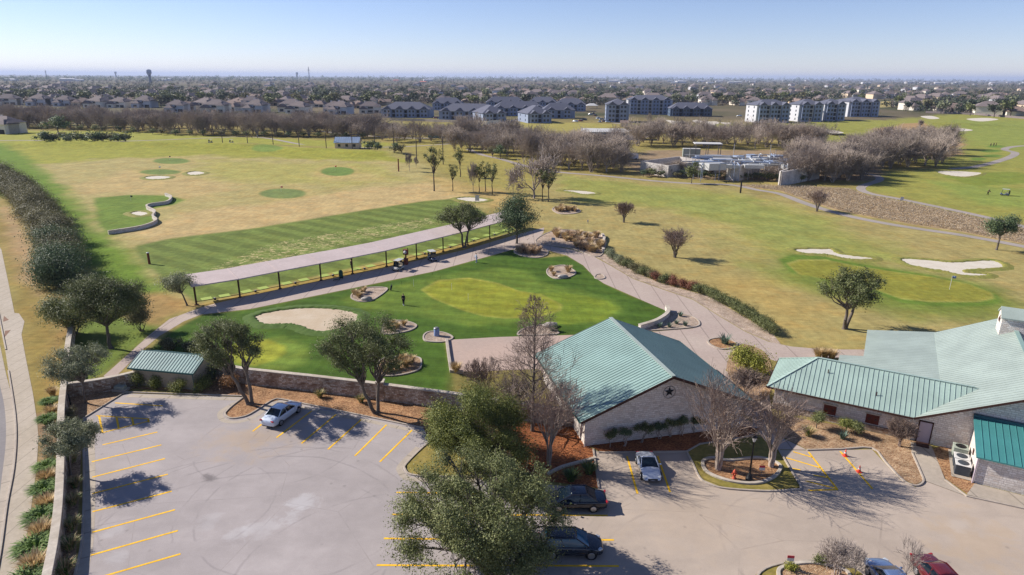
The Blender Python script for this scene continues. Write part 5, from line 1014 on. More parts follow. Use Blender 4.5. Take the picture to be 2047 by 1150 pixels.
for i, (x, y) in enumerate(vt): T_('tan', x, y, .8 + .08 * i, f'dry tan grass clump between sidewalk and wall, {pos[i]} of its row', 'tan clumps along the sidewalk')
vd = [(147, 925), (150, 975), (146, 1010), (144, 1060), (140, 1100), (130, 1150)]; pos6 = ['farthest', 'second farthest', 'third farthest', 'third nearest', 'second nearest', 'nearest']
for i, (x, y) in enumerate(vd): T_('mix', x, y, .75 + .05 * i, f'small dry grass clump between boundary wall and kerb, {pos6[i]} of its row', 'clumps along the boundary wall')
for x, y in [(709, 590), (715, 593), (722, 588), (728, 584), (718, 596)]: T_('tan', x, y, .75, 'tan grass clump in the pear shaped bed', 'grasses of the pear shaped bed')
for x, y in [(776, 655), (782, 661), (795, 657), (808, 652), (786, 652)]: T_('tan', x, y, .7, 'tan grass clump in the teardrop bed', 'grasses of the teardrop bed')
for x, y in [(795, 738), (812, 735), (806, 725), (822, 728), (780, 742), (770, 746)]: T_('mix' if x < 800 else 'tan', x, y, .9, 'grass clump in the half round bed behind the tall oak', 'grasses of the half round bed')
T_('tan', 1102, 543, .85, 'tan grass clump at the left edge of the round rock bed'); T_('tan', 1107, 552, .65, 'small tan grass clump at the front of the round rock bed'); T_('tan', 1136, 545, 1.05, 'big tan grass clump at the right edge of the round rock bed')
for i, (x, y) in enumerate([(1036, 504), (1042, 507), (1049, 505), (1056, 509), (1063, 506), (1070, 509), (1077, 505), (1046, 501), (1058, 502), (1068, 502)]): T_('pink', x, y, .95, 'pinkish dry grass clump in the oval bed at the lawn tip', 'grasses of the oval bed at the lawn tip')
rs = random.Random(5); BG_ = GP([(1090, 470), (1130, 463), (1203, 474), (1205, 501), (1190, 510), (1150, 497), (1128, 484)])
k = 0
while k < 46:
    x, y = rs.uniform(1088, 1206), rs.uniform(461, 511); p = G(x, y)
    if inside(np.array([p]), BG_)[0] > -.3: continue
    T_('tan' if k % 4 else 'pink', x, y, rs.uniform(.85, 1.25), 'tall tan grass clump in the long bed above the path curve', 'grasses of the long bed above the path curve'); k += 1
for i in range(16): T_('tan', 1112 + rs.uniform(0, 40), 416 + rs.uniform(0, 10), rs.uniform(.8, 1.1), 'tan grass clump in the far oval bed', 'grasses of the far oval bed')
for x, y in [(1318, 655), (1338, 655), (1352, 648), (1369, 652), (1360, 633)]: T_('agave', x, y, .8, 'small agave in the wedge shaped gravel bed', 'agaves of the wedge shaped bed', 'agave', 'agave')
T_('agave', 1449, 688, 1.5, 'large agave in the round bed in the middle of the plaza', None, 'agave', 'agave'); T_('agave', 1684, 878, .9, 'blue green agave below the clubhouse topiary bushes', None, 'agave', 'agave'); T_('mix', 1615, 872, .9, 'tan green grass clump on the bed below the clubhouse windows')
for i, (x, y) in enumerate([(1141, 962), (1177, 948)]): T_('dark', x, y, 1.1, ['dark green clump in the red mulch nearest the black sedan', 'dark green clump in the red mulch beside the kerb corner'][i])
for x, y in [(1635, 716), (1648, 716), (1662, 718)]: T_('tan', x, y, 1., 'tan grass clump behind the clubhouse wing roof', 'grasses behind the wing roof')
T_('tan', 912, 745, 1.0, 'tan grass clump at the near corner of the plaza'); T_('mix', 640, 795, .8, 'small green clump in the mulch along the garden wall, left one'); T_('mix', 722, 805, .8, 'small green clump in the mulch along the garden wall, right one')
for px, py, r, lab in [(733, 601, .8, 'pale boulder at the front of the pear shaped bed'), (1125, 556, 1.0, 'pale boulder at the front of the round rock bed'), (1100, 653, 1.1, 'pale boulder on the rock edged plaza bed')]:
    g = G(px, py); tag(MB().blob((0, 0, .22), (r, r * .55, .4), random.Random(px), rough=.14).build('boulder', M['rock'], None, (g[0], g[1], .03), .3), lab, 'boulder')
SH('dark low shrub beside the boulder on the rock edged plaza bed', 1107, 662, 1.6, 1.0, 'leaf_dark', 452, 1500, .1)
# brown brush between the cart paths: nobody could count it
def brush(name, poly, n, h, seed, avoid=None):
    P = GP(poly); q = np.array([p[:2] for p in P]); rs = np.random.RandomState(seed); pts = []
    c = rs.uniform(q.min(0), q.max(0), (n * 5, 2)); c = c[inside(c, P) < -.4][:n]; k = len(c)
    P3 = np.concatenate([c, (h * rs.random(k) ** 1.5 * (.4 + 1.2 * fbm(c, 4, 2, 2)) + .02)[:, None]], 1); V, F = leaves_np(P3, .30, np.tile([0, 0, 1.2], (k, 1)), rs, wr=.5); V[:, 2] = np.maximum(V[:, 2], .01)
    me = mesh_np(name, V, F, [M['brush']], rnd=rs.random(k) * .6 + .4 * fbm(c, 6, 5, 3))
    return tag(link(name, me), kind='stuff')
brush('brown_brush', BRUSH, 42000, .5, 3); brush('brown_brush', [(1740, 258), (1830, 248), (1920, 275), (1925, 308), (1880, 320), (1830, 300)], 12000, .5, 4)
# ================================================================== vehicles
M['tyre'] = m_plain('tyre_rubber', (.018, .018, .018, 1), .9, var=.2); M['rim'] = m_plain('alloy_rim', C(196, 196, 200), .3, .8, var=.05); M['lampred'] = m_paint('red_lamp', (.35, .01, .012, 1), .15); M['lampclear'] = m_paint('clear_lamp', C(214, 220, 226), .1)
M['glass'] = m_paint('tinted_glass', (.006, .012, .02, 1), .06, 0, 0.); M['glass_blue'] = m_paint('blue_tinted_glass', (.01, .09, .16, 1), .06, 0, 0.); M['trim_shade'] = m_plain('black_plastic_and_shade', (.015, .015, .016, 1), .6)  # the black plastic also colours panels that stand for shaded hollows
M['sky_white'] = m_paint('sky_tinted_white_paint', C(222, 232, 246, .8), .22); M['silver'] = m_paint('silver_car_paint', C(205, 212, 226, .75), .25, .35); M['navy'] = m_paint('black_blue_car_paint', (.003, .006, .016, 1), .12, 0, .25); M['slate'] = m_paint('dark_slate_car_paint', (.014, .020, .032, 1), .18, 0, .3); M['bluesilver'] = m_paint('silver_blue_car_paint', (.13, .19, .34, 1), .22, .3); M['maroon'] = m_paint('dark_red_car_paint', (.11, .014, .016, 1), .18)  # the white carries a little reflected sky blue in its base colour
M['plate'] = m_plain('number_plate', C(220, 220, 224), .5)
def car_body(st, n=1):
    """closed loft: stations (x, half width, z low, z belt, z crown)"""
    V = []; k = 12
    for x, w_, zl, zb, zc in st:
        h = [(0, zl), (w_ * .82, zl), (w_ * .97, zl + (zb - zl) * .22), (w_, zl + (zb - zl) * .52), (w_ * .95, zb - .05), (w_ * .80, zb + (zc - zb) * .55), (0, zc)]
        V += [(x, y, z) for y, z in h] + [(x, -y, z) for y, z in h[-2:0:-1]]
    m = len(st); F = [(i * k + j, i * k + (j + 1) % k, (i + 1) * k + (j + 1) % k, (i + 1) * k + j) for i in range(m - 1) for j in range(k)]
    F += [tuple(range(k - 1, -1, -1)), tuple(range((m - 1) * k, m * k))]; return V, F
def car(label, loc, rz, paint, L=4.6, W=1.8, H=1.45, hood=1.15, deck=.55, wb=2.65, belt=.92, glass='glass', kind='sedan', roofpaint=None, rimr=.31):
    t = thing('parked_car', label, 'car', loc, rz, None); w = W / 2; x0, x1 = -L / 2, L / 2; P = M[paint]
    bt = belt; tail = {'sedan': bt + .08, 'coupe': bt + .04, 'suv': bt + .12}[kind]
    st = [(x0, w * .72, .34, bt - .22, bt - .16), (x0 + .10, w * .88, .24, bt - .05, tail - .03), (x0 + .45, w * .97, .2, bt, tail), (x0 + 1.2, w, .18, bt + .02, bt + .1), (0, w, .18, bt, bt + .06), (x1 - hood - .45, w, .18, bt - .01, bt + .05), (x1 - hood + .1, w * .99, .18, bt - .07, bt + .02), (x1 - .45, w * .95, .2, bt - .19, bt - .11), (x1 - .12, w * .82, .24, bt - .3, bt - .22), (x1, w * .62, .34, bt - .4, bt - .34)]
    V, F = car_body(st); b = MB().add(V, F, 0, True).build('body', P, t); m_ = b.modifiers.new('s', 'SUBSURF'); m_.levels = 2; m_.render_levels = 2
    rb = x0 + (.80 if kind != 'suv' else .22) if kind != 'coupe' else x0 + .95; rf = x1 - hood + .02; rb2 = rb + {'sedan': .80, 'coupe': .55, 'suv': .42}[kind]; rf2 = rf - (.95 if kind != 'suv' else .88); gw, rw = w * .86, w * .66; zr = H
    lo = [(rb, -gw, bt), (rf, -gw, bt - .02), (rf, gw, bt - .02), (rb, gw, bt)]; hi = [(rb2, -rw, zr - .05), (rf2, -rw, zr - .05), (rf2, rw, zr - .05), (rb2, rw, zr - .05)]
    def pane(name, a, b_, c, d, out):
        o = np.array(out, float); mid = (np.array(a) + b_ + np.array(c) + d) / 4 + o * .05; q = [np.array(p, float) for p in (a, b_, c, d)]
        mb = MB(); mb.add([*q, mid], [(0, 1, 4), (1, 2, 4), (2, 3, 4), (3, 0, 4)], 0, True); return mb.build(name, M[glass], t)
    pane('rear_window', lo[3], lo[0], hi[0], hi[3], (-1, 0, .4)); pane('windscreen', lo[1], lo[2], hi[2], hi[1], (1, 0, .4)); pane('side_window', lo[0], lo[1], hi[1], hi[0], (0, -1, .2)); pane('side_window', lo[2], lo[3], hi[3], hi[2], (0, 1, .2))
    V = []; nx, ny = 7, 7
    for i in range(nx):
        for j in range(ny):
            u, v = i / (nx - 1), j / (ny - 1) * 2 - 1; xx = rb2 - .06 + (rf2 - rb2 + .12) * u; edge = 1 - .06 * (2 * u - 1) ** 2; V.append((xx, v * rw * 1.03 * edge, zr - .06 + .07 * (1 - v * v * .8) * (1 - .55 * (2 * u - 1) ** 4)))
    rfm = MB().add(V, [(i * ny + j, (i + 1) * ny + j, (i + 1) * ny + j + 1, i * ny + j + 1) for i in range(nx - 1) for j in range(ny - 1)], 0, True).build('roof', M[roofpaint or paint], t); sm = rfm.modifiers.new('s', 'SOLIDIFY'); sm.thickness = .03
    for s in (-1, 1):
        mb = MB()
        for a, c in (((rb, gw * s, bt), (rb2, rw * s, zr - .05)), ((rf, gw * s, bt - .02), (rf2, rw * s, zr - .05)), (((rb + rf) / 2 - .1, gw * s * 1.01, bt), ((rb2 + rf2) / 2 - .1, rw * s * 1.02, zr - .05))): mb.bar(a, c, .07, .05)
        mb.bar((rb2, rw * s, zr - .05), (rf2, rw * s, zr - .05), .06, .05); mb.build('window_pillars', P, t)
    R = rimr
    for sx in (-1, 1):
        for sy in (-1, 1):
            cx = sx * wb / 2 + (.02 if sx > 0 else 0); MB().lathe([(0, 0), (R * 1.16, 0), (R * 1.16, .012 * sy), (0, .012 * sy)], (cx, sy * (w * .955), R + .03), 20, axis='y').build('wheel_well_shade', M['trim_shade'], t)  # flat black disc on the body side stands for the shaded wheel well
            wh = MB().lathe([(R * .66, -.1), (R * .97, -.1), (R, -.06), (R, .06), (R * .97, .1), (R * .66, .1)], (cx, sy * (w - .10), R), 20, axis='y').build('wheel', M['tyre'], t); mb = MB(); yy = sy * (w + .006)
            mb.lathe([(R * .60, 0), (R * .68, 0), (R * .68, .02 * sy), (R * .60, .02 * sy)], (cx, yy, R), 20, axis='y'); mb.lathe([(0, 0), (R * .18, 0), (R * .15, .025 * sy), (0, .025 * sy)], (cx, yy, R), 10, axis='y')
            for q in range(6): a = q * PI / 3; mb.bar((cx + R * .1 * math.cos(a), yy, R + R * .1 * math.sin(a)), (cx + R * .64 * math.cos(a), yy, R + R * .64 * math.sin(a)), .05, .025, 0, (0, 1, 0))
            mb.build('rim', M['rim'], wh)
    for s in (-1, 1):
        MB().box((x0 + .10, s * w * .66, bt - .10), (.16, w * .40, .13), s * .35).build('taillight', M['lampred'], t, bevel=.03); MB().box((x1 - .30, s * w * .70, bt - .26), (.34, w * .26, .12), -s * .45).build('headlight', M['lampclear'], t, bevel=.04)
        mi = MB().blob((rf2 + .62, s * (w + .06), bt + .08), (.07, .11, .08), random.Random(1), rough=0).build('wing_mirror', P, t, smooth=True); MB().bar((rf2 + .62, s * (w - .06), bt + .02), (rf2 + .62, s * (w + .04), bt + .05), .04, .04).build('mirror_arm', M['trim_shade'], mi)
        MB().box((.1, s * (w - .005), bt - .14), (.16, .03, .025)).build('door_handle', M['rim'] if paint != 'sky_white' else P, t)
    MB().box((x0 + .045, 0, .62), (.03, .32, .16)).build('number_plate', M['plate'], t); MB().box((x1 - .05, 0, .42), (.08, W * .46, .16)).build('grille', M['trim_shade'], t, bevel=.02); MB().box((x0 + .10, 0, .30), (.12, W * .62, .14)).build('bumper_insert', M['trim_shade'], t)
    return t
g = (G(588, 850) + G(530, 846)) / 2; g = G(569, 833)
white_car = car('white sedan parked nose in beside the kerbed island with the two stemmed oak', (g[0] - .1, g[1] - .25, .02), R_(71), 'sky_white', 4.65, 1.82, 1.45)
g = G(1296, 944); car('silver two seat sports car facing the camera under the star wall', (g[0], g[1] + .15, .02), R_(-90), 'silver', 3.95, 1.74, 1.24, 1.35, .5, 2.32, .80, kind='coupe', rimr=.3)
car('black blue sedan half hidden behind the big oak, tail to the right', (5.05, 43.75, .02), R_(180), 'navy', 4.9, 1.88, 1.46, rimr=.33)
car('dark slate crossover with alloy wheels poking out from under the big oak', (4.25, 38.55, .02), R_(0), 'slate', 4.55, 1.9, 1.58, 1.08, .3, 2.7, .98, 'glass_blue', 'suv', rimr=.36)
car('silver blue car cut off by the bottom edge behind the bare saplings', (25.05, 35.0, .02), R_(90), 'bluesilver', 4.7, 1.84, 1.42)
car('dark red car cut off by the bottom edge, right of the silver blue one', (28.4, 35.1, .02), R_(-88), 'maroon', 4.8, 1.84, 1.46)
# ------------------------------------------------------------------ golf carts
M['cartbody'] = m_paint('cream_cart_body', C(206, 202, 190), .35); M['cartblue'] = m_paint('dark_blue_cart_body', (.025, .04, .09, 1), .3); M['seat'] = m_plain('beige_vinyl', C(190, 178, 158), .6); M['cartroof'] = m_plain('pale_cart_roof', C(206, 206, 204), .5); M['plastic_dark'] = m_plain('dark_cloth', (.03, .032, .04, 1), .8)
def cart(label, loc, rz, body, group=None, bags=True):
    t = thing('golf_cart', label, 'golf cart', loc, rz, group)
    b = MB().add(*car_body([(-1.15, .45, .3, .55, .6), (-1.0, .58, .28, .62, .68), (-.3, .58, .25, .60, .64), (.1, .56, .22, .32, .34), (.5, .56, .22, .34, .36), (.68, .56, .22, .72, .76), (.95, .52, .25, .66, .72), (1.18, .40, .3, .45, .5)]), 0, True).build('body', M[body], t); m_ = b.modifiers.new('s', 'SUBSURF'); m_.levels = 1; m_.render_levels = 1
    MB().box((-.28, 0, .74), (.5, 1.05, .14)).build('seat', M['seat'], t, bevel=.04); MB().box((-.55, 0, 1.0), (.12, 1.05, .4)).build('backrest', M['seat'], t, bevel=.04); MB().box((-.1, 0, 1.83), (1.75, 1.15, .07)).build('roof', M['cartroof'], t, bevel=.03)
    for x, y in ((.72, .5), (.72, -.5), (-.85, .5), (-.85, -.5)): MB().tube([(x + (.1 if x > 0 else 0), y, .7), (x - .12 * (x > 0), y, 1.8)], .022, 6).build('strut', M['black'], t)
    MB().quad((.78, -.48, .8), (.78, .48, .8), (.66, .48, 1.7), (.66, -.48, 1.7)).build('windscreen', M['glass'], t); MB().tube([(.45, .25, .75), (.3, .25, 1.0)], .02, 6).lathe([(.15, -.015), (.18, 0), (.15, .015)], (.3, .25, 1.0), 12).build('steering_wheel', M['black'], t)
    for x in (-.72, .78):
        for y in (-.5, .5): w_ = MB().lathe([(.13, -.08), (.21, -.08), (.22, 0), (.21, .08), (.13, .08)], (x, y, .22), 14, axis='y').build('wheel', M['tyre'], t); MB().lathe([(0, 0), (.13, 0), (.11, .02), (0, .02)], (x, y + .08 * np.sign(y), .22), 10, axis='y').build('hub', M['rim'], w_)
    for s in (-1, 1): MB().box((1.08, s * .3, .52), (.1, .16, .09)).build('headlight', M['lampclear'], t, bevel=.02)
    if bags:
        for s in (-.27, .27): q = MB().lathe([(.12, .45), (.15, .5), (.14, 1.15), (.16, 1.3), (.1, 1.32)], (-1.02, s, 0), 10).build('golf_bag', M['plastic_dark'], t); cb = MB(); [cb.tube([(-1.02 + dx, s + dy, 1.3), (-1.02 + dx * 1.6, s + dy * 1.6, 1.55)], .02, 5) for dx, dy in ((.05, .05), (-.05, .05), (.05, -.05), (-.05, -.05))]; cb.build('club_heads', M['greymetal'], q)
    return t
g = G(797, 540); c1 = cart('cream golf cart with bags parked beside the clock stand', g, R_(-115), 'cartbody'); g = G(864, 521); cart('dark blue golf cart with pale roof parked beyond the clock stand', g, R_(-62), 'cartblue')
g = G(2008, 391); cart('golf cart standing alone on the far right fairway', g, R_(150), 'cartblue'); g = G(421, 287); cart('dark golf cart on the path beyond the range berm', (g[0], g[1], bumpz(g[0], g[1])), R_(170), 'cartblue', bags=False); g = G(463, 288); cart('white golf cart on the path beyond the range berm', (g[0], g[1], bumpz(g[0], g[1])), R_(170), 'cartbody', bags=False)
# ================================================================== people
M['skin'] = m_plain('skin', (.45, .26, .18, 1), .6, var=.06); M['cl_navy'] = m_plain('navy_cloth', (.012, .014, .022, 1), .9, var=.2); M['cl_white'] = m_plain('white_cloth', C(214, 220, 236), .9); M['cl_blue'] = m_plain('pale_blue_cloth', C(150, 170, 214), .9); M['cl_black'] = m_plain('black_cloth', (.01, .01, .012, 1), .9); M['hair'] = m_plain('dark_hair', (.03, .02, .012, 1), .8)
def skin_mesh(name, mat, joints, edges, parent, root=0, lv=1):
    me = bpy.data.meshes.new(name); me.from_pydata([j[:3] for j in joints], edges, []); me.materials.append(M[mat]); o = link(name, me, parent); o.modifiers.new('k', 'SKIN').use_smooth_shade = True
    sv = me.skin_vertices[0].data if me.skin_vertices else None
    if sv is None:
        me.attributes; bpy.context.view_layer.update(); sv = me.skin_vertices[0].data
    for i, j in enumerate(joints): sv[i].radius = (j[3], j[3])
    sv[root].use_root = True; s = o.modifiers.new('s', 'SUBSURF'); s.levels = lv; s.render_levels = lv; return o
def person(label, loc, rz, top='cl_navy', legs='cl_navy', shoes='cl_white', stride=.22, arms=((.12, -.1), (-.08, .12)), H=1.76, bend=0., group=None):
    """standing or walking figure, x forward; arms give forward swing of elbow and hand for left, right"""
    t = thing('person', label, 'person', loc, rz, group, H / 1.76); sh = np.array([.10 * bend, 0, 1.44 - .06 * bend]); J = []; E = []
    def ch(pts, start=None):
        p = start
        for q in pts:
            J.append(q); i = len(J) - 1
            if p is not None: E.append((p, i))
            p = i
        return p
    ch([(0, 0, .95, .14)]); a = ch([(sh[0] * .5, 0, 1.16, .13), (sh[0], 0, 1.36, .13)], 0); nk = ch([(sh[0] + .02, 0, 1.50, .058), (sh[0] + .04, 0, 1.57, .07), (sh[0] + .05, 0, 1.66, .092), (sh[0] + .04, 0, 1.73, .07)], a); ch([(sh[0] + .14, 0, 1.645, .014)], nk - 1)
    hands = []
    for s, (e, h) in zip((1, -1), arms):
        i = ch([(sh[0], .18 * s, 1.42, .06), (sh[0] + e * .6, .25 * s, 1.16, .046), (sh[0] + e + h, .24 * s, .93, .032)], a); J.append((sh[0] + e + h + .02, .235 * s, .86, .036)); E.append((i, len(J) - 1)); i = len(J) - 1
        for k, (dx, dz, r) in enumerate(((.05, -.035, .011), (.035, -.085, .010), (.012, -.095, .010), (-.010, -.09, .009), (-.03, -.075, .008))): p = J[i]; J.append((p[0] + dx * .7, p[1] - .01 * s, p[2] + dz * .6, r)); E.append((i, len(J) - 1)); J.append((p[0] + dx + .01, p[1] - .025 * s, p[2] + dz, r * .8)); E.append((len(J) - 2, len(J) - 1))
        hands.append(i)
    L = []
    for s, f in ((1, stride), (-1, -stride)):
        q = [(.0, .10 * s, .88, .10), (f * .5 + .05, .105 * s, .49, .068), (f, .105 * s, .09, .045)]; i = ch(q, 0); L.append(q); ch([(f + .07, .11 * s, .045, .04), (f + .17, .115 * s, .035, .03)], i)
    skin_mesh('body', 'skin', J, E, t)
    tj = [(sh[0] * .2, 0, 1.0, .165), (sh[0] * .5, 0, 1.18, .155), (sh[0], 0, 1.38, .155), (sh[0] + .01, 0, 1.47, .085)]; te = [(0, 1), (1, 2), (2, 3)]
    for s, (e, h) in zip((1, -1), arms): k = len(tj); tj += [(sh[0], .185 * s, 1.42, .08), (sh[0] + e * .6, .25 * s, 1.16, .066), (sh[0] + e + h * .85, .242 * s, .965, .05)]; te += [(2, k), (k, k + 1), (k + 1, k + 2)]
    skin_mesh('jacket', top, tj, te, t, 1); lj = [(0, 0, .96, .155)]; le = []
    for q in L: k = len(lj); lj += [(q[0][0], q[0][1], q[0][2], .12), (q[1][0], q[1][1], q[1][2], .085), (q[2][0], q[2][1], q[2][2] + .02, .066)]; le += [(0, k), (k, k + 1), (k + 1, k + 2)]
    skin_mesh('trousers', legs, lj, le, t)
    for q in L: MB().blob((q[2][0] + .06, q[2][1], .05), (.15, .055, .055), random.Random(2), rough=0).build('shoe', M[shoes], t, smooth=True)
    MB().blob((sh[0] + .02, 0, 1.70), (.108, .095, .09), random.Random(3), rough=.03).build('hair', M['hair'], t, smooth=True); return t
p1 = person('person in dark navy clothes and white shoes walking on the practice lawn', G(807, 610), R_(-95)); person('person in pale blue top and dark trousers standing at the lawn edge below the path', G(953, 525), R_(200), 'cl_white', 'cl_blue', 'cl_white', .1, ((.2, .15), (.22, .12)), bend=.8)
person('person in black standing at a shelter post behind the rail', G(703, 538), R_(60), 'cl_black', 'cl_black', 'cl_black', .08); pf = person('person in black bending over a shot on the far right fairway', G(1974, 390), R_(-60), 'cl_black', 'cl_black', 'cl_black', .14, ((.25, .15), (.28, .12)), bend=2.2)
person('person in dark clothes on the far tee boxes, standing left of the others', G(1980, 293), R_(20), 'cl_black', 'cl_black', 'cl_black', .1); person('person in dark clothes on the far tee boxes, standing in the middle', G(1986, 292.5), R_(80), 'cl_navy', 'cl_black', 'cl_black', .1); person('person in dark clothes on the far tee boxes, standing right of the others', G(1991, 292), R_(140), 'cl_black', 'cl_navy', 'cl_black', .1)
person('distant person in dark clothes on the green behind the range berm', G(504, 277), R_(20), 'cl_black', 'cl_black', 'cl_black', .1); person('distant person in pale top beside the one in dark clothes behind the range berm', G(515, 276.5), R_(100), 'cl_white', 'cl_navy', 'cl_black', .1)
# ================================================================== small things
def bag(lab, px, py, rz):
    t = thing('golf_bag', lab, 'golf bag', G(px, py), rz); MB().tube([(0, 0, .08), (-.25, 0, .85)], [.13, .15], 10).build('bag_body', M['plastic_dark'], t)
    for s in (-.25, .25): MB().tube([(-.2, 0, .7), (.35, s, 0)], .015, 5).build('stand_leg', M['black'], t)
    mb = MB(); [mb.tube([(-.25, q, .85), (-.34, q * 1.5, 1.12)], .022, 5) for q in (-.08, -.03, .03, .08)]; mb.build('club_heads', M['greymetal'], t); return t
bag('black golf stand bag on the lawn behind the walking person', 781, 581, R_(140)); bag('dark golf bag standing beside the clock stand, left one', 803, 527, R_(60)); bag('dark golf bag standing beside the clock stand, right one', 809, 525, R_(100))
M['redwood'] = m_plain('red_brown_wood', C(140, 78, 60), .7, var=.2); t = thing('clock_stand', 'red brown post clock with a round white face beside the cart path', 'clock', G(812, 529), R_(-20)); MB().box((0, 0, .55), (.6, .6, 1.1)).build('pedestal', M['redwood'], t, bevel=.03); MB().box((0, 0, 1.5), (.2, .2, .9)).build('post', M['redwood'], t)
hd = MB().box((0, 0, 2.3), (.9, .45, .95)).build('clock_head', M['redwood'], t, bevel=.05); MB().lathe([(0, 0), (.30, 0), (.30, -.04), (0, -.04)], (0, -.235, 2.3), 20, axis='y').build('clock_face', M['white'], hd); MB().bar((0, -.29, 2.3), (0, -.29, 2.52), .03, .01).bar((0, -.29, 2.3), (.13, -.29, 2.24), .035, .012).build('hands', M['black'], hd); MB().tube([(.35, 0, 2.7), (.42, 0, 3.1)], .05, 6).build('finial', M['black'], t)
t = thing('ball_dispenser', 'green ball dispenser cabinet standing on the path under the range shelter', 'dispenser', G(682, 557), R_(25)); M['dgreen'] = m_plain('dark_green_paint', (.012, .06, .04, 1), .5); MB().box((0, 0, .72), (.62, .55, 1.1)).build('cabinet', M['dgreen'], t, bevel=.04); MB().box((0, 0, 1.36), (.5, .45, .16), tx=.3).build('hopper_lid', M['dgreen'], t); MB().box((0, -.35, .25), (.4, .3, .06)).build('chute', M['black'], t); [MB().box((x, y, .09), (.08, .08, .18)).build('foot', M['black'], t) for x in (-.22, .22) for y in (-.2, .2)]
t = thing('bag_rack', 'low black bag rack left of the green ball dispenser', 'rack', G(673, 561), R_(25)); MB().tube([(-.5, 0, 0), (-.5, 0, .55), (.5, 0, .55), (.5, 0, 0)], .04, 6).build('frame', M['black'], t); MB().box((0, .1, .2), (.9, .5, .06)).build('tray', M['black'], t)
t = thing('litter_bin', 'pale blue grey round bin on the small oval bed at the plaza corner', 'bin', G(873, 672)); MB().lathe([(.33, 0), (.36, .05), (.36, 1.0), (.34, 1.05)], n=20).build('bin_body', M['cl_blue'], t); MB().lathe([(.38, 1.05), (.38, 1.12), (.2, 1.22), (0, 1.22)], n=20).build('bin_lid', M['greymetal'], t)
gl_ = G(1497, 960); t = thing('street_lamp', 'black lamp post with a white lantern on the kidney shaped bed', 'street lamp', (gl_[0], gl_[1], .07)); MB().lathe([(.30, 0), (.30, .12), (.22, .2), (.16, .5), (.10, .6), (.075, .8), (.06, 3.55), (.09, 3.6)], n=14).build('post', M['black'], t); ln = MB().lathe([(.10, 3.6), (.2, 3.95), (.22, 4.0)], n=8, sm=False).build('lantern', M['white'], t); MB().lathe([(.26, 4.0), (.26, 4.05), (.13, 4.25), (.1, 4.28), (.03, 4.45), (0, 4.5)], n=8, sm=False).build('lantern_cap', M['black'], ln)
M['hyd'] = m_plain('orange_red_paint', C(206, 92, 66), .5); g = G(1467, 958); t = thing('fire_hydrant', 'orange red fire hydrant on the mulch beside the lamp post', 'fire hydrant', (g[0], g[1], .07)); MB().lathe([(.17, 0), (.17, .06), (.12, .08), (.115, .55), (.15, .57), (.15, .63)], n=14).build('barrel', M['hyd'], t); MB().lathe([(.15, .63), (.12, .74), (.06, .8), (.04, .87), (0, .87)], n=14).build('bonnet', M['hyd'], t)
for s, ax in ((1, 'x'), (-1, 'x'), (-1, 'y')): MB().lathe([(0, .1 * s), (.07, .1 * s), (.075, .22 * s), (0, .22 * s)], (0, 0, .46), 10, axis=ax).build('nozzle_cap', M['hyd'], t)
M['signred'] = m_plain('sign_red', C(216, 70, 84), .6)
for lab, px, py in [('small red and white sign on a stake in the kidney shaped bed', 1521, 955), ('small red and white sign on a stake on the island at the bottom edge', 1577, 1139)]:
    g = G(px, py); t = thing('stake_sign', lab, 'sign', (g[0], g[1], .06), R_(-6)); MB().box((0, .02, .45), (.04, .02, .9)).build('stake', M['greymetal'], t); p = MB().box((0, 0, .78), (.46, .02, .24)).build('lower_panel', M['white'], t); MB().box((0, 0, 1.0), (.46, .022, .2)).build('upper_panel', M['signred'], t)
M['coneo'] = m_plain('cone_orange', C(244, 84, 62, .85), .5)
for lab, px, py in [('orange traffic cone on the yellow line nearest the clubhouse bed', 1689, 912), ('orange traffic cone in the dappled shade, nearer to the camera', 1717, 944)]:
    g = G(px, py); t = thing('traffic_cone', lab, 'traffic cone', (g[0], g[1], .02)); MB().box((0, 0, .02), (.4, .4, .04)).build('base', M['coneo'], t); MB().lathe([(.16, .04), (.06, .45), (.035, .62), (0, .62)], n=14).build('cone', M['coneo'], t); MB().lathe([(.105, .28), (.078, .40)], n=14).build('reflective_band', M['white'], t)
# flags and poles
def flag(lab, px, py, h, col, fl=True, group=None):
    g = G(px, py); t = thing('golf_flag', lab, 'flag', (g[0], g[1], bumpz(g[0], g[1])), R_(-10), group); MB().tube([(0, 0, 0), (0, 0, h)], .03 if fl else .022, 6).build('pole', M['white'], t)
    if fl:
        mb = MB(); nx = 6; V = [(x / nx * .62, .05 * math.sin(x * 1.3), h - .02 - z * .42) for x in range(nx + 1) for z in (0, 1)]; mb.add(V, [(2 * i, 2 * i + 1, 2 * i + 3, 2 * i + 2) for i in range(nx)], 0, True); o = mb.build('flag_cloth', M[col], t); s = o.modifiers.new('s', 'SOLIDIFY'); s.thickness = .012
flag('pale blue flag on the large putting green at the right', 1898, 579, 2.3, 'cl_blue'); flag('flag with dark cloth on the oval target green farthest up the range', 339, 320, 1.6, 'cl_navy'); flag('white flag on the target green above the two white bunkers', 319, 342, 1.6, 'cl_white'); flag('red flag on the widest target green of the range', 562, 384, 1.7, 'signred'); flag('orange flag on the target green near the grove', 670, 341, 1.7, 'coneo'); flag('dark flag on the raised tee inside the curving stone wall', 262, 402, 1.5, 'cl_black')
for x, y, lab in [(903, 580, 'short white hole marker at the far left of the practice green'), (936, 602, 'short white hole marker in the middle of the practice green'), (1068, 610, 'short white hole marker behind the cypress top'), (827, 573, 'short white marker on the lawn left of the practice green')]: flag(lab, x, y, 1.15, 'white', False)
for x, y, lab in [(803, 569, 'thin dark stake on the lawn left of the practice green'), (864, 550, 'thin dark stake on the lawn below the blue cart'), (880, 558, 'thin dark stake on the lawn nearest the practice green')]: g = G(x, y); tag(MB().tube([(0, 0, 0), (.03, 0, .6)], .02, 5).build('lawn_stake', M['black'], None, g), lab, 'stake')
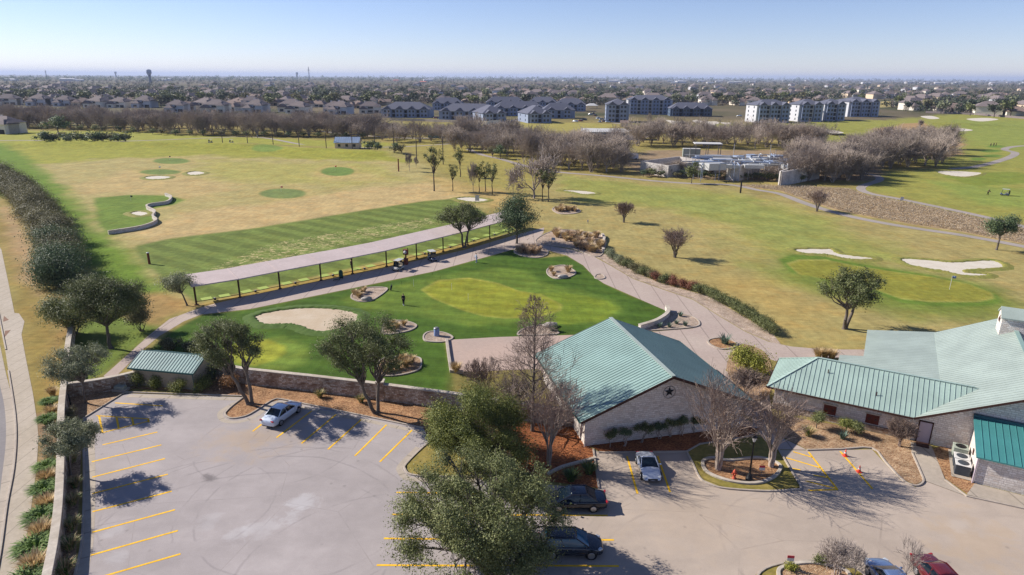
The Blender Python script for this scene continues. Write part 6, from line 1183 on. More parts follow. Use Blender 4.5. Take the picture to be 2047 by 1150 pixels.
def post(lab, px, py, top, r, mat='redwood', cap=None, group=None, name='wooden_post'):
    g = G(px, py); z0 = bumpz(g[0], g[1]); h = high(g, top); t = thing(name, lab, 'post', (g[0], g[1], z0), .3, group); MB().tube([(0, 0, -.1), (0, 0, h)], [r * 1.1, r], 8).build('shaft', M[mat], t)
    if cap: MB().lathe([(r * 1.3, h), (r * 1.3, h + .08), (0, h + .12)], n=8).build('cap', M[cap], t)
post('stout wooden post with a pale cap on the near edge of the tee line', 299, 528, 506, .2, cap='white'); post('tall bare wooden post standing at the far right corner of the range', 797, 343, 318, .22); post('leaning dark post on the fairway edge in front of the brown brush', 1480, 386, 362, .22, 'bark_dark' if 0 else 'black')
for i, (x, y, tp) in enumerate([(445.6, 290, 266), (495.5, 290, 266), (546.5, 292, 263), (598.5, 295, 262), (652.5, 298, 257), (704.6, 300, 247), (750, 304, 248), (788, 310, 252), (833, 320, 262), (886, 329, 274)]):
    post(['range net pole at the left end of the row', 'second range net pole from the left', 'third range net pole from the left', 'fourth range net pole from the left', 'net pole just left of the blue roofed shed', 'net pole in front of the blue roofed shed', 'net pole above the dark shrubs right of the shed', 'net pole beside the dark bushes at the range corner', 'net pole behind the small bare trees', 'net pole behind the grove at the right end of the row'][i], x, y, tp, .16, 'bark_dark', None, 'net poles around the range', 'net_pole')
def board(lab, px, py, w_, h, z, rz, mat, name='sign'):
    g = G(px, py); t = thing(name, lab, 'sign', (g[0], g[1], .05), rz); MB().box((0, 0, z), (w_, .05, h)).build('panel', M[mat], t)
    for s in (-1, 1): MB().box((s * w_ * .42, .04, z / 2), (.06, .05, z)).build('leg', M['greymetal'], t)
board('small white sign in the long bed of tall grasses', 1106, 488, .75, .55, 1.0, R_(-8), 'white'); board('white board beside the small bunker behind the range shelter', 954, 408, 1.1, 1.4, 1.5, R_(-5), 'white'); board('small white tee sign beside the far cart path', 1802, 404, .8, .9, .9, R_(-20), 'white'); board('small white marker board on the rough beyond the grasses', 1175, 447, .3, .5, .55, 0, 'white')
g = G(242, 781); t = thing('utility_box', 'low pale green utility box at the end of the short stone wall', 'utility box', (g[0], g[1], .02), R_(-8)); MB().box((0, 0, .12), (1.5, .9, .24)).build('plinth', M['gutter'], t); MB().box((0, 0, .4), (1.1, .6, .34)).build('housing', M['ac'], t, bevel=.03)
g = G(140, 806); tag(MB().tube([(-.6, 0, 0), (-.6, 0, .7), (-.45, 0, .85), (.45, 0, .85), (.6, 0, .7), (.6, 0, 0)], .06, 8).build('pipe_loop', M['black'], None, g, R_(-50)), 'black pipe loop in the shade below the short stone wall', 'pipe')
# ================================================================== thickets of leafless trees
TH = []
for i in range(5):
    a, b = bare_meshes('bare_tree', 600 + i, 12, [9, 8, 10, 7, 10][i], ['spread', 'thicket', 'thicket', 'thicket', 'thicket'][i], 5, [1, 4, 3, 5, 2][i], [.24, .12, .15, .1, .2][i], .018, 'bark_far', 'bark_far', sides=4, nk=3)
    V = lambda m: np.array([v.co[:] for v in m.vertices]); Fq = lambda m: np.array([p.vertices[:] for p in m.polygons]); va, vb = V(a), V(b)
    TH.append(mesh_np('bare_tree', np.concatenate([va, vb]), np.concatenate([Fq(a), Fq(b) + len(va)]), [M['bark_far']]))
rs = random.Random(77); NB = 0
def thicket(front, depth, n, top, lab, group, hs=(.85, 1.15), kinds=(0, 1, 2, 3, 4)):
    """n trees whose feet lie in a band behind the front line given in photo pixels"""
    global NB
    xs = [p[0] for p in front]; ys = [p[1] for p in front]
    for i in range(n):
        u = (i + rs.random()) / n; x = xs[0] + (xs[-1] - xs[0]) * u; y = float(np.interp(x, xs, ys)); dd = depth * ((i * .618) % 1) ** 1.3; g = G(x, y - dd); h = top * rs.uniform(*hs); k = kinds[int(rs.random() * len(kinds))]; s = h / 12
        o = link('bare_tree', TH[k], None, (g[0], g[1], bumpz(g[0], g[1]) - .1), rs.uniform(0, 6.28), (s * rs.uniform(1.15, 1.9), s * rs.uniform(1.15, 1.9), s)); tag(o, lab, 'tree', group); NB += 1
thicket([(-160, 256), (0, 256), (120, 258), (240, 263), (340, 269), (700, 276), (765, 277)], 15, 112, 13.2, 'bare grey brown tree in the creek thicket behind the driving range', 'bare trees of the creek thicket behind the range')
thicket([(660, 272), (780, 284), (930, 290)], 20, 28, 9.5, 'bare grey tree in the thicket behind the blue roofed shed', 'bare trees behind the blue roofed shed')
thicket([(905, 302), (960, 308), (1010, 314), (1100, 336), (1150, 343), (1246, 350)], 44, 58, 13., 'bare purplish grey tree in the thicket left of the concrete water works', 'bare trees left of the water works', (.7, 1.1))
thicket([(1270, 292), (1420, 296), (1600, 300), (1650, 302)], 14, 30, 13., 'bare tree in the belt behind the concrete water works', 'bare trees behind the water works')
thicket([(1585, 362), (1640, 366), (1735, 364)], 46, 26, 12., 'bare tree of the dense dome shaped thicket right of the water works', 'bare trees right of the water works', (.8, 1.1), (1, 3, 2))
thicket([(1690, 340), (1800, 337), (1895, 334)], 40, 30, 13., 'bare tree at the right end of the long thicket by the far cart path', 'bare trees at the right end of the thicket')
for i, (px, py, top, lab) in enumerate([(1437, 250, 236, 'small bare tree among the far bunkers'), (1838, 256, 236, 'lone bare tree left of the far brown brush'), (1862, 268, 247, 'lone bare tree on the far brown brush'), (1777, 272, 250, 'lone bare tree on the slope left of the far brush'), (1298, 248, 224, 'bare tree before the tall apartment block')]):
    g = G(px, py); h = high(g, top); s = h / 12; tag(link('bare_tree', TH[i % 5], None, g, i, s), lab, 'tree')
thicket([(1280, 352), (1450, 357), (1600, 363)], 4, 13, 5.5, 'small bare tree screening the foot of the concrete water works', 'small bare trees before the water works', (.5, 1.2), (0, 1, 2))
EV = [one_mesh('evergreen', oak(650 + i, 9, 8.5, nl=900, ls=.75, nc=10, fork=.25, tr=.22, cr=(.2, .3), far=True), l, 'bark_dark') for i, l in enumerate(['leaf_dark', 'leaf', 'leaf', 'leaf_plum'])]
def ev(lab, px, py, top, k, wd=1., group=None, name='evergreen_tree', cat='tree'):
    g = G(px, py); h = high(g, top); s = h / 9; return tag(link(name, EV[k], None, g, px * .7, (s * wd, s * wd, s)), lab, cat, group)
ev('dark round evergreen standing alone before the creek thicket at far left', 117, 268, 232, 0, 1.5)
for i, x in enumerate([90, 104, 120, 138, 155, 172, 190, 206, 222, 238, 252]): ev('dark evergreen shrub in the row at the far left end of the range', x, 290 - (i % 3), 263 + 4 * (i % 2), (0, 1, 3)[i % 3], 1.5, 'evergreen shrubs at the far end of the range', 'evergreen_shrub', 'shrub')
for x, y, tp, k, w_, lab in [(738, 304, 281, 0, 1.3, 'dark evergreen bush right of the blue roofed shed'), (754, 305, 284, 0, 1.2, 'dark evergreen bush second right of the blue roofed shed'), (790, 309, 285, 0, 1.1, 'dark evergreen bush at the foot of the range corner poles'), (803, 310, 288, 3, 1.1, 'brownish bush at the foot of the range corner poles'), (1382, 367, 325, 1, .75, 'lone dark tree standing before the concrete water works'), (1182, 343, 303, 1, .8, 'evergreen tree at the edge of the thicket beside the cart path'),
                           (1000, 318, 290, 0, 1.1, 'dark evergreen in the thicket behind the big bare tree'), (985, 315, 292, 3, 1.1, 'brownish bush in the thicket behind the big bare tree')]: ev(lab, x, y, tp, k, w_)
for i in range(34):
    x = 1285 + i * 9.6 + rs.uniform(-3, 3); ev('low dark shrub at the foot of the concrete water works', x, 352 + (x - 1285) * .036 + rs.uniform(-1, 2), 341 + (x - 1285) * .034 + rs.uniform(-5, 2), i % 4, 1.3, 'shrubs at the foot of the water works', 'evergreen_shrub', 'shrub')
for i in range(26):
    x = 20 + i * 28 + rs.uniform(-9, 9); ev('dark understorey shrub along the foot of the creek thicket', x, float(np.interp(x, [0, 240, 340, 760], [257, 264, 271, 278])), float(np.interp(x, [0, 240, 340, 760], [246, 252, 259, 266])), i % 4, 1.5, 'understorey shrubs of the creek thicket', 'evergreen_shrub', 'shrub')
# ================================================================== water works
t = thing('water_works', 'concrete water treatment works with open tanks and pale pipework among bare trees', 'water works', (0, 0, 0)); M['oldconc'] = m_concrete('weathered_concrete', C(216, 208, 200, .85), C(180, 174, 170, .8), stain=.3, big=.25)
def tank(pts, h, wd=.45, name='tank_wall'): return rail_mb(MB(), [p[:2] for p in pts], wd, -.1, h, closed=True).build(name, M['oldconc'], t)
a, b, c = G(1282, 322, 4.), G(1336, 331, 4.), G(1412, 321, 4.); tank([a, b, c, a + c - b], 4.); m1 = (a + b) / 2; tank([m1 + (c - b) * .04, b + (c - b) * .04 + (a - b) * .03, b + (c - b) * .5, m1 + (c - b) * .5], 3.6, .3, 'inner_tank_wall')
a, b, c = G(1455, 329, 5.), G(1478, 331, 5.), G(1520, 322, 5.); tank([a, b, c, a + c - b], 5.)
a, b, c = G(1560, 342, 4.5), G(1562, 344, 4.5), G(1640, 330, 4.5); tank([a, b, c, a + c - b + [-2, 6, 0]], 4.5)
M['pipe'] = m_plain('pale_blue_pipe', C(176, 190, 214), .5, .2); M['pipew'] = m_plain('pale_pipe', C(214, 214, 212), .5, .2)
for i in range(75):
    x = rs.uniform(1400, 1590); y = rs.uniform(309, 330); z = rs.uniform(4.2, 6.); g = G(x, y, z); an = rs.choice([-.2, 1.35, .15, 1.2]); L = rs.uniform(4, 14); d = np.array([math.cos(an), math.sin(an), 0]) * L / 2
    mb = MB().tube([g - d, g + d], rs.uniform(.08, .28), 6); [mb.tube([g + d * q, (g + d * q) * [1, 1, 0]], .08, 5) for q in (-.9, .9)]; mb.build('pipe', M['pipe' if i % 2 else 'pipew'], t)
for i in range(26):
    x = 1400 + (i * 47) % 205; y = 311 + (i % 6) * 3.6; g = G(x, y, 5.2); MB().box((g[0], g[1], 4.6), (rs.uniform(2, 7), rs.uniform(1.5, 4), rs.uniform(.6, 2.2)), rs.uniform(-.3, .3)).build('equipment_box', M['pipew' if i % 3 else 'pipe'], t)
g = G(1412, 317); cn = thing('works_canopy', 'white flat canopy on thin posts beside the water works', 'canopy', g, R_(-8)); MB().box((0, 0, 6.2), (11, 7, .3)).build('roof', M['white'], cn)
for x in (-5, 0, 5):
    for y in (-3, 3): MB().box((x, y, 3.05), (.25, .25, 6.1)).build('post', M['greymetal'], cn)
g = G(1381, 317); cn = thing('storage_container', 'pale green storage container left of the white canopy', 'container', g, R_(-8)); MB().box((0, 0, 2.4), (7, 2.6, 3.2)).build('container_body', M['roof2'], cn); MB().box((0, 0, .4), (6.6, 2.3, .8)).build('base', M['oldconc'], cn); MB().box((0, 0, 4.06), (7.1, 2.7, .12)).build('roof', M['white'], cn)
for i, (x, y, tp) in enumerate([(1378, 318, 296), (1465, 322, 288), (1538, 320, 289), (1549, 322, 300)]):
    g = G(x, y); h = high(g, tp); q = thing('light_pole', ['thin pale light pole behind the green container', 'tall pale light pole rising from the pipework', 'tall pale light pole right of the pipework, the left of a close pair', 'shorter pale light pole right of the pipework, the right of a close pair'][i], 'light pole', g); MB().tube([(0, 0, 0), (0, 0, h)], [.16, .1], 8).build('pole', M['pipew'], q); MB().box((.3, 0, h), (.9, .3, .14)).build('lamp_head', M['greymetal'], q)
# ================================================================== houses, apartments
M['shingle'] = m_plain('grey_brown_shingle', C(134, 122, 120, .75), .9, var=.15); M['shingle2'] = m_plain('brown_shingle', C(148, 128, 118, .75), .9, var=.15); M['shingle3'] = m_plain('slate_grey_shingle', C(104, 106, 120, .8), .9, var=.15)
M['cream'] = m_plain('cream_wall', C(236, 226, 210, .85), .85); M['tanw'] = m_plain('tan_wall', C(222, 200, 172, .85), .85); M['palew'] = m_plain('pale_grey_wall', C(218, 218, 222), .85); M['slatew'] = m_plain('slate_blue_wall', C(160, 172, 196), .85); M['bluew'] = m_plain('dark_blue_grey_wall', C(96, 112, 134), .85)
M['bluemetal'] = m_roof('pale_blue_metal', C(176, 196, 222, .6)); M['brickr'] = m_plain('orange_roof', C(226, 130, 104), .8)
def hip(mb, x0, x1, y0, y1, ze, h, mi=0, ov=.6, gable=False):
    x0 -= ov; x1 += ov; y0 -= ov; y1 += ov; a, b, c, d = (x0, y0, ze), (x1, y0, ze), (x1, y1, ze), (x0, y1, ze)
    if x1 - x0 >= y1 - y0:
        i = 0 if gable else (y1 - y0) / 2; ym = (y0 + y1) / 2; p, q = (x0 + i, ym, ze + h), (x1 - i, ym, ze + h); mb.add([a, b, c, d, p, q], [(0, 1, 5, 4), (2, 3, 4, 5), (1, 2, 5), (3, 0, 4), (3, 2, 1, 0)], mi)
    else:
        i = 0 if gable else (x1 - x0) / 2; xm = (x0 + x1) / 2; p, q = (xm, y0 + i, ze + h), (xm, y1 - i, ze + h); mb.add([a, b, c, d, p, q], [(1, 2, 5, 4), (3, 0, 4, 5), (0, 1, 4), (2, 3, 5), (3, 2, 1, 0)], mi)
def house_boxes(v, rr):
    w_, d = rr.uniform(13, 18), rr.uniform(10, 13); h = 5.6 if v % 2 == 0 else 3.2; B = [(-w_ / 2, w_ / 2, -d / 2, d / 2, h, 3.4, False), (-w_ / 2, -w_ / 2 + 6, -d / 2 - 4, 0, h - (2.2 if h > 4 else 0), 2.4, v % 3 == 0), (w_ / 2 - 5, w_ / 2, -d / 2 - 2, 1, h * .9, 2.4, v % 3 == 1)]
    return B
def far_house(v, wall, roof):
    rr = random.Random(v); mb = MB()
    for x0, x1, y0, y1, h, rh, gb in house_boxes(v, rr): mb.box(((x0 + x1) / 2, (y0 + y1) / 2, h / 2), (x1 - x0, y1 - y0, h), 0, 0); hip(mb, x0, x1, y0, y1, h, rh, 1, .6, gb)
    o = mb.build('suburban_house', [M[wall], M[roof]]); me = o.data; bpy.data.objects.remove(o); return me
def near_house(v, wall, roof):
    rr = random.Random(v); t = thing('suburban_house', 'x', 'house'); mb = MB(); rb = MB(); bx = house_boxes(v, rr)
    for x0, x1, y0, y1, h, rh, gb in bx: mb.box(((x0 + x1) / 2, (y0 + y1) / 2, h / 2), (x1 - x0, y1 - y0, h)); hip(rb, x0, x1, y0, y1, h, rh, 0, .6, gb)
    mb.build('wall', M[wall], t); rb.build('roof', M[roof], t); x0, x1, y0, y1, h, *_ = bx[0]
    MB().box((x0 + 3.5, y1 - 2.5, h + 2.4), (1, .9, 2.6)).build('chimney', M[wall], t)
    for fl in range(2 if h > 4 else 1):
        for k in range(4):
            xx = x0 + 7. + k * (x1 - x0 - 13) / 3; MB().box((xx, y0 - .02, 1.5 + fl * 2.8), (1.3, .12, 1.4)).build('window', M['darkglass'], t)
        MB().box((x0 - .02, 1.5, 1.5 + fl * 2.8), (.12, 1.3, 1.4)).build('window', M['darkglass'], t); MB().box((x0 - .02, y1 - 2, 1.5 + fl * 2.8), (.12, 1.3, 1.4)).build('window', M['darkglass'], t)
    x0, x1, y0, y1, h, *_ = bx[1]; MB().box(((x0 + x1) / 2, y0 - .02, 1.4), (2.4, .12, 1.6)).build('window', M['darkglass'], t); x0, x1, y0, y1, h, *_ = bx[2]; MB().box(((x0 + x1) / 2, y0 - .03, 1.2), (3.4, .14, 2.3)).build('porch_shade_panel', M['trim_shade'], t)  # no real opening: a black panel paints the shade inside the porch
    return t
NH = [near_house(30 + i, w_, r) for i, (w_, r) in enumerate([('cream', 'shingle'), ('tanw', 'shingle2'), ('palew', 'shingle'), ('cream', 'shingle2')])]
ROW = [(20, 209), (52, 207), (90, 210), (130, 211), (168, 214), (206, 214), (238, 214), (268, 213), (296, 214), (352, 223), (384, 222), (414, 219), (432, 224), (470, 223), (500, 215), (516, 224), (556, 213), (580, 222), (604, 225), (640, 216), (664, 224), (690, 227), (716, 218), (738, 225), (745, 210)]
words = 'first second third fourth fifth sixth seventh eighth ninth tenth eleventh twelfth thirteenth fourteenth fifteenth sixteenth seventeenth eighteenth nineteenth twentieth twenty-first twenty-second twenty-third twenty-fourth twenty-fifth'.split()
used = [0] * 4
for i, (x, y) in enumerate(ROW):
    k = (i * 7 + i // 3) % 4; g = G(x + 6 * math.sin(i * 2.3), y + 1 - 3 * (i % 3 == 1)); lab = f'{["cream house with grey roof", "tan house with brown roof", "pale grey house with grey roof", "cream house with brown roof"][k]}, {words[i]} from the left behind the creek thicket'; rz = R_(rs.uniform(-22, 14)); s = rs.uniform(1.1, 1.35)
    if not used[k]: o = NH[k]; o.location = tuple(g); o.rotation_euler.z = rz; o.scale = (s,) * 3; o['label'] = lab; o['group'] = 'houses behind the creek thicket'; used[k] = 1
    else: copy_tree(NH[k], g, rz, lab, 'houses behind the creek thicket', s)
g = G(14, 266); copy_tree(NH[0], g, R_(-12), 'cream house with grey roof at the left edge before the thicket', None, 1.05)
def apartment(lab, px, py, w_, d, fl, rz, wall='palew', roof='shingle3', group=None, roofh=4., side='slatew'):
    g = G(px, py); t = thing('apartment_block', lab, 'apartment block', g, R_(rz), group); h = fl * 3.1 + .4; mb = MB(); mb.box((0, 0, h / 2), (w_, d, h)); mb.build('wall', M[wall], t); rb = MB(); hip(rb, -w_ / 2, w_ / 2, -d / 2, d / 2, h, roofh, 0, .8); ro = rb.build('roof', M[roof], t)
    n = max(2, int(w_ / 9))
    for k in range(n):
        x = -w_ / 2 + w_ * (k + .5) / n; mb = MB(); gw = min(6., w_ / n * .62); mb.box((x, -d / 2 - .7, h / 2), (gw, 1.5, h)); mb.build('bay', M[side], t); mb = MB(); y0, y1 = -d / 2 - 1.8, 0; mb.add([(x - gw / 2 - .4, y0, h - .05), (x + gw / 2 + .4, y0, h - .05), (x, y0, h + 2.4), (x - gw / 2 - .4, y1, h - .05), (x + gw / 2 + .4, y1, h - .05), (x, y1, h + 2.4)], [(0, 1, 2), (0, 2, 5, 3), (1, 4, 5, 2)]); mb.build('gable', M[roof], ro)
        for f in range(fl):
            z = .4 + f * 3.1 + 1.5; MB().box((x - gw * .24, -d / 2 - 1.47, z), (1.5, .1, 1.6)).build('window', M['darkglass'], t); MB().box((x + gw * .24, -d / 2 - 1.47, z), (1.5, .1, 1.6)).build('window', M['darkglass'], t)
            if k < n - 1: MB().box((-w_ / 2 + w_ * (k + 1) / n, -d / 2 - .03, z - .2), (2.2, .1, 2.3)).build('balcony_shade_panel', M['trim_shade'], t)  # balcony recess is a black panel, its shade put into the colour
    for f in range(fl):
        for q in (-.25, .25): MB().box((-w_ / 2 - .03, d * q, .4 + f * 3.1 + 1.5), (.1, 1.3, 1.5)).build('window', M['darkglass'], t)
    return t
A = apartment
A('four storey apartment block with a white end wall, leftmost of the right hand row', 1532, 244, 27, 17, 4, 8); A('four storey apartment block with a white end wall, second of the right hand row', 1607, 242, 20, 17, 4, 6); A('four storey apartment block with a white end wall, third of the right hand row', 1655, 240, 18, 17, 4, 4); A('four storey apartment block with a white end wall, rightmost of the right hand row', 1706, 232, 30, 26, 4, 8, 'palew', 'shingle3')
A('narrow four storey grey apartment block standing alone with its short side forward', 1232, 243, 17, 24, 4, -6, 'slatew'); A('wide four storey apartment block behind the narrow one', 1296, 228, 40, 18, 4, -4, 'palew'); A('two storey blue grey apartment block right of the tall ones', 1378, 232, 36, 14, 2, -4, 'bluew', 'shingle3', None, 5, 'bluew')
for px, py, w_, d, rz, lab in [(816, 234, 40, 20, -2, 'two storey apartment block with a broad slate roof, leftmost of its cluster'), (938, 239, 44, 18, -8, 'two storey apartment block with a long slate roof beside the car park'), (978, 243, 18, 26, 20, 'two storey apartment block with small gables before the long roofed one'), (1068, 244, 18, 26, 16, 'two storey apartment block with its gable end facing the golf course'), (1115, 236, 26, 14, 4, 'two storey apartment block with an open porch, rightmost of its cluster'),
                               (1036, 231, 44, 16, 6, 'two storey apartment block between the two gable ended ones, set back'), (896, 220, 30, 14, 0, 'two storey slate roofed block behind the car park'), (1010, 217, 40, 14, 3, 'two storey slate roofed block at the back of the cluster'), (1085, 217, 30, 14, -5, 'small slate roofed block at the back right of the cluster'), (1140, 222, 30, 14, -4, 'slate roofed block near the white pavilion')]: A(lab, px, py, w_, d, 2, rz, 'slatew', 'shingle3', None, 5.5)
g = G(1183, 217); t = thing('pavilion', 'small open pavilion with a white hip roof near the apartments', 'pavilion', g); mb = MB(); hip(mb, -6, 6, -4, 4, 3, 2.4); mb.build('roof', M['white'], t); [MB().box((x, y, 1.5), (.4, .4, 3)).build('post', M['tanw'], t) for x in (-5.5, 5.5) for y in (-3.6, 3.6)]
g = G(1248, 253); t = thing('small_hut', 'small brown gabled hut beside the far cart path', 'hut', g, R_(-10)); mb = MB(); hip(mb, -2.6, 2.6, -2, 2, 2.6, 1.5, 0, .5, True); mb.build('roof', M['shingle2'], t); MB().box((0, 0, 1.3), (5.2, 4, 2.6)).build('wall', M['tanw'], t); MB().box((0, -2.03, 1.05), (1, .08, 2.1)).build('door', M['brown'], t)
g = G(693, 299); t = thing('range_shed', 'tan shed with a pale blue metal roof behind the driving range', 'shed', (g[0], g[1] + 3.5, bumpz(g[0], g[1])), R_(2)); mb = MB(); seam(mb, [(-5.8, -4, 2.7), (5.8, -4, 2.7), (5.8, 0, 5.), (-5.8, 0, 5.)], 1.); seam(mb, [(-5.8, 4, 2.7), (5.8, 4, 2.7), (5.8, 0, 5.), (-5.8, 0, 5.)], 1.); mb.build('roof', M['bluemetal'], t); mb = MB(); mb.box((0, 0, 1.35), (10.8, 7, 2.7)); mb.add([(5.4, -3.5, 2.7), (5.4, 3.5, 2.7), (5.4, 0, 4.7)], [(0, 1, 2)]); mb.build('wall', M['tanw'], t); [MB().box((x, -3.52, 1.5), (1.2, .08, 1.2)).build('window', M['darkglass'], t) for x in (-3.4, 0, 3.4)]
g = G(1225, 278); t = thing('long_shed', 'long low shed with a white roof among the bare trees', 'shed', g, R_(-5)); mb = MB(); hip(mb, -17, 17, -5, 5, 4, 1.6, 0, .5, True); mb.build('roof', M['white'], t); MB().box((0, 0, 2), (34, 10, 4)).build('wall', M['slatew'], t); [MB().box((x, -5.03, 1.8), (3, .1, 3)).build('door', M['greymetal'], t) for x in (-12, -4, 4, 12)]
def fence(lab, pts, h, mat): tag(rail_mb(MB(), GP(pts), .15, 0, h).build('boundary_fence', M[mat]), lab, 'fence')
fence('pale low wall in front of the two storey apartment cluster', [(780, 241), (850, 243), (950, 247), (985, 249)], 1.8, 'lime_cap'); fence('bright pale panel wall at the corner of the apartment cluster', [(950, 248), (973, 250), (1000, 247)], 2.6, 'cream'); fence('dark fence along the fairway right of the apartments', [(1850, 226), (1950, 230), (2047, 238), (2150, 246)], 1.8, 'shingle')
for i in range(4): pass
# vehicles by the apartments and the works: small in the photo
rr = random.Random(4)
def far_car(v):
    mb = MB(); V, F = car_body([(-2.3, .6, .35, .7, .75), (-2.1, .85, .25, .85, .9), (0, .9, .2, .92, .96), (1.3, .88, .2, .85, .92), (2.2, .8, .25, .65, .7), (2.35, .6, .35, .55, .6)]); mb.add(V, F, 0, True); mb.box((-.35, 0, 1.17), (2.5, 1.45, .55), 0, 1, .22); mb.box((-.4, 0, 1.46), (1.7, 1.1, .06), 0, 0)
    for x in (-1.4, 1.4):
        for y in (-.85, .85): mb.lathe([(0, -.1), (.32, -.1), (.32, .1), (0, .1)], (x, y, .32), 10, 2, 'y')
    o = mb.build('parked_car', [M[v], M['glass'], M['tyre']]); me = o.data; bpy.data.objects.remove(o); return me
FC = [far_car(v) for v in ('sky_white', 'silver', 'navy', 'maroon')]
for i, (x, y) in enumerate([(1196, 238), (1203, 240), (1210, 238), (1208, 244), (1216, 245), (1199, 245), (1168, 241), (1160, 243), (1150, 244), (1180, 230), (1186, 228), (1190, 232), (1027, 243), (1033, 242), (880, 239), (872, 237), (1344, 229), (1478, 233), (1352, 230)]): g = G(x, y); k = i % 4; tag(link('parked_car', FC[k], None, (g[0], g[1], .04), rr.uniform(0, 3.1)), f'tiny {["white", "silver", "black", "dark red"][k]} car parked by the far apartment blocks', 'car', f'{["white", "silver", "black", "dark red"][k]} cars by the far apartments')
for i, (x, y, lab) in enumerate([(1247, 316, 'white van parked among the bare trees left of the water works'), (1262, 319, 'white pickup parked beside the van left of the water works')]): g = G(x, y); t = thing('parked_van', lab, 'van', g, R_(200)); MB().box((-.6, 0, 1.3), (4.4, 2, 2.0)).build('cargo_body', M['sky_white'], t, bevel=.1); MB().box((2.2, 0, 1.0), (1.5, 1.9, 1.3), tx=.12).build('cab', M['sky_white'], t, bevel=.1); MB().box((2.6, 0, 1.5), (.6, 1.7, .5), tx=.2).build('windscreen', M['glass'], t); [MB().lathe([(0, -.12), (.36, -.12), (.36, .12), (0, .12)], (a_, b_, .36), 12, axis='y').build('wheel', M['tyre'], t) for a_ in (-1.7, 2.1) for b_ in (-.9, .9)]
g = G(873, 276); t = thing('storage_container', 'turquoise container behind the thicket right of the blue roofed shed', 'container', g, R_(3)); M['turq'] = m_plain('turquoise_paint', C(80, 176, 180), .5); MB().box((0, 0, 1.5), (9, 2.5, 2.6)).build('container_body', M['turq'], t); MB().box((0, 0, 2.85), (9.1, 2.6, .12)).build('roof', M['white'], t)
for i in range(6): g = G(898 + i * 5, 281 + (i % 2)); tag(link('parked_car', FC[0], None, (g[0], g[1], .04), 1.3 + i * .1), 'tiny white car in the row right of the turquoise container', 'car', 'white cars right of the turquoise container')
# ================================================================== the suburb: houses, trees, then woodland nobody could count
FH = [(far_house(50 + i, w_, r), lab) for i, (w_, r, lab) in enumerate([('cream', 'shingle', 'cream house with a grey roof'), ('tanw', 'shingle2', 'tan house with a brown roof'), ('palew', 'shingle', 'pale house with a grey roof'), ('cream', 'shingle2', 'cream house with a brown roof'), ('tanw', 'shingle', 'tan house with a grey roof')])]
front = lambda x: float(np.interp(x, [-100, 0, 180, 330, 750, 770, 1200, 1230, 1360, 1480, 1740, 1760, 1850, 2047, 2150], [206, 206, 210, 212, 214, 208, 212, 208, 210, 212, 208, 214, 224, 236, 240]))
clear = [(1736, 1790, 203, 214), (1364, 1420, 188, 194), (1650, 1790, 198, 208)]
hs = []; rr = random.Random(12); n = 0
while n < 285:
    x = rr.uniform(-80, 2130); u = rr.random(); y = 166.5 + (front(x) - 166.5) * u ** .8
    if any(a <= x <= b and c <= y <= d for a, b, c, d in clear) or any(abs(x - a) < 13 and abs(y - b) < 2.2 + (y - 166) * .05 for a, b in hs): continue
    if any(abs(x - a) < 14 and abs(y - b) < 6 for a, b in ROW): continue
    hs.append((x, y)); g = G(x, y); me, lab = FH[n % 5]; zone_ = 'left third' if x < 700 else 'middle' if x < 1400 else 'right third'
    tag(link('suburban_house', me, None, g, rr.choice([0, .3, -.4, 1.57, 1.2, -1.1, 2.7]), rr.uniform(1.1, 1.45)), f'distant {lab} in the {zone_} of the suburb', 'house', f'distant houses, {lab}, {zone_}'); n += 1
M['far_green'] = m_leaf('far_green_crowns', (.022, .032, .018, 1), (.055, .072, .036, 1), (.11, .125, .066, 1))
SUB = [one_mesh('suburb_tree', oak(680 + i, 8.5, 9, nl=170, ls=1.55, nc=8, fork=.22, tr=.25, cr=(.2, .3), far=True), l, 'bark_dark') for i, l in enumerate(['far_green', 'leaf', 'leaf_grey', 'leaf_plum'])]
n = 0
while n < 290:
    x = rr.uniform(-80, 2130); y = front(x) + 3 - abs(rr.gauss(0, 17)); k = rr.choice([0, 0, 0, 1, 1, 2, 3])
    if y < 172 or any(a <= x <= b and c <= y <= d for a, b, c, d in clear): continue
    g = G(x, y); zone_ = 'left third' if x < 700 else 'middle' if x < 1400 else 'right third'; lab = ['dark green', 'olive green', 'grey green', 'brown'][k]
    tag(link('suburb_tree', SUB[k], None, g, rr.uniform(0, 6), rr.uniform(1.15, 1.85)), f'distant {lab} tree in the {zone_} of the suburb', 'tree', f'distant {lab} suburb trees, {zone_}'); n += 1
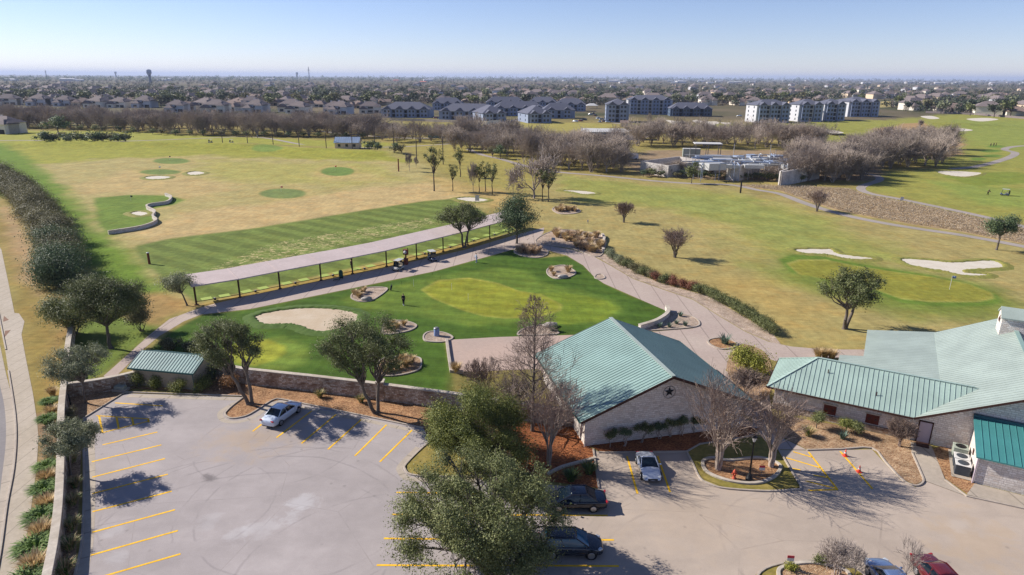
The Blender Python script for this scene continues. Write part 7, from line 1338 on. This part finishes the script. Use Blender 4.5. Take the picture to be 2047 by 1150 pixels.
def woodland(name, n, y0, y1, size, leaf, seed, per=34, pw=1.):
    rs = np.random.RandomState(seed); xs = rs.uniform(-160, 2210, n); u = rs.random(n) ** pw; fr = np.array([front(x) for x in xs]); ys = y0 + (np.minimum(fr, y1) - y0) * u; P = np.array([G(x, y) for x, y in zip(xs, ys)])
    keep = fbm(P, 160, seed, 3) > .36
    for a, b, c, d in clear: keep &= ~((xs > a) & (xs < b) & (ys > c) & (ys < d))
    P = P[keep]; r = size * rs.uniform(.6, 1.3, len(P)) * np.clip(np.hypot(P[:, 0], P[:, 1]) / 3000, 1, 4); k = len(P); d = rs.normal(0, 1, (k, per, 3)); d /= np.linalg.norm(d, axis=2)[:, :, None]; q = rs.random((k, per, 1)) ** .4
    pts = P[:, None] + d * q * r[:, None, None] * [1, 1, .75] + np.stack([np.zeros(k), np.zeros(k), r * .85], 1)[:, None]; N = (d + [0, 0, .4]).reshape(-1, 3); sz = np.repeat(r * .30, per); V, F = leaves_np(pts.reshape(-1, 3), sz, N, rs, wr=.9); V[:, 2] = np.maximum(V[:, 2], .05)
    tone = np.repeat(rs.random(k) * .75, per) + rs.random(k * per) * .25
    return tag(link(name, mesh_np(name, V, F, [M[leaf]], rnd=tone)), kind='stuff')
woodland('distant_green_woodland', 5200, 160.5, 230, 5.6, 'far_green', 1, 48); woodland('distant_bare_woodland', 4800, 160.5, 230, 4.4, 'seed_far' if 'seed_far' in M else M.setdefault('seed_far', m_leaf('far_bare_crowns', (.085, .068, .056, 1), (.155, .124, .104, 1), (.24, .19, .16, 1))) and 'seed_far', 2, 60)
woodland('horizon_woodland', 3000, 157.2, 163, 8., 'leaf_dark', 3, 16)
# pale buildings far out on the plain
M['far_white'] = m_plain('far_pale_wall', C(232, 228, 226), .8); fb = MB(); fb.box((0, 0, 4), (46, 24, 8)); hip(fb, -23, 23, -12, 12, 8, 2, 1, .5, True); o = fb.build('far_building', [M['far_white'], M['palew']]); fbm_ = o.data; bpy.data.objects.remove(o)
for i in range(70):
    x = rr.uniform(1150, 2100) if i < 52 else rr.uniform(0, 1150); y = rr.uniform(161.5, 167.5) if i < 52 else rr.uniform(159.5, 163); g = G(x, y + (1.5 if x > 1700 else 0)); tag(link('far_building', fbm_, None, g, rr.uniform(-.4, .4), rr.uniform(.7, 1.5)), 'tiny pale building on the far plain ' + ('right of' if x > 1150 else 'left of') + ' the apartment blocks', 'building', 'pale buildings far out, ' + ('right' if x > 1150 else 'left'))
for x, y, w_, lab in [(792, 163, 1.0, 'long building with an orange red roof far out in the suburb'), (846, 166.5, .9, 'second orange red roofed building right of the first')]:
    g = G(x, y); t = thing('school_building', lab, 'building', g, 0, None, w_); mb = MB(); hip(mb, -22, 22, -9, 9, 7, 4); mb.build('roof', M['brickr'], t); MB().box((0, 0, 3.5), (44, 18, 7)).build('wall', M['tanw'], t)
def at(px, r): d = ray(px, 154); d = d[:2] / np.linalg.norm(d[:2]); return (d[0] * r, d[1] * r, 0)
def wtower(lab, px, r, k): t = thing('water_tower', lab, 'water tower', at(px, r), 0, None, k); MB().lathe([(6.2, 0), (5.6, 4), (5.4, 34), (7, 38)], n=20).build('column', M['bluew'], t); MB().lathe([(7, 38), (10.4, 44), (10.8, 48), (10.4, 57), (8, 60), (0, 61)], n=20).build('tank', M['slatew'], t)
wtower('tall water tower with a fluted column standing above the horizon at left', 299, 2900, .84); wtower('tiny water tower on the horizon left of the lattice mast', 594, 7000, 1.05); wtower('tiny water tower on the horizon left of the tall water tower', 232, 8000, 1.0)
def mast(lab, px, r, h):
    t = thing('lattice_mast', lab, 'mast', at(px, r)); mb = MB()
    for s in range(3):
        a = s * 2.1; mb.bar((3.5 * math.cos(a), 3.5 * math.sin(a), 0), (.8 * math.cos(a), .8 * math.sin(a), h), .9, .9)
    for q in range(12):
        z0, z1 = h * q / 12, h * (q + 1) / 12; f = lambda z: 3.5 - 2.7 * z / h
        for s in range(3): a, b = s * 2.1, (s + 1) * 2.1; mb.bar((f(z0) * math.cos(a), f(z0) * math.sin(a), z0), (f(z1) * math.cos(b), f(z1) * math.sin(b), z1), .5, .5)
    mb.build('lattice', M['slatew'], t); MB().box((0, 0, h * .8), (9, 1.5, 3)).build('antenna_deck', M['slatew'], t)
mast('thin lattice mast on the horizon in the left half', 618, 3600, 74); mast('short lattice mast on the horizon at far left', 93, 5000, 56)
